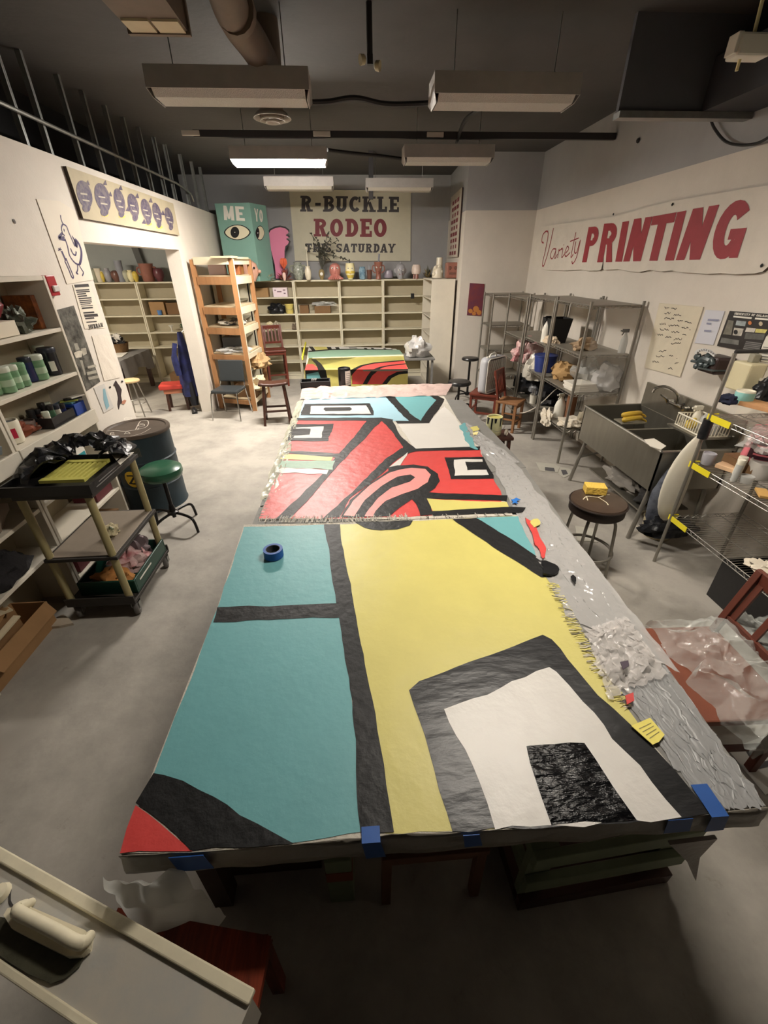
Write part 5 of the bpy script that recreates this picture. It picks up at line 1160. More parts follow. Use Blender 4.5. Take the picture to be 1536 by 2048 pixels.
# soap / towel box
y_s0 = XP(*cP(1130, 780), XR-.14).y; y_s1 = XP(*cP(1360, 800), XR-.14).y
zt_ = XP(*cP(1240, 810), XR-.14).z; zb_ = XP(*cP(1130, 1150), XR-.14).z
t = thing('towel_box', 'cream paper towel box on the wall under the black poster', 'dispenser', (XR-.07, (y_s0+y_s1)/2, zb_))
m_twb = M('box_cream', (214, 204, 168), .5, var=.04)
MB().box((XR-.14, min(y_s0, y_s1), zb_), (XR-.002, max(y_s0, y_s1), zt_), m_twb).build('housing', t, bevel=.012)
MB().box((XR-.09, (y_s0+y_s1)/2-.025, zt_), (XR-.03, (y_s0+y_s1)/2+.025, zt_+.06), M('box_grey', (150, 146, 130), .5)).build('knob', t, bevel=.006)
one(MB().box((XR-.03, 2.4, .9), (XR-.004, 3.2, 1.42), M('panel_white', (214, 206, 192), .6)), 'wall_panel', 'plain white panel screwed to the wall right of the cream towel box', 'panel')
# ------------------------------------------------------------------ steel sink
m_ss = M('stainless', (150, 146, 136), .32, .85, var=.08, vs=3, stretch=(1, 6, 1), bump=.04, bs=30)
SX0, SX1, SY0, SY1, SZ, SB = 2.47, 3.09, 3.06, 4.36, .86, .5
t = thing('utility_sink', 'two-basin stainless steel sink on angled tube legs against the right wall', 'sink', ((SX0+SX1)/2, (SY0+SY1)/2, 0))
w_ = .012; yd = 3.68
MB().box((SX0, SY0, SB), (SX0+w_, SY1, SZ), m_ss).build('front_panel', t)
MB().box((SX0, SY0, SB), (SX1, SY0+w_, SZ), m_ss).build('end_panel', t)
MB().box((SX0, SY1-w_, SB), (SX1, SY1, SZ), m_ss).build('end_panel', t)
MB().box((SX0+w_, yd-.015, SB), (SX1, yd+.015, SZ-.03), m_ss).build('divider', t)
MB().box((SX1-w_, SY0, SB), (SX1, SY1, SZ), m_ss).build('rear_panel', t)
MB().box((SX0+w_, SY0+w_, SB), (SX1-w_, SY1-w_, SB+.01), m_ss).build('basin_floor', t)
for y in (3.35, 4.02): MB().lathe([(.045, 0), (.04, .006), (.02, .004)], (2.78, y, SB+.01), m_wire, 16).build('drain', t)
MB().tube([(SX0, SY0, SZ), (SX0, SY1, SZ), (SX1, SY1, SZ)], .012, m_wire, 8).build('rolled_rim', t, smooth=True, label='shiny rolled rim')
MB().tube([(SX0, SY0, SZ), (SX1, SY0, SZ)], .012, m_wire, 8).build('rolled_rim', t, smooth=True)
MB().box((SX1-.004, SY0, SZ-.02), (SX1+.02, SY1, SZ+.24), m_ss).build('backsplash', t)
for y in (SY0+.06, SY1-.08):
    MB().tube([(SX0-.02, y+(.02 if y > 4 else -.03), 0), (SX0+.06, y, SB+.02)], .02, m_rack, 10).build('leg', t, smooth=True)
    MB().tube([(SX1-.02, y, 0), (SX1-.06, y, SB+.02)], .02, m_rack, 10).build('leg', t, smooth=True)
MB().tube([(SX0+.03, SY1-.08, .3), (SX1-.04, SY1-.08, .42)], .012, m_rack, 8).build('brace', t)
# low shelf under the sink
MB().box((SX0+.1, SY0+.15, .2), (SX1-.05, SY1-.2, .215), m_ss).build('undershelf', t)
blob('bundle', 'pale cloth bundle on the low shelf under the sink', 'bundle', (2.72, 3.75, .216), (.12, .28, .08), M('cloth_grey', (150, 144, 136), .85), 71, .3)
blob('bundle', 'dark bundle on the low shelf at the near end under the sink', 'bundle', (2.8, 3.36, .216), (.16, .12, .1), M('cloth_dark', (64, 62, 62), .85), 72, .3)
tf = thing('faucet', 'chrome wall faucet with two lever handles on the steel backsplash', 'faucet', (SX1-.02, 3.78, SZ+.16))
for dy in (-.11, .11):
    MB().cyl((-.0, dy, 0), (-.05, dy, 0), .022, m_chr, seg=12).build('valve', tf, local=True, smooth=True)
    MB().tube([(-.05, dy, 0), (-.07, dy, .03), (-.1, dy*1.5, .06)], [.014, .012, .009], m_chr, 8).build('handle', tf, local=True, smooth=True)
MB().tube([(-.035, -.11, 0), (-.035, .11, 0)], .016, m_chr, 10).build('bridge', tf, local=True, smooth=True)
MB().tube(smooth_path([(-.035, 0, 0), (-.06, 0, .1), (-.14, .05, .16), (-.22, .09, .15), (-.24, .1, .1)]), .012, m_chr, 8).build('spout', tf, local=True, smooth=True)
q = Vector((2.93, 3.29, .97))
MB().box((2.78, 3.12, .93), (SX1, 3.5, .945), m_ss).build('ledge', t)
for y in (3.14, 3.47): MB().bar((2.8, y, SZ-.08), (2.8, y, .93), .02, .02, m_ss).build('ledge_post', t) if False else MB().box((2.8, y-.008, .92), (SX1, y+.008, .93), m_ss).build('ledge_bracket', t)
t = thing('dish_rack', 'white wire dish basket on a ledge at the back of the sink', 'basket', (q.x, q.y, .951), R(88))
m_plw = M('plastic_white', (228, 222, 204), .4)
b = MB(); bw, bd, bh = .17, .11, .1
for z in (0, bh): b.tube([(-bw, -bd, z), (bw, -bd, z), (bw, bd, z), (-bw, bd, z)], .005 if z == 0 else .007, m_plw, 6, closed=True)
b.build('rim', t, local=True, smooth=True)
b = MB()
for k in range(13):
    x = -bw+2*bw*k/12
    for sy in (-1, 1): b.tube([(x, sy*bd, 0), (x, sy*bd, bh)], .0035, m_plw, 5)
    b.tube([(x, -bd, 0), (x, bd, 0)], .003, m_plw, 5)
for k in range(1, 8):
    y = -bd+2*bd*k/8
    for sx in (-1, 1): b.tube([(sx*bw, y, 0), (sx*bw, y, bh)], .0035, m_plw, 5)
b.build('wires', t, local=True)
rk = Vector((q.x, q.y, .957))
spray('white bottle in the left of the dish basket', rk+Vector((.02, .11, .0)), m_plw, .17, .035, m_plw)
for k, (dx, dy, r_, lb) in enumerate(((.03, .0, .06, 'clear plastic bowl upside down in the dish basket'), (.0, -.11, .05, 'small clear tub in the right of the dish basket'))):
    t_ = thing('plastic_bowl', lb, 'bowl', rk+Vector((dx, dy, .004)))
    MB().lathe([(r_, 0), (r_*1.02, .01), (r_*.8, .1), (r_*.3, .13), (.004, .132)], (0, 0, 0), M('bottle_clear'), 18).build('bowl', t_, local=True, smooth=True)
blob('sponge', 'yellow sponge in the front of the dish basket', 'sponge', rk+Vector((-.05, .05, .0)), (.05, .03, .05), M('sponge_yellow', (226, 200, 96), .9, bump=.4, bs=60), 81, .2)
# yellow gloves at the far corner of the sink
q = Z(1262, 838, SZ-.02)
t = thing('rubber_gloves', 'pair of yellow rubber gloves draped at the far corner of the sink', 'gloves', (q.x, q.y, SZ-.04))
m_glv = M('rubber_yellow', (206, 170, 60), .45, var=.1)
for k, (dz, dy) in enumerate(((.02, 0), (.06, .03))):
    b = MB().tube(smooth_path([(-.11, -.03+dy, dz), (-.04, -.05+dy, dz+.02), (.05, -.03+dy, dz+.02), (.12, .01+dy, dz)]), [.016]+[.026]*5+[.024]*5+[.012]*2, m_glv, 8)
    for j in range(3): b.tube(smooth_path([(.1, .0+dy+.014*j-.014, dz), (.14, .01+dy+.02*j-.02, dz-.01), (.16, .01+dy+.022*j-.02, dz-.03)]), .009, m_glv, 6)
    b.build('glove', t, local=True, smooth=True)
MB().box((-.12, -.06, -.02), (.14, .1, .0), M('soap_dish', (122, 116, 100), .5)).build('dish', t, local=True, bevel=.01)
blob('plastic_bag', 'small clear bag crumpled inside the far sink basin', 'bag', (2.66, 3.95, SB+.012), (.09, .1, .07), m_film, 82, .4)
q = [Z(*p, SZ+.014) for p in ((1288, 880), (1308, 878), (1332, 893), (1322, 900), (1300, 893))]
one(MB().prism(q, (0, 0, .006), M('paper_white')), 'paper_scrap', 'white paper scrap lying on the front rim of the sink', 'paper')
# brown round stool with sponge
sc = Z(1197, 1003, .63)
t = thing('round_stool', 'brown vinyl round stool with paint drips and chrome ring legs by the table', 'stool', (sc.x, sc.y, 0))
m_brv = M('vinyl_brown', (72, 58, 48), .3, var=.1, vs=8); m_brd = M('vinyl_band', (46, 36, 32), .45)
MB().lathe([(.19, .0), (.2, .01), (.2, .085)], (0, 0, .545), m_brd, 36).build('seat_band', t, local=True, smooth=True)
MB().lathe([(.2, .085), (.195, .097), (.14, .108), (.05, .11), (.003, .11)], (0, 0, .545), m_brv, 36, cap=False).build('seat', t, local=True, smooth=True)
MB().tube([(.205*math.cos(R(a)), .205*math.sin(R(a)), .628) for a in range(0, 360, 12)], .006, m_brd, 6, closed=True).build('piping', t, local=True, smooth=True)
for k in range(4):
    a = R(45+90*k); MB().tube(smooth_path([(.1*math.cos(a), .1*math.sin(a), .55), (.15*math.cos(a), .15*math.sin(a), .5), (.17*math.cos(a), .17*math.sin(a), .4), (.2*math.cos(a), .2*math.sin(a), 0)]), .012, m_rack, 8).build('leg', t, local=True, smooth=True)
MB().tube([(.195*math.cos(R(a)), .195*math.sin(R(a)), .2) for a in range(0, 360, 12)], .012, m_rack, 8, closed=True).build('foot_ring', t, local=True, smooth=True)
b = MB()
for pts in ([(-.15, -.03), (-.08, .04), (.0, .02), (.08, .05), (.14, .06)], [(.0, .02), (.02, -.06), (.015, -.1)], [(-.08, .04), (-.1, -.02)]):
    b.strip([Vector((x, y, .6565-.02*((x*x+y*y)/.04)**2)) for x, y in [(p.x, p.y) for p in smooth_path([(x, y, 0) for x, y in pts], 4)]], .007, (0, 0, 1), m_ivory)
b.build('paint_splatter', t, local=True, label='cream paint splatter')
t = thing('sponge', 'large yellow sponge on the brown round stool', 'sponge', (sc.x+.01, sc.y+.1, .657), R(-14))
MB().box((-.075, -.05, 0), (.075, .05, .062), M('sponge_big', (226, 188, 84), .9, bump=.5, bs=70, var=.06, vs=20)).build('block', t, local=True, bevel=.004)
# papers on the floor
def floorpaper(pts, lb, mat, z=.001, prints=(), nm='newspaper'):
    q = [Z(*p, z) for p in pts]; t = thing(nm, lb, 'paper', sum(q, Vector())/len(q)); MB().prism(q, (0, 0, .004), mat).build('sheet', t)
    for pr_ in prints:
        b = MB(); b.prism([Z(*p, z+.0045) for p in pr_], (0, 0, .001), M('print_dark', (84, 82, 84), .7)); b.build('print', t)
m_news = M('newsprint', (176, 172, 160), .8, var=.06, vs=8)
floorpaper([(1072, 925), (1108, 928), (1120, 934), (1115, 945), (1080, 942)], 'newspaper sheet with a dark photo on the floor beside the near rack', m_news, .001, [[(1090, 934), (1108, 936), (1110, 943), (1090, 941)]])
floorpaper([(1120, 934), (1140, 938), (1145, 947), (1128, 956), (1116, 948)], 'small folded newspaper scrap right of the floor newspaper', m_news, .002, [[(1122, 940), (1132, 940), (1136, 948), (1126, 950)]])
floorpaper([(1150, 1052), (1190, 1058), (1196, 1085), (1155, 1082)], 'pale paper on the floor behind the brown round stool legs', m_news, .001)
floorpaper([(1455, 1500), (1536, 1470), (1600, 1560), (1530, 1590)], 'printed newspaper on the floor at the right edge under the chair', M('news_white', (206, 204, 198), .8), .001, [[(1490, 1500), (1530, 1492), (1540, 1510), (1500, 1516)], [(1500, 1530), (1540, 1520), (1550, 1530), (1510, 1540)]])
# red-brown chair under a heap of plastic film
m_rchair = M('wood_chair_red', (94, 48, 36), .4, var=.2, vs=5); m_or = M('seat_orange', (122, 66, 46), .5, var=.1, vs=5)
cpos = Vector((1.69, 1.31, 0))
wood_chair('wooden_chair', 'red-brown slat-back chair at the right of the table, seat buried under clear film', cpos, R(-92), .54, .46, .45, .85, m_rchair, 4, seat=m_or)
def heap(u, v):
    x, y = u*2-1, v*2-1; r = max(abs(x), abs(y)); p = Vector((x*.40, y*.36, 0))
    q_ = (x*1.6+y*.8, y*2.2-x*.5, 3)
    rid = lambda s_, o: (1-abs(nz((q_[0]*s_+o, q_[1]*s_, o)))*2.2)
    z = .02+.05*max(0, 1-(x*x+y*y)*.8)+.035*max(0, rid(1.1, 2))+.02*max(0, rid(2.6, 7))+.008*rid(6, 11)
    if r > .88: z -= (r-.88)*.55
    return Vector((1.95, 1.25, .452))+p+Vector((nz((x*3, y*3, 9))*.07, nz((x*3, y*3, 4))*.07, max(z, .004 if r < .88 else -.1)))
one(MB().grid(heap, 100, 80, M('film_heap', (222, 226, 220), .1, alpha=.3, bump=.5, bs=16, spec=1)), 'plastic_film', 'big crumpled heap of clear plastic film on the red-brown chair by the table', 'plastic', smooth=True)
# ------------------------------------------------------------------ wire shelf at the right edge
WX0, WX1, WY0, WY1 = 2.47, 3.05, 1.45, 2.73
rack('chrome wire shelving unit at the right edge with yellow corner tags', WX0, WX1, WY0, WY1, 1.68, [.45, .91, 1.27], solid=False, name='wire_shelving', rs=.0125)
m_tag = M('tag_yellow', (222, 206, 40), .4)
for z, lb in ((.45, 'bottom'), (.91, 'middle'), (1.27, 'upper')):
    one(MB().box((WX0-.012, WY1-.19, z-.035), (WX0-.008, WY1-.02, z+.008), m_tag).box((WX0-.012, WY1+.0, z-.035), (WX0+.06, WY1+.014, z+.008), m_tag), 'shelf_tag', 'yellow corner tag on the %s deck of the wire shelving' % lb, 'tag')
one(MB().cyl((WX0, WY1, 1.1), (WX0, WY1, 1.24), .034, m_bagb, seg=12), 'tape_wrap', 'black tape wrapped round the post of the wire shelving', 'tape', smooth=True)
one(MB().tube([(WX0+.0, WY1, 1.69), (WX1, WY1, 1.69)], .013, m_vin, 8), 'top_bar', 'dark bar across the top of the wire shelving posts', 'bar', smooth=True)
def tub(label, pos, r, h, mat, lid=None, name='jar', rt=1.0, cat='jar', band=None):
    t = thing(name, label, cat, pos)
    MB().lathe([(r*.92, 0), (r, .01), (r*rt, h*.9), (r*rt*.96, h), (r*rt*.86, h), (r*rt*.84, h*.9)], (0, 0, 0), mat, 22).build('body', t, local=True, smooth=True)
    if lid: MB().lathe([(r*rt*1.06, 0), (r*rt*1.08, .01), (r*rt*1.08, .028), (r*rt*1.0, .034), (.004, .034)], (0, 0, h*.93), lid, 22).build('lid', t, local=True, smooth=True)
    if band: MB().lathe([(r*(1+(rt-1)*band[1])+.001, h*band[0]), (r*(1+(rt-1)*band[1])+.0015, h*band[1])], (0, 0, 0), band[2], 22, cap=False).build('label', t, local=True, smooth=True)
    return t
p = lambda x, y, z: Z(x, y, z+.004)
m_teal = M('label_teal', (150, 206, 200), .5)
tub('white tub with a pale teal label on the upper deck of the wire shelving', p(1482, 808, 1.276), .06, .1, m_plw, None, 'tub', 1, 'tub', (.15, .9, m_teal))
blob('cloth_bundle', 'navy cloth on the upper deck behind the yellow tag', 'cloth', p(1455, 806, 1.276), (.07, .06, .04), M('cloth_navy', (30, 34, 56), .85), 91, .3)
blob('trash_bag', 'small black bag on the upper deck at the right edge', 'bag', p(1522, 800, 1.276), (.07, .06, .1), m_bagb, 92, .3)
q0 = p(1510, 812, 1.276)
one(MB().cbox((q0.x, q0.y-.1, 1.30), (.16, .3, .03), M('board_orange', (200, 150, 104), .6, var=.1, vs=6, stretch=(8, 1, 1)), rz=R(18)), 'wood_board', 'orange wood board on the upper deck of the wire shelving', 'board', bevel=.003)
blob('plastic_bag', 'clear bag hanging through the upper deck of the wire shelving', 'bag', Vector((2.72, 2.45, 1.12)), (.16, .14, .08), m_film, 93, .35)
tub('grey plastic cup on the middle deck next to the white cushion', p(1412, 928, .916), .038, .085, M('cup_grey', (160, 158, 164), .5), None, 'cup', 1.15, 'cup')
t = carton('cardboard_box', 'brown box under the pink jar on the middle deck', 2.64, 2.92, 2.42, 2.68, .916, .085, m_cardd)
pk = M('plastic_pink', (232, 128, 140), .35)
t = tub('pink plastic jar with a dark label standing on the brown box', Vector((2.79, 2.55, 1.003)), .11, .2, pk, pk, 'bucket', .9, 'bucket')
MB().grid(lambda u, v: Vector((.113*math.cos(R(185+75*u)), .113*math.sin(R(185+75*u)), .03+.12*v)), 10, 1, M('label_plum', (70, 32, 46), .5)).build('label', t, local=True, label='dark plum label')
b = MB()
for k in range(3): b.grid(lambda u, v, k=k: Vector((.1142*math.cos(R(200+45*u)), .1142*math.sin(R(200+45*u)), .055+.03*k+.012*v)), 6, 1, pk)
b.build('label_print', t, local=True)
tub('white capped tube standing at the front of the middle deck', p(1472, 950, .916), .026, .11, m_plw, m_plw, 'bottle', 1, 'bottle')
tub('grey-white capped tube behind the shorter one on the middle deck', p(1466, 962, .916), .02, .13, M('tube_grey', (190, 190, 186), .4), m_plw, 'bottle', 1, 'bottle')
tub('large white paint tub at the right edge of the middle deck', p(1516, 955, .916), .075, .12, M('tub_white', (214, 210, 204), .4), None, 'tub', 1.1, 'tub')
tub('small clear cup between the tubes and the white paint tub', p(1490, 965, .916), .035, .05, M('bottle_clear'), None, 'cup', 1.15, 'cup')
q0 = p(1450, 938, .916); one(MB().cbox((q0.x+.02, q0.y-.02, .935), (.09, .16, .03), M('board_pale', (222, 184, 146), .6, var=.08, vs=8), rz=R(25)), 'wood_block', 'pale wood block on the middle deck behind the grey cup', 'block', bevel=.003)
q0 = p(1525, 988, .916); one(MB().cbox((q0.x, q0.y, .925), (.06, .13, .018), M('board_honey', (196, 154, 90), .6, var=.08, vs=8), rz=R(-30)), 'wood_scrap', 'honey coloured wood scrap at the front edge of the middle deck', 'block', bevel=.003)
one(MB().cbox((2.84, 2.36, .965), (.2, .07, .095), M('box_wine', (90, 34, 40), .6)), 'box', 'dark wine red box on the middle deck beside the brown box', 'box', bevel=.003)
t = thing('crate', 'black plastic crate on the floor under the wire shelving', 'crate', (2.86, 1.95, 0))
for a_, b_ in (((-.25, -.35), (.25, -.33)), ((-.25, .33), (.25, .35)), ((-.25, -.33), (-.23, .33)), ((.23, -.33), (.25, .33))): MB().box((*a_, .012), (*b_, .34), m_vin).build('side', t, local=True)
MB().box((-.25, -.35, 0), (.25, .35, .012), m_vin).build('base', t, local=True)
blob('rag', 'white rag on the bottom deck at the right edge', 'rag', p(1530, 1140, .456), (.09, .09, .03), M('rag_white'), 94, .5)
# foam cushion and jeans leaning on the shelving
yc = 2.84
cu = [YP(*q_, yc) for q_ in ((1412, 858), (1400, 900), (1385, 945), (1368, 990), (1352, 1030), (1332, 1048), (1318, 1040), (1312, 1022), (1318, 985), (1336, 940), (1362, 900), (1395, 866))]
cc = sum(cu, Vector())/len(cu); b = MB()
rings = [(0, .55), (.03, .9), (.05, 1), (.07, .9), (.1, .55)]
vs = [cc+(p_-cc)*k+Vector((0, dy-.05, 0)) for dy, k in rings for p_ in cu]; n = len(cu)
b.add(vs, [(i*n+j, i*n+(j+1) % n, (i+1)*n+(j+1) % n, (i+1)*n+j) for i in range(4) for j in range(n)]+[tuple(range(n))[::-1], tuple(4*n+j for j in range(n))], M('foam_white', (206, 200, 184), .8, var=.05, bump=.15, bs=14))
one(b, 'foam_cushion', 'long white foam cushion leaning against the post of the wire shelving', 'cushion', smooth=True, sub=1)
jn = M('denim_dark', (36, 40, 54), .85, c2=(86, 90, 100), vs=12, thr=(.45, .7), bump=.2)
b = MB().tube(smooth_path([YP(1390, 905, 3.0), YP(1345, 945, 3.0), YP(1318, 985, 3.0), YP(1306, 1030, 3.0), YP(1318, 1050, 2.98)]), [.03]*4+[.045]*4+[.055]*4+[.06]*4+[.04], jn, 10)
one(b, 'jeans', 'dark spattered jeans hanging beside the white cushion and sink', 'cloth', smooth=True)
blob('trash_bag', 'black bag slumped on the floor behind the wire shelving post', 'bag', Vector((2.62, 2.9, .17)), (.22, .1, .1), m_bagb, 95, .3)
q = Z(1312, 1078); t = thing('bucket', 'cream bucket lying under the black bag near the sink leg', 'bucket', (q.x+.05, q.y+.08, 0))
MB().lathe([(.12, 0), (.125, .01), (.14, .16), (.145, .165), (.145, .18), (.13, .175)], (0, 0, 0), M('bucket_cream', (206, 192, 158), .5), 22).build('pail', t, local=True, smooth=True)
one(MB().tube(smooth_path([Z(1290, 1058, .02), Z(1302, 1050, .06), Z(1312, 1046, .1)]), .012, m_vin, 7), 'strap', 'black strap trailing on the floor from the black bag', 'strap', smooth=True)

one(MB().bar(Z(1425, 1169, .006), Z(1442, 1177, .006), .012, .01, m_drk), 'twig', 'small dark stick lying on the bare floor by the wire shelving', 'stick')
# ------------------------------------------------------------------ left wall shelving
LXF = -2.19; LD = .295
def lunit(label, ya, yb, zs, h, fasc=True):
    t = thing('bookshelf', label, 'shelf', (LXF, ya, 0)); th = .026
    for y in (ya, yb-th): MB().box((LXF-LD, y, 0), (LXF, y+th, h), m_shelfw).build('side_panel', t, bevel=.002)
    MB().box((LXF-LD+.002, ya+th, 0), (LXF-LD+.012, yb-th, h), m_shelf_in).build('back_panel', t)
    MB().box((LXF-LD+.012, ya+th, h-.028), (LXF-.002, yb-th, h), m_shelfw).build('top', t)
    for z in zs: MB().box((LXF-LD+.012, ya+th, z-.026), (LXF-.003, yb-th, z), m_shelfw).build('shelf', t, bevel=.002)
    if fasc: MB().box((LXF-.002, ya, 1.075), (LXF+.018, yb, 1.185), m_shelfw).build('fascia_board', t, bevel=.003)
    return t
LZ = [1.81, 1.49, 1.17, .78, .47, .12]
lunit('tall white shelf unit on the left wall holding green paint jars', 2.70, 3.63, LZ, 2.15)
lunit('tall white shelf unit on the left wall nearest the camera, mostly out of view', 1.76, 2.69, LZ[:-1], 2.15)
def lz(x, y, z): return Z(x, y, z+.003)
# top of the unit and first shelf
b = MB(); lump(b, (-2.3, 2.92, 2.153), (.12, .17, .17), M('bag_navy', (26, 27, 38), .4, bump=.5, bs=12), 101, .35, 2.5, 16); one(b, 'garbage_bag', 'dark navy plastic bag heaped on top of the left wall shelf', 'bag', smooth=True)
c = lz(20, 640, 1.81)
m_redp = M('glaze_red', (118, 26, 38), .35, var=.12, vs=5)
t = thing('vase', 'large dark red bulbous vase lying across boxes on the upper left shelf', 'vase', (-2.335, 3.08, 1.905))
MB().lathe([(.07, 0), (.11, .02), (.155, .09), (.125, .135), (.09, .155), (.082, .215), (.075, .215), (.07, .16)], (0, 0, 0), m_redp, 28, sx=.85).build('body', t, local=True, smooth=True)
t = carton('small_box', 'white carton under the red vase at the upper left', -2.44, -2.22, 2.98, 3.2, 1.813, .09, M('carton_cream', (220, 210, 190), .6))
t = thing('book', 'orange and brown patterned panel standing at the right end of the upper left shelf', 'panel', (-2.36, 3.5, 1.812))
MB().box((-.09, 0, 0), (.1, .05, .22), M('panel_rust', (150, 88, 40), .6, c2=(70, 34, 26), vs=16, var=.1)).build('cover', t, local=True)
b = MB(); lump(b, (-2.3, 3.33, 1.813), (.08, .1, .085), M('foil_grey', (120, 124, 110), .35, .3, c2=(60, 66, 58), vs=12, bump=.8, bs=14), 103, .5, 3, 14); one(b, 'crumpled_foil', 'crumpled grey-green wrapping on the upper left shelf beside the orange panel', 'wrapping', smooth=True)
# paint jars on the second shelf
m_grn = M('jar_green', (88, 138, 96), .35, c2=(140, 172, 140), vs=5, stretch=(.3, .3, 5), var=.05); m_lidw = M('lid_pale', (200, 206, 190), .4); m_lidb = M('lid_dark', (44, 48, 60), .4); m_nav = M('jar_navy', (30, 38, 86), .3, var=.2, vs=8)
z2 = 1.492
for x, y, r, h, m, ld, lb in ((-8, 790, .042, .125, m_grn, m_lidw, 'green paint jar at the left frame edge of the second shelf'), (20, 784, .045, .135, m_grn, m_lidw, 'green striped paint jar, first full one from the left on the second shelf'), (37, 776, .037, .125, m_grn, m_lidw, 'slim green paint jar, second from the left on the second shelf'), (52, 771, .037, .125, m_grn, m_grn, 'green lidded paint jar next to the navy jar'), (84, 758, .05, .145, m_grn, m_lidw, 'bigger green paint jar between the navy and black jars'), (66, 762, .04, .14, m_nav, m_lidb, 'navy blue paint jar with a dark lid between green jars')):
    p = lz(x, y, z2); p.x = min(p.x, LXF-.045); tub(lb, p, r, h, m, ld, 'paint_jar', 1.0, 'jar', (.3, .6, M('jar_label', (170, 194, 166), .5)) if m is m_grn else None)
for x, y, r, h, m, ld, lb in ((110, 748, .055, .17, M('jar_black', (26, 28, 34), .3), m_lidb, 'black paint jar with a white barcode label at the right of the second shelf'), (98, 742, .045, .17, M('jar_black'), m_lidw, 'black paint jar with a pale lid behind the bigger green jar'), (122, 738, .05, .15, M('jar_grey', (122, 128, 116), .35), m_lidb, 'grey-green paint jar at the right end of the second shelf'), (46, 748, .05, .14, M('jar_grey'), m_lidb, 'grey paint jar with a dark lid behind the row of green jars'), (10, 755, .05, .14, M('jar_grey'), m_lidw, 'grey paint jar with a pale lid behind the leftmost green jars')):
    p = lz(x, y, z2); t = tub(lb, p, r, h, m, ld, 'paint_jar', 1.0, 'jar')
    if 'barcode' in lb: MB().grid(lambda u, v: Vector((.0562*math.cos(R(-70+40*u)), .0562*math.sin(R(-70+40*u)), .03+.07*v)), 4, 1, m_wht).build('label', t, local=True)
# third shelf
z3 = 1.172
p = lz(30, 884, z3); t = tub('white bucket with a crimson label on the third shelf', p, .062, .15, m_plw, None, 'bucket', 1.1, 'bucket')
MB().grid(lambda u, v: Vector((.0695*math.cos(R(-75+50*u)), .0695*math.sin(R(-75+50*u)), .04+.065*v)), 6, 1, M('label_crimson', (178, 26, 62), .5)).build('label', t, local=True, label='crimson label')
MB().lathe([(.062, 0), (.06, .006), (.003, .006)], (0, 0, .13), M('paint_grey', (130, 136, 140), .4), 20).build('contents', t, local=True)
tub('grey plastic tub beside the white bucket on the third shelf', lz(58, 862, z3), .055, .075, M('tub_dusty', (128, 112, 106), .5), None, 'tub', 1.1, 'tub')
blob('rag', 'rust brown cloth at the back of the third shelf', 'rag', (-2.38, 3.05, z3+.002), (.07, .16, .05), M('rag_rust', (126, 66, 44), .85), 111, .4)
blob('rag', 'dusty pink grey lump of cloth between the tub and the black tray', 'rag', lz(80, 856, z3)+Vector((-.02, 0, 0)), (.05, .1, .03), M('rag_dusty', (150, 124, 112), .85), 112, .5)
t = thing('bottle_tray', 'black plastic tray of small bottles on the third shelf', 'tray', (-2.32, 3.30, z3+.003))
for a_, b_ in (((-.1, -.14), (.1, -.13)), ((-.1, .13), (.1, .14)), ((-.1, -.13), (-.09, .13)), ((.09, -.13), (.1, .13))): MB().box((*a_, .006), (*b_, .075), m_vin).build('side', t, local=True)
MB().box((-.1, -.14, 0), (.1, .14, .006), m_vin).build('base', t, local=True)
rnd = random.Random(3); cols = [m_vin, M('bottle_white', (208, 204, 186), .4), M('bottle_green', (60, 96, 70), .4), m_drk, m_vin, m_nav]
for k in range(8):
    x_, y_ = -2.32+(-.055 if k % 2 else .045), 3.2+.066*(k//2)
    tub('x %s in the black tray' % ('one two three four five six seven eight'.split()[k]) if False else ['white capped squat bottle at the near inner corner of the black tray', 'black squat bottle at the near outer corner of the black tray', 'green squat bottle second on the inner side of the black tray', 'dark brown squat bottle second on the outer side of the black tray', 'pale squat bottle third on the inner side of the black tray', 'black squat bottle third on the outer side of the black tray', 'navy squat bottle at the far inner end of the black tray', 'black squat bottle with white cap at the far outer end of the black tray'][k], Vector((x_, y_, z3+.012)), .026, .08+.015*(k % 3), [cols[1], m_vin, cols[2], m_drk, cols[1], m_vin, m_nav, m_vin][k], [m_lidw, m_vin, m_vin, m_vin, m_lidb, m_vin, m_vin, m_lidw][k], 'paint_bottle', .9, 'bottle')
t = carton('plastic_box', 'bright blue plastic box at the right end of the third shelf', -2.4, -2.22, 3.46, 3.6, z3+.002, .09, M('blue_plastic', (34, 66, 148), .4))
b = MB()
for k in range(4): b.cbox((-2.3+.02*k, 3.5+.02*k, z3+.1+.012*k), (.12, .05, .01), [M('book_teal', (90, 140, 150), .5), M('book_lime', (170, 180, 90), .5), m_blk, m_wht][k], rz=.4*k)
one(b, 'palette_stack', 'loose stack of teal and lime cards on the blue plastic box', 'cards')
one(MB().lathe([(.015, 0), (.02, .004), (.008, .05), (.004, .06)], lz(100, 850, z3), m_ivory, 12), 'glue_nozzle', 'small ivory cone nozzle in front of the black tray', 'nozzle', smooth=True)
tub('white rimmed bowl at the left frame edge of the third shelf', lz(2, 905, z3), .06, .06, M('bowl_grey', (150, 160, 166), .4), None, 'bowl', 1.2, 'bowl')
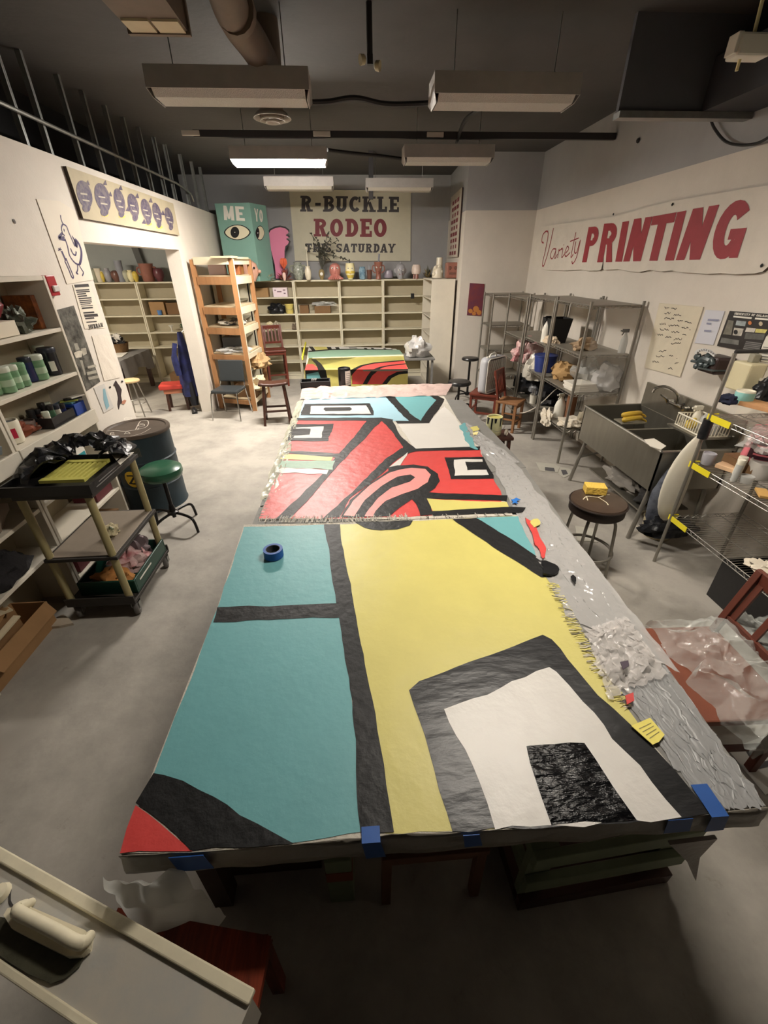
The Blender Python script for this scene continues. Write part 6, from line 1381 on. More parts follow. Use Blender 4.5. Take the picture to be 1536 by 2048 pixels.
# lower shelves
z4, z5, z6 = .783, .473, .123
blob('cloth_bundle', 'grey cloth bundle on the fourth shelf at the left edge', 'bundle', (-2.32, 2.3, z4), (.12, .2, .15), M('cloth_taupe', (128, 112, 98), .85), 121, .25)
blob('cloth_bundle', 'dark wool bundle on the fifth shelf at the left edge', 'bundle', (-2.3, 2.28, z5), (.12, .2, .1), M('wool_dark', (40, 38, 40), .95, bump=.6, bs=40), 122, .3)
tub('dented grey tin on the fifth shelf at the left edge', (-2.3, 2.05, z5+.002), .07, .03, M('tin_grey', (120, 112, 108), .4, .5), None, 'tin', 1, 'tin')
t = carton('cardboard_box', 'brown carton on the fourth shelf behind the trolley', -2.44, -2.22, 2.78, 3.0, z4, .2, m_cardd)
t = tub('black bucket on the fourth shelf behind the trolley posts', (-2.3, 3.14, z4+.002), .1, .22, m_vin, None, 'bucket', 1.15, 'bucket')
t = carton('carton', 'white and teal carton right of the black bucket on the fourth shelf', -2.42, -2.24, 3.3, 3.42, z4, .17, m_wht)
MB().box((.089, -.05, .03), (.0915, .05, .12), M('teal_print', (40, 140, 150), .5)).build('print', t, local=True)
t = carton('box', 'dark red box low on the fifth shelf near the drum', -2.42, -2.22, 3.3, 3.56, z5, .09, M('box_wine'))
t = carton('cardboard_box', 'dark red carton on the bottom shelf behind the trolley', -2.44, -2.22, 2.8, 3.1, z6, .2, M('box_wine'))
t = carton('cardboard_box', 'brown carton leaning on the bottom shelf behind the trolley legs', -2.44, -2.2, 3.15, 3.5, z6, .18, m_cardd)
t = thing('cardboard_box', 'open brown cardboard box full of offcuts on the floor at the left edge', 'box', (-2.345, 2.12, 0))
m_card2 = M('cardboard_warm', (150, 114, 76), .85, var=.1, vs=6)
for a_, b_ in (((-.1, -.32), (.14, -.31)), ((-.1, .25), (.14, .26)), ((.13, -.31), (.14, .25)), ((-.1, -.31), (-.09, .25))): MB().box((*a_, .006), (*b_, .2), m_card2).build('wall', t, local=True)
MB().box((-.1, -.32, 0), (.14, .26, .006), m_card2).build('base', t, local=True)
MB().prism([(.14, -.31, .2), (.14, .25, .2), (.2, .23, .13), (.2, -.29, .13)], (0, 0, .006), m_card2).build('flap', t, local=True)
for k in range(9):
    rnd = random.Random(200+k); P0 = Vector((-2.36-.14+.2*rnd.random(), 1.9+.4*rnd.random(), .14+.012*k)); a_ = rnd.uniform(-.6, .6)
    one(MB().cbox(P0, (.04+.03*rnd.random(), .22, .012), m_card if k % 2 else M('paper_cream'), rz=a_, rx=rnd.uniform(-.4, .4)), 'offcut', 'loose strip of card or paper piled in the open cardboard box', 'offcut', 'offcuts in the open cardboard box')
q = [Z(*p, .002) for p in ((105, 1244), (128, 1232), (140, 1240), (148, 1250), (120, 1256), (92, 1258))]
b = MB(); b.prism(q, (0, 0, .02), M('paper_torn', (190, 176, 156), .8)); one(b, 'torn_paper', 'torn pale paper on the floor beside the trolley wheel', 'paper')
# ------------------------------------------------------------------ trolley
m_beige = M('trolley_beige', (160, 148, 106), .5, var=.1, vs=6); m_dkt = M('trolley_dark', (52, 48, 44), .6, var=.15, vs=6); m_top = M('trolley_shelf', (134, 122, 108), .6, var=.1, vs=5)
mc = Z(96, 1109, .55); TX0, TX1, TY0, TY1 = mc.x, -1.66, 2.42, Z(303, 1018, .55).y
t = thing('utility_trolley', 'three-deck utility trolley with beige posts and casters in front of the left shelves', 'trolley', ((TX0+TX1)/2, (TY0+TY1)/2, 0))
for x in (TX0+.03, TX1-.0):
    for y in (TY0, TY1): MB().tube([(x-.012, y, .13), (x-.012, y, .985)], .024, m_beige, 12).build('post', t, smooth=True)
for z, m, nm in ((.145, m_dkt, 'deck'), (.535, m_top, 'deck'), (1.005, m_dkt, 'deck')):
    MB().box((TX0-.01, TY0-.03, z-.025), (TX1+.03, TY1+.03, z), m_dkt).box((TX0+.01, TY0-.01, z), (TX1+.01, TY1+.01, z+.006), m).build(nm, t, bevel=.006)
for z in (.16,):
    for a_, b_ in (((TX0-.01, TY0-.03), (TX1+.03, TY0-.018)), ((TX0-.01, TY1+.018), (TX1+.03, TY1+.03))): MB().box((*a_, z-.02), (*b_, z+.03), m_dkt).build('lip', t)
for x in (TX0+.03, TX1):
    for y in (TY0+.02, TY1-.02):
        w = MB().lathe([(.014, -.016), (.05, -.016), (.055, -.01), (.055, .01), (.05, .016), (.014, .016)], (x, y, .056), M('rubber_grey', (92, 88, 84), .6), 20, ax=(1, .35, 0)).build('caster', t, smooth=True)
        MB().lathe([(.006, -.018), (.03, -.018), (.03, .018), (.006, .018)], (x, y, .056), m_galv, 14, ax=(1, .35, 0)).build('hub', w)
        MB().box((x-.03, y-.016, .056), (x-.025, y+.016, .12), m_galv).box((x+.025, y-.016, .056), (x+.03, y+.016, .12), m_galv).box((x-.03, y-.016, .11), (x+.03, y+.016, .12), m_galv).build('fork', w)
# tray and black plastic on the trolley
zt2 = 1.013
t = thing('tray', 'shallow black tray on the trolley top under black plastic', 'tray', ((TX0+TX1)/2, TY0+.2, zt2))
tw, td = (TX1-TX0)/2+.05, .25
MB().box((-tw, -td, 0), (tw, td, .012), m_vin).build('base', t, local=True)
for a_, b_ in (((-tw, -td), (tw, -td+.012)), ((-tw, td-.012), (tw, td)), ((-tw, -td+.012), (-tw+.012, td-.012)), ((tw-.012, -td+.012), (tw, td-.012))): MB().box((*a_, .012), (*b_, .065), m_vin).build('side', t, local=True)
b = MB()
for k in range(2): b.box((tw, -td+.06+.04*k, .02+.018*k), (tw+.001, td-.1, .026+.018*k), M('print_grey'))
b.build('side_print', t, local=True, label='pale print along the tray side')
t = thing('grid_panel', 'slotted yellow panel lying in the black tray on the trolley', 'panel', ((TX0+TX1)/2+.05, TY0+.2, zt2+.045))
m_yp = M('grid_yellow', (190, 184, 92), .5, var=.08)
for a_, b_ in (((-.13, -.16), (.14, -.12)), ((-.13, .12), (.14, .16))): MB().box((*a_, 0), (*b_, .02), m_yp).build('edge', t, local=True)
b = MB()
for k in range(9): b.box((-.13+.0315*k, -.12, 0), (-.115+.0315*k, .12, .016), m_yp)
b.build('slats', t, local=True)
def blk(u, v):
    a = 2*PI*u; ca, sa = math.cos(a), math.sin(a); r_in = .5-.38*max(0, -ca); r = r_in+(1.16-r_in)*v
    cx_, cy_ = (TX0+TX1)/2-.0, (TY0+TY1)/2+.05
    x, y = cx_+ca*r*.27, cy_+sa*r*.34
    n_ = nz((ca*3, sa*3, v*3), 1); 
    z = zt2+.08+.065*math.sin(PI*v)*(1+.9*n_)-.03*v+.03*nz((ca*7, sa*7, v*6))+(.03 if ca < 0 else -.0)
    return Vector((x+.05*nz((ca*4, sa*4, v*4+7)), y+.05*nz((ca*4, sa*4+3, v*4)), max(z, zt2+.075)))
b = MB()
for j in range(12):
    for i in range(72):
        u0 = .0+.7*i/72; u1 = .0+.7*(i+1)/72
        b.add([blk(u0, j/12), blk(u1, j/12), blk(u1, (j+1)/12), blk(u0, (j+1)/12)], [(0, 1, 2, 3)], m_bagb)
bo = one(b, 'plastic_sheet', 'crumpled black plastic gathered round the back of the trolley tray', 'plastic', smooth=True)
q = [Z(*p, zt2+.06) for p in ((222, 908), (268, 905), (258, 914), (240, 930))]
one(MB().prism(q, (0, 0, .004), M('paper_white')), 'paper_sheet', 'white paper lying on the trolley beside the green stool', 'paper')
blob('figurine', 'small green and cream frog figurine on the trolley middle deck', 'figurine', Z(226, 1068, .544), (.04, .055, .045), M('frog_green', (66, 84, 58), .4, c2=(196, 184, 150), vs=9, thr=(.55, .6)), 131, .35)
t = thing('seed_tray', 'dark green tray of pink wrapping on the trolley bottom deck', 'tray', ((TX0+TX1)/2+.04, (TY0+TY1)/2+.03, .155))
m_dg = M('tray_green', (22, 62, 50), .35)
for a_, b_ in (((-.2, -.27), (.2, -.255)), ((-.2, .255), (.2, .27)), ((-.2, -.255), (-.185, .255)), ((.185, -.255), (.2, .255))): MB().box((*a_, .008), (*b_, .11), m_dg).build('side', t, local=True, bevel=.004)
MB().box((-.2, -.27, 0), (.2, .27, .008), m_dg).build('base', t, local=True)
MB().box((.2, -.2, .06), (.2012, .0, .072), m_wht).build('print', t, local=True, label='pale print on the tray side')
blob('plastic_bag', 'pink and white crumpled plastic in the green tray', 'bag', ((TX0+TX1)/2+.06, (TY0+TY1)/2+.08, .168), (.12, .16, .09), m_pbag, 132, .45)
blob('paper_bag', 'orange-brown paper bag in the near end of the green tray', 'bag', ((TX0+TX1)/2+.02, (TY0+TY1)/2-.12, .168), (.12, .1, .07), M('kraft_orange', (186, 128, 70), .8), 133, .4)
blob('cloth_bundle', 'grey mauve cloth at the far end of the green tray', 'cloth', ((TX0+TX1)/2+.02, (TY0+TY1)/2+.2, .168), (.14, .08, .13), M('cloth_mauve', (112, 98, 100), .85), 134, .4)
# ------------------------------------------------------------------ oil drum
dc = Vector((-2.18, 4.2, 0)); t = thing('oil_drum', 'dark blue-green steel drum with chalk drawings on its brown lid', 'drum', dc)
m_drum = M('drum_teal', (40, 54, 62), .5, var=.25, vs=5, stretch=(1, 1, .4)); m_lid = M('drum_lid', (80, 68, 58), .6, var=.15, vs=6); m_chalk = M('chalk', (214, 206, 194), .8)
RD, HD = .285, .83
MB().lathe([(RD, 0), (RD+.008, .006), (RD, .02), (RD, .27), (RD+.01, .28), (RD, .29), (RD, .53), (RD+.01, .54), (RD, .55), (RD, HD-.03)], (0, 0, 0), m_drum, 48).build('shell', t, local=True, smooth=True)
lid = MB().lathe([(RD+.012, HD-.035), (RD+.014, HD-.01), (RD+.008, HD), (RD-.02, HD-.002), (RD-.03, HD-.014), (.12, HD-.014), (.003, HD-.012)], (0, 0, 0), m_lid, 48, cap=False).build('lid', t, local=True, smooth=True)
cD_ = cr(0, 800, 3.2)
b = MB(); fz = lambda x, y: dc + (Z(*cD_(x, y), HD-.010)-dc)
def onlid(pts, w=.007): b.strip(smooth_path([fz(*p) for p in pts], 4), w, (0, 0, 1), m_chalk)
onlid([(655, 205), (720, 195), (800, 200), (870, 190), (930, 175), (950, 150), (940, 130), (900, 135), (880, 165), (868, 188)])
onlid([(690, 230), (800, 235), (900, 215), (965, 180)], .005)
for cx, cy, r_ in ((682, 170, 26), (822, 122, 22), (905, 160, 16)): onlid([(cx+r_*1.3*math.cos(R(a)), cy+r_*.5*math.sin(R(a))) for a in range(0, 361, 40)])
for l_ in ([(705, 225), (712, 208), (730, 212), (712, 218), (735, 224)], [(795, 218), (812, 203), (832, 214), (800, 212)], [(870, 185), (890, 178), (880, 190)], [(668, 168), (690, 165)], [(812, 122), (835, 126)], [(895, 155), (915, 160)]): onlid(l_, .006)
for v in b.v: v -= Vector((0, 0, 0))
b.build('chalk_drawing', lid)
def ondrum(a, z, d=.003): return dc+Vector((math.cos(a)*(RD+d), math.sin(a)*(RD+d), z))
a0_ = R(-100)
b = MB()
def curved(f, m, n=1): b.add(*f, m)
def dpoly(pts, m, d):                       # small facets following the drum
    P = [(a0_+x/RD, z) for x, z in pts]; b.poly([ondrum(a, z, d) for a, z in P], m)
m_dy = M('drum_yellow', (206, 168, 44), .5)
for k in range(12):
    x0_, x1_ = -.085+.17*k/12, -.085+.17*(k+1)/12; h0, h1 = [math.sqrt(max(0, .085**2-x*x)) for x in (x0_, x1_)]
    dpoly([(x0_, .39-h0), (x1_, .39-h1), (x1_, .39+h1), (x0_, .39+h0)], m_dy, .003)
for k in range(5):
    x0_ = .07+.05*k; dpoly([(x0_, 0.370), (x0_+.05, 0.375), (x0_+.05, 0.430), (x0_, 0.440)], m_dy if k < 3 else M('drum_rust', (150, 96, 50), .5), .003)
dpoly([(-.05, 0.435), (.0, 0.440), (.0, 0.425), (-.05, 0.420)], m_blk, .0045); dpoly([(.0, 0.440), (.045, 0.435), (.045, 0.420), (.0, 0.425)], m_blk, .0045)
dpoly([(.02, 0.425), (.045, 0.425), (-.02, 0.350), (-.045, 0.350)], m_blk, .0048)
dpoly([(-.05, 0.355), (.0, 0.352), (.0, 0.337), (-.05, 0.340)], m_blk, .0045); dpoly([(.0, 0.352), (.05, 0.355), (.05, 0.340), (.0, 0.337)], m_blk, .0045)
b.build('emblem', t, label='yellow round emblem with a black Z and a stripe')
b = MB()
for k in range(24):
    x0_ = -.13+.012*k
    for zz in (.62, .33): dpoly([(x0_, zz), (x0_+.005, zz), (x0_+.005, zz+.09), (x0_, zz+.09)], M('drum_line', (96, 90, 70), .6), .002)
b.build('pinstripes', t)
# ------------------------------------------------------------------ green stool
gc = Vector((-1.79, 3.62, 0)); t = thing('swivel_stool', 'green padded swivel stool with black splayed legs between trolley and drum', 'stool', gc)
m_gv = M('vinyl_green', (44, 92, 68), .28, var=.06)
MB().lathe([(.12, 0), (.165, .02), (.185, .06), (.18, .1), (.14, .125), (.06, .13), (.003, .13)], (0, 0, .53), m_gv, 32).build('seat', t, local=True, smooth=True)
MB().cyl((0, 0, .12), (0, 0, .53), .018, m_blkmet, seg=12).build('column', t, local=True, smooth=True)
MB().lathe([(.03, 0), (.05, .01), (.05, .03), (.03, .04), (.022, .1)], (0, 0, .15), m_blkmet, 16).build('hub', t, local=True, smooth=True)
for k in range(4):
    a = R(-25+90*k); MB().tube(smooth_path([(.03*math.cos(a), .03*math.sin(a), .17), (.15*math.cos(a), .15*math.sin(a), .165), (.23*math.cos(a), .23*math.sin(a), .13), (.255*math.cos(a), .255*math.sin(a), 0)]), .013, m_blkmet, 8).build('leg', t, local=True, smooth=True)
# ------------------------------------------------------------------ things on the left wall
cl1 = cr(0, 430, 6.98)
XQ = XL+.004
def lpaper(name, label, cat, pts, mat, th=.004):
    P = [XP(*p, XL+.002) for p in pts]; t = thing(name, label, cat, sum(P, Vector())/len(P))
    MB().prism(P, (th, 0, 0), mat).build('sheet', t); return t
fl_ = lambda x, y, d=.0075: XP(*cl1(x, y), XL+d)
m_pap = M('paper_warm', (218, 208, 192), .7, var=.03)
t = lpaper('poster', 'tall white sheet with a purple ink drawing of a long-beaked bird and a brush', 'poster', [cl1(930, 965), cl1(1300, 905), cl1(1040, -60), (118, 402), (72, 398)], m_pap)
b = MB(); S = lambda pts, w: b.strip(smooth_path([fl_(*p) for p in pts], 4), w, (1, 0, 0), m_inkp)
S([(845, 0), (855, 60), (880, 125)], .012); S([(880, 125), (860, 170), (872, 250), (905, 290)], .012); S([(880, 125), (930, 160), (960, 240), (1000, 330), (1050, 440)], .013)
S([(875, 250), (822, 315), (850, 335), (920, 350)], .02); S([(830, 316), (900, 310)], .016); S([(915, 350), (945, 440), (975, 570), (1040, 660), (1090, 690), (1120, 680)], .014)
S([(1050, 340), (1100, 400), (1135, 500), (1135, 600), (1115, 685)], .026); S([(985, 465), (1020, 540), (1055, 560), (1065, 510)], .014)
for k in range(5): S([(1005+18*k, 290+22*k), (1040+10*k, 360+18*k), (1050+6*k, 430+6*k)], .012)
S([(1085, 690), (1085, 760), (1070, 805)], .012); S([(1100, 690), (1140, 760), (1165, 800), (1150, 850)], .012); S([(1060, 805), (1092, 825)], .016)
b.build('bird_drawing', t, label='purple ink drawing of a bird'); b = MB(); S([(860, 500), (900, 590), (920, 640)], .022); S([(905, 640), (960, 760), (1005, 870), (1025, 855), (965, 710), (920, 600)], .014)
for k in range(5): S([(835, 480), (835+26*math.cos(k*1.25), 480+26*math.sin(k*1.25))], .008)
b.build('brush_drawing', t, label='purple ink drawing of a brush'); b = MB(); S([(890, 208), (902, 218)], .022)
b.build('eye_mark', t)
t = lpaper('poster', 'narrow printed notice ending in the word HURRAH on the left wall', 'poster', [cl1(1180, 1590), cl1(1460, 1580), cl1(1250, 960), cl1(1010, 975)], M('paper_warm'), .003)
b = MB(); rnd = random.Random(2)
for k, (y_, w_) in enumerate(((985, .03), (1045, .012), (1070, .012), (1100, .012), (1130, .014), (1160, .014), (1190, .012), (1215, .012), (1240, .01), (1265, .008), (1295, .016), (1360, .016), (1400, .03), (1440, .016), (1490, .012))):
    x0_ = 1040+(y_-985)*.33; x1_ = x0_+(200 if k < 10 else 190)*(1 if k in (0, 12) else rnd.uniform(.6, .95)); b.strip([fl_(x0_, y_+8, .0062), fl_(x1_, y_-4, .0062)], w_*.8, (1, 0, 0), m_ink)
text(b, 'HURRAH', [fl_(1245, 1595, .0062), fl_(1440, 1560, .0062), fl_(1425, 1505, .0062), fl_(1230, 1535, .0062)], m_ink, slab=True, t=.28)
b.build('print', t)
t = lpaper('photo_print', 'large black and white photograph on the left wall beside the shelf', 'photo', [(173, 782), (200, 763), (147, 611), (113, 620)], M('photo_grey', (96, 94, 88), .45, c2=(40, 39, 37), vs=14, var=.3, thr=(.35, .62)), .003)
b = MB(); cq = cr(0, 680, 6.98); fq = lambda x, y: XP(*cq(x, y), XL+.0062)
for pts, c_ in (([(1030, 180), (1090, 150), (1150, 150), (1140, 240), (1060, 250)], (200, 192, 176)), ([(1130, 120), (1200, 110), (1215, 190), (1160, 220)], (170, 164, 150)), ([(1110, 280), (1150, 280), (1200, 480), (1180, 490)], (150, 146, 134)), ([(1220, 370), (1330, 340), (1350, 370), (1230, 400)], (170, 166, 152)), ([(1210, 450), (1340, 420), (1350, 460), (1220, 490)], (160, 156, 142)), ([(1230, 520), (1370, 490), (1380, 530), (1240, 560)], (150, 146, 134)), ([(1030, 50), (1080, 40), (1110, 130), (1060, 150)], (150, 148, 140))):
    b.poly([fq(*p) for p in pts], M('tone_%d' % c_[0], c_, .5, var=.2, vs=20))
b.build('photo_tones', t)
t = lpaper('paper', 'blank crinkled white sheet under the HURRAH notice', 'paper', [(208, 762), (240, 755), (217, 668), (183, 672)], M('paper_crinkle', (216, 206, 192), .7, bump=.6, bs=12))
t = lpaper('print', 'small pale print of a blue-grey figure low on the left wall', 'picture', [(207, 826), (227, 815), (208, 768), (187, 776)], M('paper_grey', (196, 192, 186), .7), .003)
b = MB(); b.poly([XP(*p, XL+.0062) for p in ((206, 778), (210, 777), (213, 790), (219, 812), (213, 820), (207, 800))], M('print_blue', (126, 164, 176), .6)); b.build('figure', t)
cz = cr(160, 470, 5.297); fc3 = lambda x, y: XP(*cz(x, y), XL+.003)
t = thing('paper_cutout', 'dark brown paper cutout of a leaping figure low on the left wall by the doorway', 'cutout', fc3(410, 1690))
MB().prism([fc3(*p) for p in ((378, 1540), (352, 1590), (372, 1600), (392, 1660), (405, 1720), (398, 1790), (410, 1850), (420, 1800), (445, 1770), (432, 1700), (440, 1640), (418, 1600), (396, 1570))][::-1], (.003, 0, 0), M('cutout_brown', (48, 34, 36), .7)).build('figure', t)
b = MB()
for cx, cy, r_ in ((445, 1552, 11), (318, 1612, 11)): b.poly([fc3(cx+r_*math.cos(R(a)), cy+r_*math.sin(R(a)))+Vector((.002, 0, 0)) for a in range(0, 360, 40)], m_blk)
b.build('dots', t)
MB().prism([fc3(*p) for p in ((440, 1765), (470, 1745), (488, 1755), (470, 1790), (440, 1790))][::-1], (.004, 0, 0), M('cutout_tan', (176, 120, 96), .7)).build('patch', t)
# seven-figure board
P = [XP(*p, XL+.002) for p in ((160, 437), (355, 471), (342, 407), (125, 332))]
t = thing('painted_board', 'long tan board painted with a row of seven purple figures above the doorway', 'painting', sum(P, Vector())/4)
MB().prism(P, (.03, 0, 0), M('board_tan', (176, 164, 138), .75, var=.06, vs=5), M('board_edge', (70, 60, 54), .8)).build('board', t, bevel=.003)
m_purp = M('figure_purple', (74, 66, 90), .7, c2=(112, 102, 106), vs=20, thr=(.4, .6)); m_yb = M('figure_yellow', (204, 186, 92), .7)
cb = cr(0, 0, 2); fb_ = lambda x, y, d=.034: XP(*cb(x, y), XL+d)
for i, (cx, cy, rx, ry) in enumerate(((338, 785, 30, 74), (410, 798, 30, 78), (478, 812, 21, 68), (533, 830, 21, 64), (585, 848, 20, 60), (628, 862, 17, 58), (676, 876, 16, 52))):
    b = MB(); sl = .12
    b.poly([fb_(cx+sl*(rx*3*0)+rx*math.cos(R(a))+(ry*math.sin(R(a)))*.16, cy+ry*.75*math.sin(R(a))-8) for a in range(0, 360, 20)][::-1], m_purp)
    b.poly([fb_(cx+8+rx*.55*math.cos(R(a)), cy+ry*.62+ry*.25*math.sin(R(a)), .0345) for a in range(0, 360, 30)][::-1], m_purp)
    b.build('figure', t)
    b = MB()
    for (dx, dy, r_) in ((-4, -.15, .28), (5, .2, .2)): b.strip([fb_(cx+dx-rx*.4, cy+ry*dy, .036), fb_(cx+dx+rx*.5, cy+ry*dy+4, .036)], .012, (1, 0, 0), M('figure_pale', (176, 166, 150), .7))
    b.build('figure_marks', t)
    if i in (1, 2, 4, 5): 
        b = MB(); b.poly([fb_(cx+10+14*math.cos(R(a)), cy+ry*.8+7*math.sin(R(a)), .0342) for a in range(0, 360, 40)][::-1], m_yb); b.build('yellow_mark', t)
b = MB()
for cx, cy in ((350, 730), (440, 775), (482, 750), (510, 835), (548, 782), (575, 885), (602, 800), (650, 850), (420, 730)): b.poly([fb_(cx-8, cy+9, .0343), fb_(cx+9, cy+11, .0343), fb_(cx+2, cy-10, .0343)], m_purp)
b.build('small_triangles', t)
# fire alarm and small marks
pa = XP(*cl1(720, 985), XL+.03)
t = thing('fire_alarm', 'red fire alarm horn on the left wall at the corner of the shelf', 'alarm', (XL, pa.y, pa.z))
m_alarm = M('alarm_red', (160, 30, 40), .35)
MB().box((.001, -.06, -.075), (.045, .06, .075), m_alarm).build('housing', t, local=True, bevel=.008)
MB().box((.045, -.03, -.045), (.062, .045, .0), M('strobe_clear', (206, 200, 196), .15)).build('strobe', t, local=True, bevel=.006)
one(MB().lathe([(.004, 0), (.016, .003), (.004, .006)], fl_(195, 88, .001), M('grey_mark', (110, 104, 100), .8), 8, ax=(1, 0, 0)), 'wall_hook', 'small grey screw hook high on the left wall', 'hook')
# ------------------------------------------------------------------ side room seen through the doorway
YQ = YS
t = thing('covered_table', 'table in the side room under a grey dust cloth', 'table', (-4.6, 8.7, 0))
tx1 = Z(300, 697, .72).x; ty0 = 8.3; tx0 = tx1-1.1; ty1 = 9.55
MB().box((tx0, ty0, .68), (tx1, ty1, .72), m_tab).build('tabletop', t)
for x in (tx0+.06, tx1-.06):
    for y in (ty0+.06, ty1-.06): MB().box((x-.035, y-.035, 0), (x+.035, y+.035, .68), m_drk).build('leg', t)
def clo(u, v):
    x = tx0-.03+(tx1-tx0+.06)*min(1, u*1.25) ; y = ty0-.03+(ty1-ty0+.06)*v; z = .728
    if u > .8: x = tx1+.03+.03*math.sin(v*22)+.05*(u-.8); z = .728-(u-.8)*1.5*(1+.2*math.sin(v*9))
    return Vector((x, y, z+.004*math.sin(x*30)*math.cos(y*25)))
m_clg = M('dust_cloth', (120, 116, 112), .85, var=.1, vs=6, bump=.3, bs=8)
b = MB().grid(clo, 30, 30, m_clg).grid(lambda u, v: Vector((tx0-.03+(tx1-tx0+.06)*u, ty0-.035-.02*math.sin(u*25)*v-.03*v, .728-.2*v*(1+.2*math.sin(u*7)))), 30, 6, m_clg)
one(b, 'dust_cloth', 'grey paint-stained dust cloth hanging over the side room table', 'cloth', smooth=True)
one(MB().cbox((tx1-.35, ty0+.55, .737), (.4, .5, .006), M('paper_white'), rz=.2), 'paper_sheet', 'white paper sheet on the covered side room table', 'paper')
t = thing('basket', 'brown basket heaped with black and white cloth on the side room table', 'basket', (tx1-.42, ty1-.3, .735))
MB().lathe([(.16, 0), (.2, .16), (.21, .17), (.19, .16), (.15, .02)], (0, 0, 0), M('wicker', (120, 92, 60), .8, bump=.5, bs=40), 20).build('body', t, local=True, smooth=True)
blob('cloth_bundle', 'black and white cloth heaped in the side room basket', 'cloth', (tx1-.42, ty1-.3, .84), (.15, .15, .12), M('cloth_bw', (196, 190, 180), .85, c2=(30, 30, 32), vs=6, thr=(.48, .52)), 141, .35)
sp = Z(278, 830); t = thing('stool', 'round wooden stool with bent metal legs in the side room doorway', 'stool', (sp.x+.02, sp.y, 0))
MB().lathe([(.14, 0), (.15, .01), (.15, .028), (.14, .035)], (0, 0, .56), M('wood_pale', (206, 180, 136), .5), 24).build('seat', t, local=True, smooth=True)
for k in range(4):
    a = R(45+90*k); MB().tube([(.1*math.cos(a), .1*math.sin(a), .56), (.2*math.cos(a), .2*math.sin(a), 0)], .011, m_rack, 8).build('leg', t, local=True, smooth=True)
MB().tube([(.155*math.cos(R(a)), .155*math.sin(R(a)), .22) for a in range(0, 360, 20)], .007, m_rack, 6, closed=True).build('foot_ring', t, local=True, smooth=True)
bp = Vector((-3.12, 7.72, 0)); t = thing('bench', 'low bench with a red cushioned top just inside the doorway', 'bench', bp, R(12))
MB().box((-.26, -.17, .37), (.17, .17, .45), M('vinyl_red', (186, 62, 52), .45)).build('cushion', t, local=True, bevel=.02)
MB().box((-.2, -.14, .3), (.16, .14, .365), M('wood_pink', (176, 112, 84), .6)).build('frame', t, local=True)
for x in (-.16, .12):
    for y in (-.11, .11): MB().bar((x*1.12, y*1.1, 0), (x, y, .3), .04, .04, m_drk, (0, 1, 0)).build('leg', t, local=True)
# coat, trousers and shoe hanging at the pillar
m_coat = M('coat_navy', (34, 40, 92), .8, var=.3, vs=6, bump=.3, bs=10, c2=(20, 24, 44)); m_tr = M('trousers_black', (24, 24, 30), .85)
def coat(u, v):
    z = 1.28-1.02*v; w = .045+.11*min(1, v*1.4)+.05*v; d = .05+.06*v; a = 2*PI*u
    r = 1+.18*math.sin(a*4+v*3)*v
    return Vector((-2.81-.02*v+math.cos(a)*w*r*.8, 7.6+math.sin(a)*d*r, z))
t = thing('coat', 'long navy coat hanging inside the doorway against the pillar', 'coat', (-2.81, 7.6, .26))
MB().grid(coat, 24, 16, m_coat).build('body', t, smooth=True)
MB().tube(smooth_path([(-2.9, 7.53, 1.12), (-2.95, 7.5, .9), (-2.94, 7.5, .62)]), [.035]*4+[.05]*4+[.045], m_coat, 10).build('sleeve', t, smooth=True)
MB().tube([(-2.78, 7.6, 1.27), (-2.72, 7.6, 1.32), (-2.69, 7.6, 1.32)], .008, m_galv, 6).build('hanger_hook', t)
one(MB().tube([(-2.82, 7.58, .5), (-2.82, 7.57, .3), (-2.81, 7.55, .1)], [.08, .085, .06], m_tr, 12), 'trousers', 'black trousers hanging below the navy coat', 'trousers', smooth=True)
t = thing('shoe', 'black shoe on the floor below the hanging coat', 'shoe', (-2.82, 7.47, 0), R(-70))
b = MB(); lump(b, (0, 0, .0), (.13, .045, .05), m_vin, 5, .12, 1.5, 12); b.build('upper', t, local=True, smooth=True)
MB().cbox((0, 0, .008), (.25, .09, .016), m_blk).build('sole', t, local=True, bevel=.006)
# shelf contents in the side room
c3 = cr(160, 470, 5.297)
def sx_(x): return YP(*c3(x, 500), YS+.15).x
zs = [z+.003 for z in zs_s]
carton('cardboard_box', 'tan cardboard box on the side room shelf', sx_(690), sx_(850), YS+.05, YS+.25, zs[1], .24, m_card)
carton('cardboard_box', 'dark brown box beside the tan box on the side room shelf', sx_(870), sx_(1000), YS+.05, YS+.25, zs[1], .22, m_cardd)
t = thing('cup', 'small blue cup in front of the tan box in the side room', 'cup', (sx_(790), YS+.03, zs[1]))
MB().lathe([(.03, 0), (.04, .01), (.045, .09), (.04, .09), (.03, .02)], (0, 0, 0), M('cup_blue', (86, 130, 190), .4), 14).build('body', t, local=True, smooth=True)
t = thing('goblet', 'small white goblet on the side room shelf', 'goblet', (sx_(865), YS+.08, zs[2]))
MB().lathe([(.04, 0), (.012, .02), (.012, .06), (.05, .12), (.045, .12), (.01, .07)], (0, 0, 0), m_wht, 14).build('body', t, local=True, smooth=True)
p_ = Vector((sx_(1010), YS+.1, zs[2]+.06))
t = leafy(0, 0, 60, .13, [M('leaf_green', (40, 92, 52), .6, var=.2), M('leaf_deep', (28, 66, 40), .6)], 'small green potted plant on the side room shelf beside the pillar', 'potted_plant', 'plant', seed=21, pos=p_)
MB().lathe([(.04, -.06), (.05, 0), (.045, 0)], (0, 0, 0), M('pot_grey', (150, 148, 140), .6), 12).build('pot', t, local=True)
blob('cloth_bundle', 'white cloth bundle on the low side room shelf', 'cloth', (sx_(880), YS+.1, zs[4]), (.12, .09, .12), M('rag_white'), 142, .3)
carton('cardboard_box', 'open brown box on the floor in front of the side room shelf', sx_(840), sx_(1000), YS-.5, YS-.15, 0, .28, m_cardd)
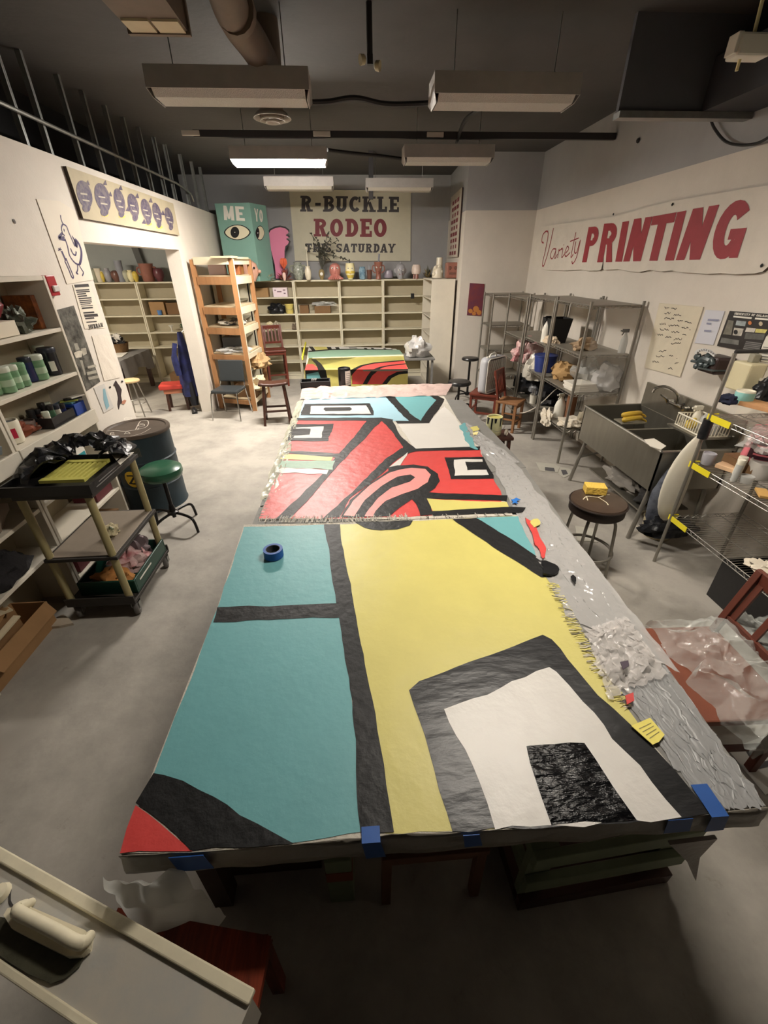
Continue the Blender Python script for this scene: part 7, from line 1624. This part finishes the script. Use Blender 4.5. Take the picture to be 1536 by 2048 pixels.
# ornaments on top of the side room shelves
rnd = random.Random(17)
for i, (x, w, h, c_, lb) in enumerate(((110, 9, 40, 'smoke', 'tall grey looped sculpture at the left end of the side room shelf top'), (165, 12, 26, 'grey_sage', 'squat grey-green pot on the side room shelf top'), (215, 14, 26, 'bone', 'bone white jug on the side room shelf top'), (250, 8, 20, 'yolk', 'small yellow cup on the side room shelf top'), (310, 15, 26, 'ash', 'grey owl-shaped jar on the side room shelf top'), (395, 20, 22, 'brown', 'low dark bowl on the side room shelf top'), (450, 16, 40, 'smoke', 'grey pear-shaped vase with a tall neck on the side room shelf top'), (500, 13, 22, 'pale_sage', 'pale green mug on the side room shelf top'), (550, 14, 22, 'cream', 'cream mug on the side room shelf top'), (600, 12, 20, 'yolk', 'yellow bowl right of the cream mug on the side room shelf top'), (735, 30, 34, 'terracotta', 'large brown animal sculpture near the grey post in the side room'), (850, 22, 26, 'plum', 'plum coloured rounded jar at the right of the side room shelf top'))):
    pp = YP(*c3(x, 478), YS+.14); s = w*UPX/2; H = h*UPX
    t = thing('ornament', lb, 'ornament', (pp.x, YS+.14, SH+.003))
    prof = [VASE, HEAD, CUP, HEAD][i % 4]; MB().lathe([(r*s, z*H) for r, z in prof], (0, 0, 0), gl(c_), 14).build('body', t, local=True, smooth=True)
    if i in (2, 5, 10): arms(gl(c_))(t, s, H)
pp = YP(*c3(620, 300), YB-.12)
struct(MB().bar((pp.x+.06, YB-.1, SH+.2), (pp.x-.06, YB-.1, PZ), .12, .08, M('post_grey', (104, 104, 100), .7)), 'trim_post')
# ------------------------------------------------------------------ under the near end of the table
m_gcr = M('paint_pale_green', (118, 126, 98), .6, var=.15, vs=6)
p0, p1 = Z(1035, 1822), Z(1335, 1765)
ang = math.atan2((p1-p0).y, (p1-p0).x); L = (p1-p0).length
t = thing('crate', 'pale green wooden crate frame on the floor under the near right table corner', 'crate', p0, ang)
for z0_, z1_, m in ((0, .07, m_drk), (.17, .25, m_gcr), (.36, .44, m_gcr)): MB().box((0, 0, z0_), (L, .03, z1_), m).build('slat', t, local=True, bevel=.003)
for x in (0, L-.1): MB().box((x, .03, .07), (x+.1, .06, .44), m_gcr).build('upright', t, local=True)
for z0_ in (.02, .2, .38): 
    for x in (0, L-.03): MB().box((x, .06, z0_), (x+.03, .28, z0_+.06), m_gcr if z0_ > .1 else m_drk).build('side_slat', t, local=True)
MB().box((0, .03, .0), (L, .28, .02), m_drk).build('base', t, local=True)
p0, p1 = Z(775, 1796), Z(945, 1797)
t = thing('side_stool', 'brown wooden stool on the floor under the table centre', 'stool', (p0+p1)/2)
w_ = (p1-p0).length/2; m_brw = M('wood_mid', (104, 66, 42), .6, var=.15, vs=6)
MB().box((-w_-.02, -.02, .4), (w_+.02, .3, .43), m_brw).build('seat', t, local=True, bevel=.004)
MB().box((-w_, 0, .33), (w_, .025, .39), m_brw).build('apron', t, local=True)
for x in (-w_, w_):
    for y in (.01, .27): MB().bar((x*1.04, y, 0), (x, y, .4), .035, .035, m_brw, (0, 1, 0)).build('leg', t, local=True)
p0 = Z(662, 1806); p1 = Z(710, 1802)
t = thing('painted_block', 'pale green block with a rust band under the table left of the stool', 'block', (p0+p1)/2)
w_ = (p1-p0).length/2
MB().box((-w_, 0, 0), (w_, .1, .36), m_gcr).build('block', t, local=True, bevel=.004)
MB().box((-w_-.001, -.002, .2), (w_+.001, .1, .27), M('band_rust', (126, 66, 38), .6)).build('band', t, local=True, label='rust coloured band')
p0 = Z(430, 1830); p1 = Z(640, 1830)
t = carton('wooden_box', 'dark brown wooden box under the table behind the milky bag', p0.x, p1.x, p0.y+.12, p0.y+.5, 0, .4, M('box_umber', (74, 52, 40), .7, var=.15))
# ------------------------------------------------------------------ red-brown chair with the grey case at the lower left
sz = .46
q = [Z(*p, sz) for p in ((236, 1815), (543, 1872), (505, 2062), (150, 2010))]
m_rt = M('wood_cherry', (124, 50, 28), .35, c2=(80, 30, 18), vs=7, stretch=(7, .8, 1), var=.1)
t = thing('wooden_stool', 'cherry-red wooden stool with a worn top at the lower left under the grey case', 'stool', (sum(q, Vector())/4).xy.to_3d())
MB().prism([p-Vector((0, 0, .03)) for p in q], (0, 0, .03), m_rt).build('seat', t, bevel=.01)
cq_ = sum(q, Vector())/4
for p in q:
    a_ = p.lerp(cq_, .14); b_ = p.lerp(cq_, .14); MB().bar((b_.x, b_.y, 0), (a_.x, a_.y, sz-.03), .04, .04, m_rt, (0, 1, 0)).build('leg', t)
for i in range(4):
    a_, b_ = q[i].lerp(cq_, .15), q[(i+1) % 4].lerp(cq_, .15); MB().bar((a_.x, a_.y, .4), (b_.x, b_.y, .4), .02, .05, m_rt).build('apron', t)
# grey case: sloping panel with a cream pull
gz = .62
a_, b_, c_, d_ = Z(-60, 1672, gz), Z(506, 1992, gz), Z(150, 2062, gz-.0), Z(-60, 1892, gz-.0)
u_ = (b_-a_).normalized(); n2 = Vector((-u_.y, u_.x, 0)); 
if n2.dot(d_-a_) < 0: n2 = -n2
wd = min((d_-a_).dot(n2), 9); Lc = (b_-a_).length
m_gry = M('case_grey', (168, 167, 162), .55, c2=(188, 182, 170), vs=3.5, var=.05, thr=(.5, .68), bump=.05); m_crm = M('case_cream', (222, 213, 186), .6, var=.08, vs=9); m_scf = M('case_scuff', (60, 58, 56), .7)
t = thing('carrying_case', 'worn grey case with cream edges and a cream cup handle at the lower left', 'case', a_-Vector((0, 0, .155)))
def cp_(u, v, z=0): return a_+u_*u*Lc+n2*v*wd+Vector((0, 0, z))
ext = -.15
MB().prism([cp_(ext, .02, -.15), cp_(1, .02, -.15), cp_(1, 1.0, -.15), cp_(ext, 1.0, -.15)][::(1 if (cp_(1, 0)-cp_(0, 0)).cross(n2).z > 0 else -1)], (0, 0, .148), m_gry).build('body', t)
MB().bar(cp_(ext, .02, .0), cp_(1.0, .02, .0), .03, .02, m_crm).build('edge_strip', t, bevel=.004, label='cream edge strip')
MB().bar(cp_(ext, 1.0, -.002), cp_(1.0, 1.0, -.002), .02, .016, m_crm).build('edge_strip', t, bevel=.004)
MB().bar(cp_(ext, .075, .0), cp_(.96, .075, .0), .006, .006, m_scf).build('groove', t)
# cup handle: dark plate painted as the shade below, cream shell and rolled grip
zq = lambda pts, z: [Z(*p, gz+z) for p in pts]
m_olv = M('handle_shade', (70, 68, 52), .75, var=.25, vs=14, bump=.3)
MB().prism(zq([(-14, 1832), (60, 1846), (176, 1888), (172, 1908), (158, 1936), (132, 1958), (104, 1968), (60, 1950), (20, 1926), (-14, 1900)][::-1], .001), (0, 0, .006), m_olv).build('shade_plate', t, label='dark plate standing in for the shade under the grip')
MB().prism(zq([(14, 1836), (22, 1822), (60, 1816), (120, 1842), (176, 1866), (187, 1880), (184, 1902), (168, 1916), (140, 1918), (80, 1888), (30, 1862)][::-1], .006), (0, 0, .022), m_crm).build('grip_plate', t, bevel=.008)
def gp(x, y, z): return Z(x, y, gz+z)
MB().tube(smooth_path([gp(62, 1806, .0), gp(50, 1812, .03), gp(34, 1822, .045), gp(70, 1842, .05), gp(110, 1862, .05), gp(150, 1884, .05), gp(170, 1884, .045), gp(180, 1872, .02)]), [.012]*4+[.016]*20+[.013]*5, m_crm, 12).build('grip', t, smooth=True, label='cream rolled grip')
MB().lathe([(.0, .0), (.028, .0), (.022, .016), (.0, .02)], Z(2, 1788, gz), m_crm, 14, cap=False, sx=.9).build('rivet', t, smooth=True)
b = MB()
for (x0, y0, x1, y1) in ((.25, .3, .3, .45), (.29, .62, .36, .7), (.45, .5, .5, .6)): b.strip(smooth_path([cp_(x0, y0, .0005), cp_((x0+x1)/2, (y0+y1)/2+.04, .0005), cp_(x1, y1, .0005)], 3), .005, (0, 0, 1), m_scf)
b.build('scratches', t)
# ------------------------------------------------------------------ ducts and fittings under the ceiling
m_duct = M('duct_brown', (112, 98, 86), .55, .3, var=.15, vs=5)
e_ = [Z(250, 50, 3.3), Z(375, 62, 3.3)]
DW = e_[1].x-e_[0].x; dx0 = e_[0].x; dy = e_[1].y
t = thing('air_duct', 'rectangular brown metal air duct with a pale open mouth at the upper left', 'duct', (dx0+DW/2, dy-1, 3.3))
MB().box((dx0, dy-2.6, 3.3), (dx0+DW, dy, 3.55), m_duct).build('trunk', t)
MB().box((dx0-.012, dy+.0, 3.285), (dx0+DW+.012, dy+.03, 3.565), m_duct).build('flange', t)
MB().box((dx0+.01, dy-.13, 3.29), (dx0+DW*.5-.008, dy+.0, 3.302), M('duct_cream', (206, 192, 160), .6, var=.1)).build('mouth_panel', t)
MB().box((dx0+DW*.5+.008, dy-.13, 3.29), (dx0+DW-.01, dy+.0, 3.302), M('duct_cream')).build('mouth_panel', t)
pts = [Z(440, -60, 3.45), Z(468, 30, 3.45), Z(505, 85, 3.45), Z(528, 125, 3.45)]
t = thing('round_duct', 'round brown duct running to the ceiling above the left unlit fluorescent light', 'duct', pts[1])
MB().tube(smooth_path(pts, 5), .1, m_duct, 16).build('pipe', t, smooth=True)
q = Z(470, 20, 3.45); MB().tube([q-Vector((.0, .03, 0)), q+Vector((0.005, .03, 0))], .112, m_duct, 16).build('collar', t, smooth=True)
q = pts[-1]; MB().tube([q, q+Vector((.02, .06, .0)), q+Vector((.02, .1, .1)), q+Vector((.02, .1, CZ-3.45))], .095, m_duct, 16).build('elbow', t, smooth=True)
q = Z(545, 238, 3.5)
t = thing('ceiling_diffuser', 'round white ceiling air diffuser with stepped rings', 'vent', (q.x, q.y, 3.5))
for r0, r1, z in ((.19, .14, 0), (.125, .085, -.02), (.07, .02, -.035)): MB().lathe([(r0, 0), (r0*.96, .012), (r1, .05)], (0, 0, z), M('diffuser_white', (176, 168, 156), .5), 32, cap=False).build('ring', t, local=True, smooth=True, solid=.004)
MB().cyl((0, 0, .0), (0, 0, CZ-3.5), .12, m_duct, seg=24).build('neck', t, local=True, smooth=True)
# rail across the room with small white boxes
RZ = 3.45
ra_, rb_ = Z(388, 268, RZ), Z(1096, 272, RZ); ry = (ra_.y+rb_.y)/2
one(MB().bar((ra_.x, ry, RZ), (XR-.01, ry, RZ), .05, .06, M('rail_dark', (48, 46, 46), .6)), 'ceiling_rail', 'dark rail crossing the whole ceiling carrying small white boxes', 'rail')
for x_, lb in ((386, 'left'), (644, 'middle'), (870, 'right')):
    q = Z(x_, 270, RZ); one(MB().cbox((q.x, ry-.035, RZ+.0), (.19, .018, .045), M('box_pale', (196, 188, 176), .5)), 'junction_box', 'small pale box on the dark ceiling rail, the %s one of three' % lb, 'box', bevel=.004)
m_cab = M('cable_black', (36, 35, 36), .6)
def cable(pts, r, label, z=None):
    one(MB().tube(smooth_path(pts, 6), r, m_cab, 8), 'flexible_conduit', label, 'cable', smooth=True)
cable([Z(622, 205, 3.26), Z(660, 203, 3.28), Z(710, 196, 3.3), Z(770, 208, 3.28), Z(830, 208, 3.27), Z(862, 206, 3.26)], .018, 'black flexible conduit joining the two nearest unlit ceiling lights')
cable([Z(655, 300, 3.28), Z(700, 306, 3.28), Z(760, 312, 3.28), Z(806, 318, 3.28)], .018, 'black flexible conduit from the glowing light to the unlit one beside it')
cable([Z(905, 320, 3.4), Z(925, 250, 3.45), Z(960, 215, 3.45), Z(985, 160, 3.45)], .02, 'dark cable slanting over the right-hand ceiling lights')
one(MB().bar((YP(740, 300, 8.4).x, 8.4, 3.1), (YP(741, 270, 8.4).x, 8.4, CZ), .07, .07, M('rail_dark')), 'drop_post', 'short dark post dropping from the ceiling rail in the room centre', 'post')
q = Z(740, 130, 3.4)
t = thing('emergency_light', 'small two-headed emergency light hanging from the ceiling in the centre', 'light', (q.x, q.y, 3.4))
MB().cyl((0, 0, .03), (0, 0, CZ-3.4), .02, m_cab, seg=8).build('stem', t, local=True, smooth=True)
MB().box((-.02, -.02, -.0), (.02, .02, .05), m_cab).build('body', t, local=True)
for sx in (-1, 1): MB().lathe([(.012, 0), (.027, .012), (.03, .042), (.026, .042)], (sx*.03, -.01, .01-.015*sx), M('lamp_cream', (176, 166, 134), .4), 14, ax=(sx, -.4, -.2)).build('lamp_head', t, local=True, smooth=True)
# right side: pendant box, rod and cable loop
q = YP(1500, 95, 3.3)
t = thing('pendant_box', 'white junction box on a pale rod hanging at the upper right', 'box', q)
MB().cbox((0, 0, 0), (.2, .1, .1), M('pendant_white', (226, 222, 210), .4)).build('housing', t, local=True, bevel=.012)
MB().cbox((-.1, 0, .01), (.03, .08, .09), M('pendant_white')).build('end_cap', t, local=True, bevel=.004)
tp_ = YP(1525, -25, 3.3)
MB().cyl((0, 0, .05), (tp_.x-q.x, 0, CZ-q.z), .01, M('rod_cream', (226, 214, 160), .4), seg=10).build('rod', t, local=True, smooth=True)
lo = YP(1473, 142, 3.3); MB().cyl((-.04, 0, -.05), (lo.x-q.x, 0, lo.z-q.z), .009, M('rod_cream'), seg=10).build('lower_rod', t, local=True, smooth=True)
lp = [XP(x, y, XR-.05) for x, y in ((1420, 232), (1428, 255), (1450, 282), (1480, 290), (1515, 286), (1545, 270))]
one(MB().tube(smooth_path(lp, 6), .01, m_cab, 7), 'cable_loop', 'black cable looping down the grey upper right wall', 'cable', smooth=True)
q = XP(1278, 281, XR-.001); one(MB().lathe([(.004, 0), (.025, .006), (.02, .02), (.004, .03)], q, m_cab, 8, ax=(-1, 0, 0)), 'wall_plug', 'small dark stub sticking out of the grey upper right wall', 'stub')
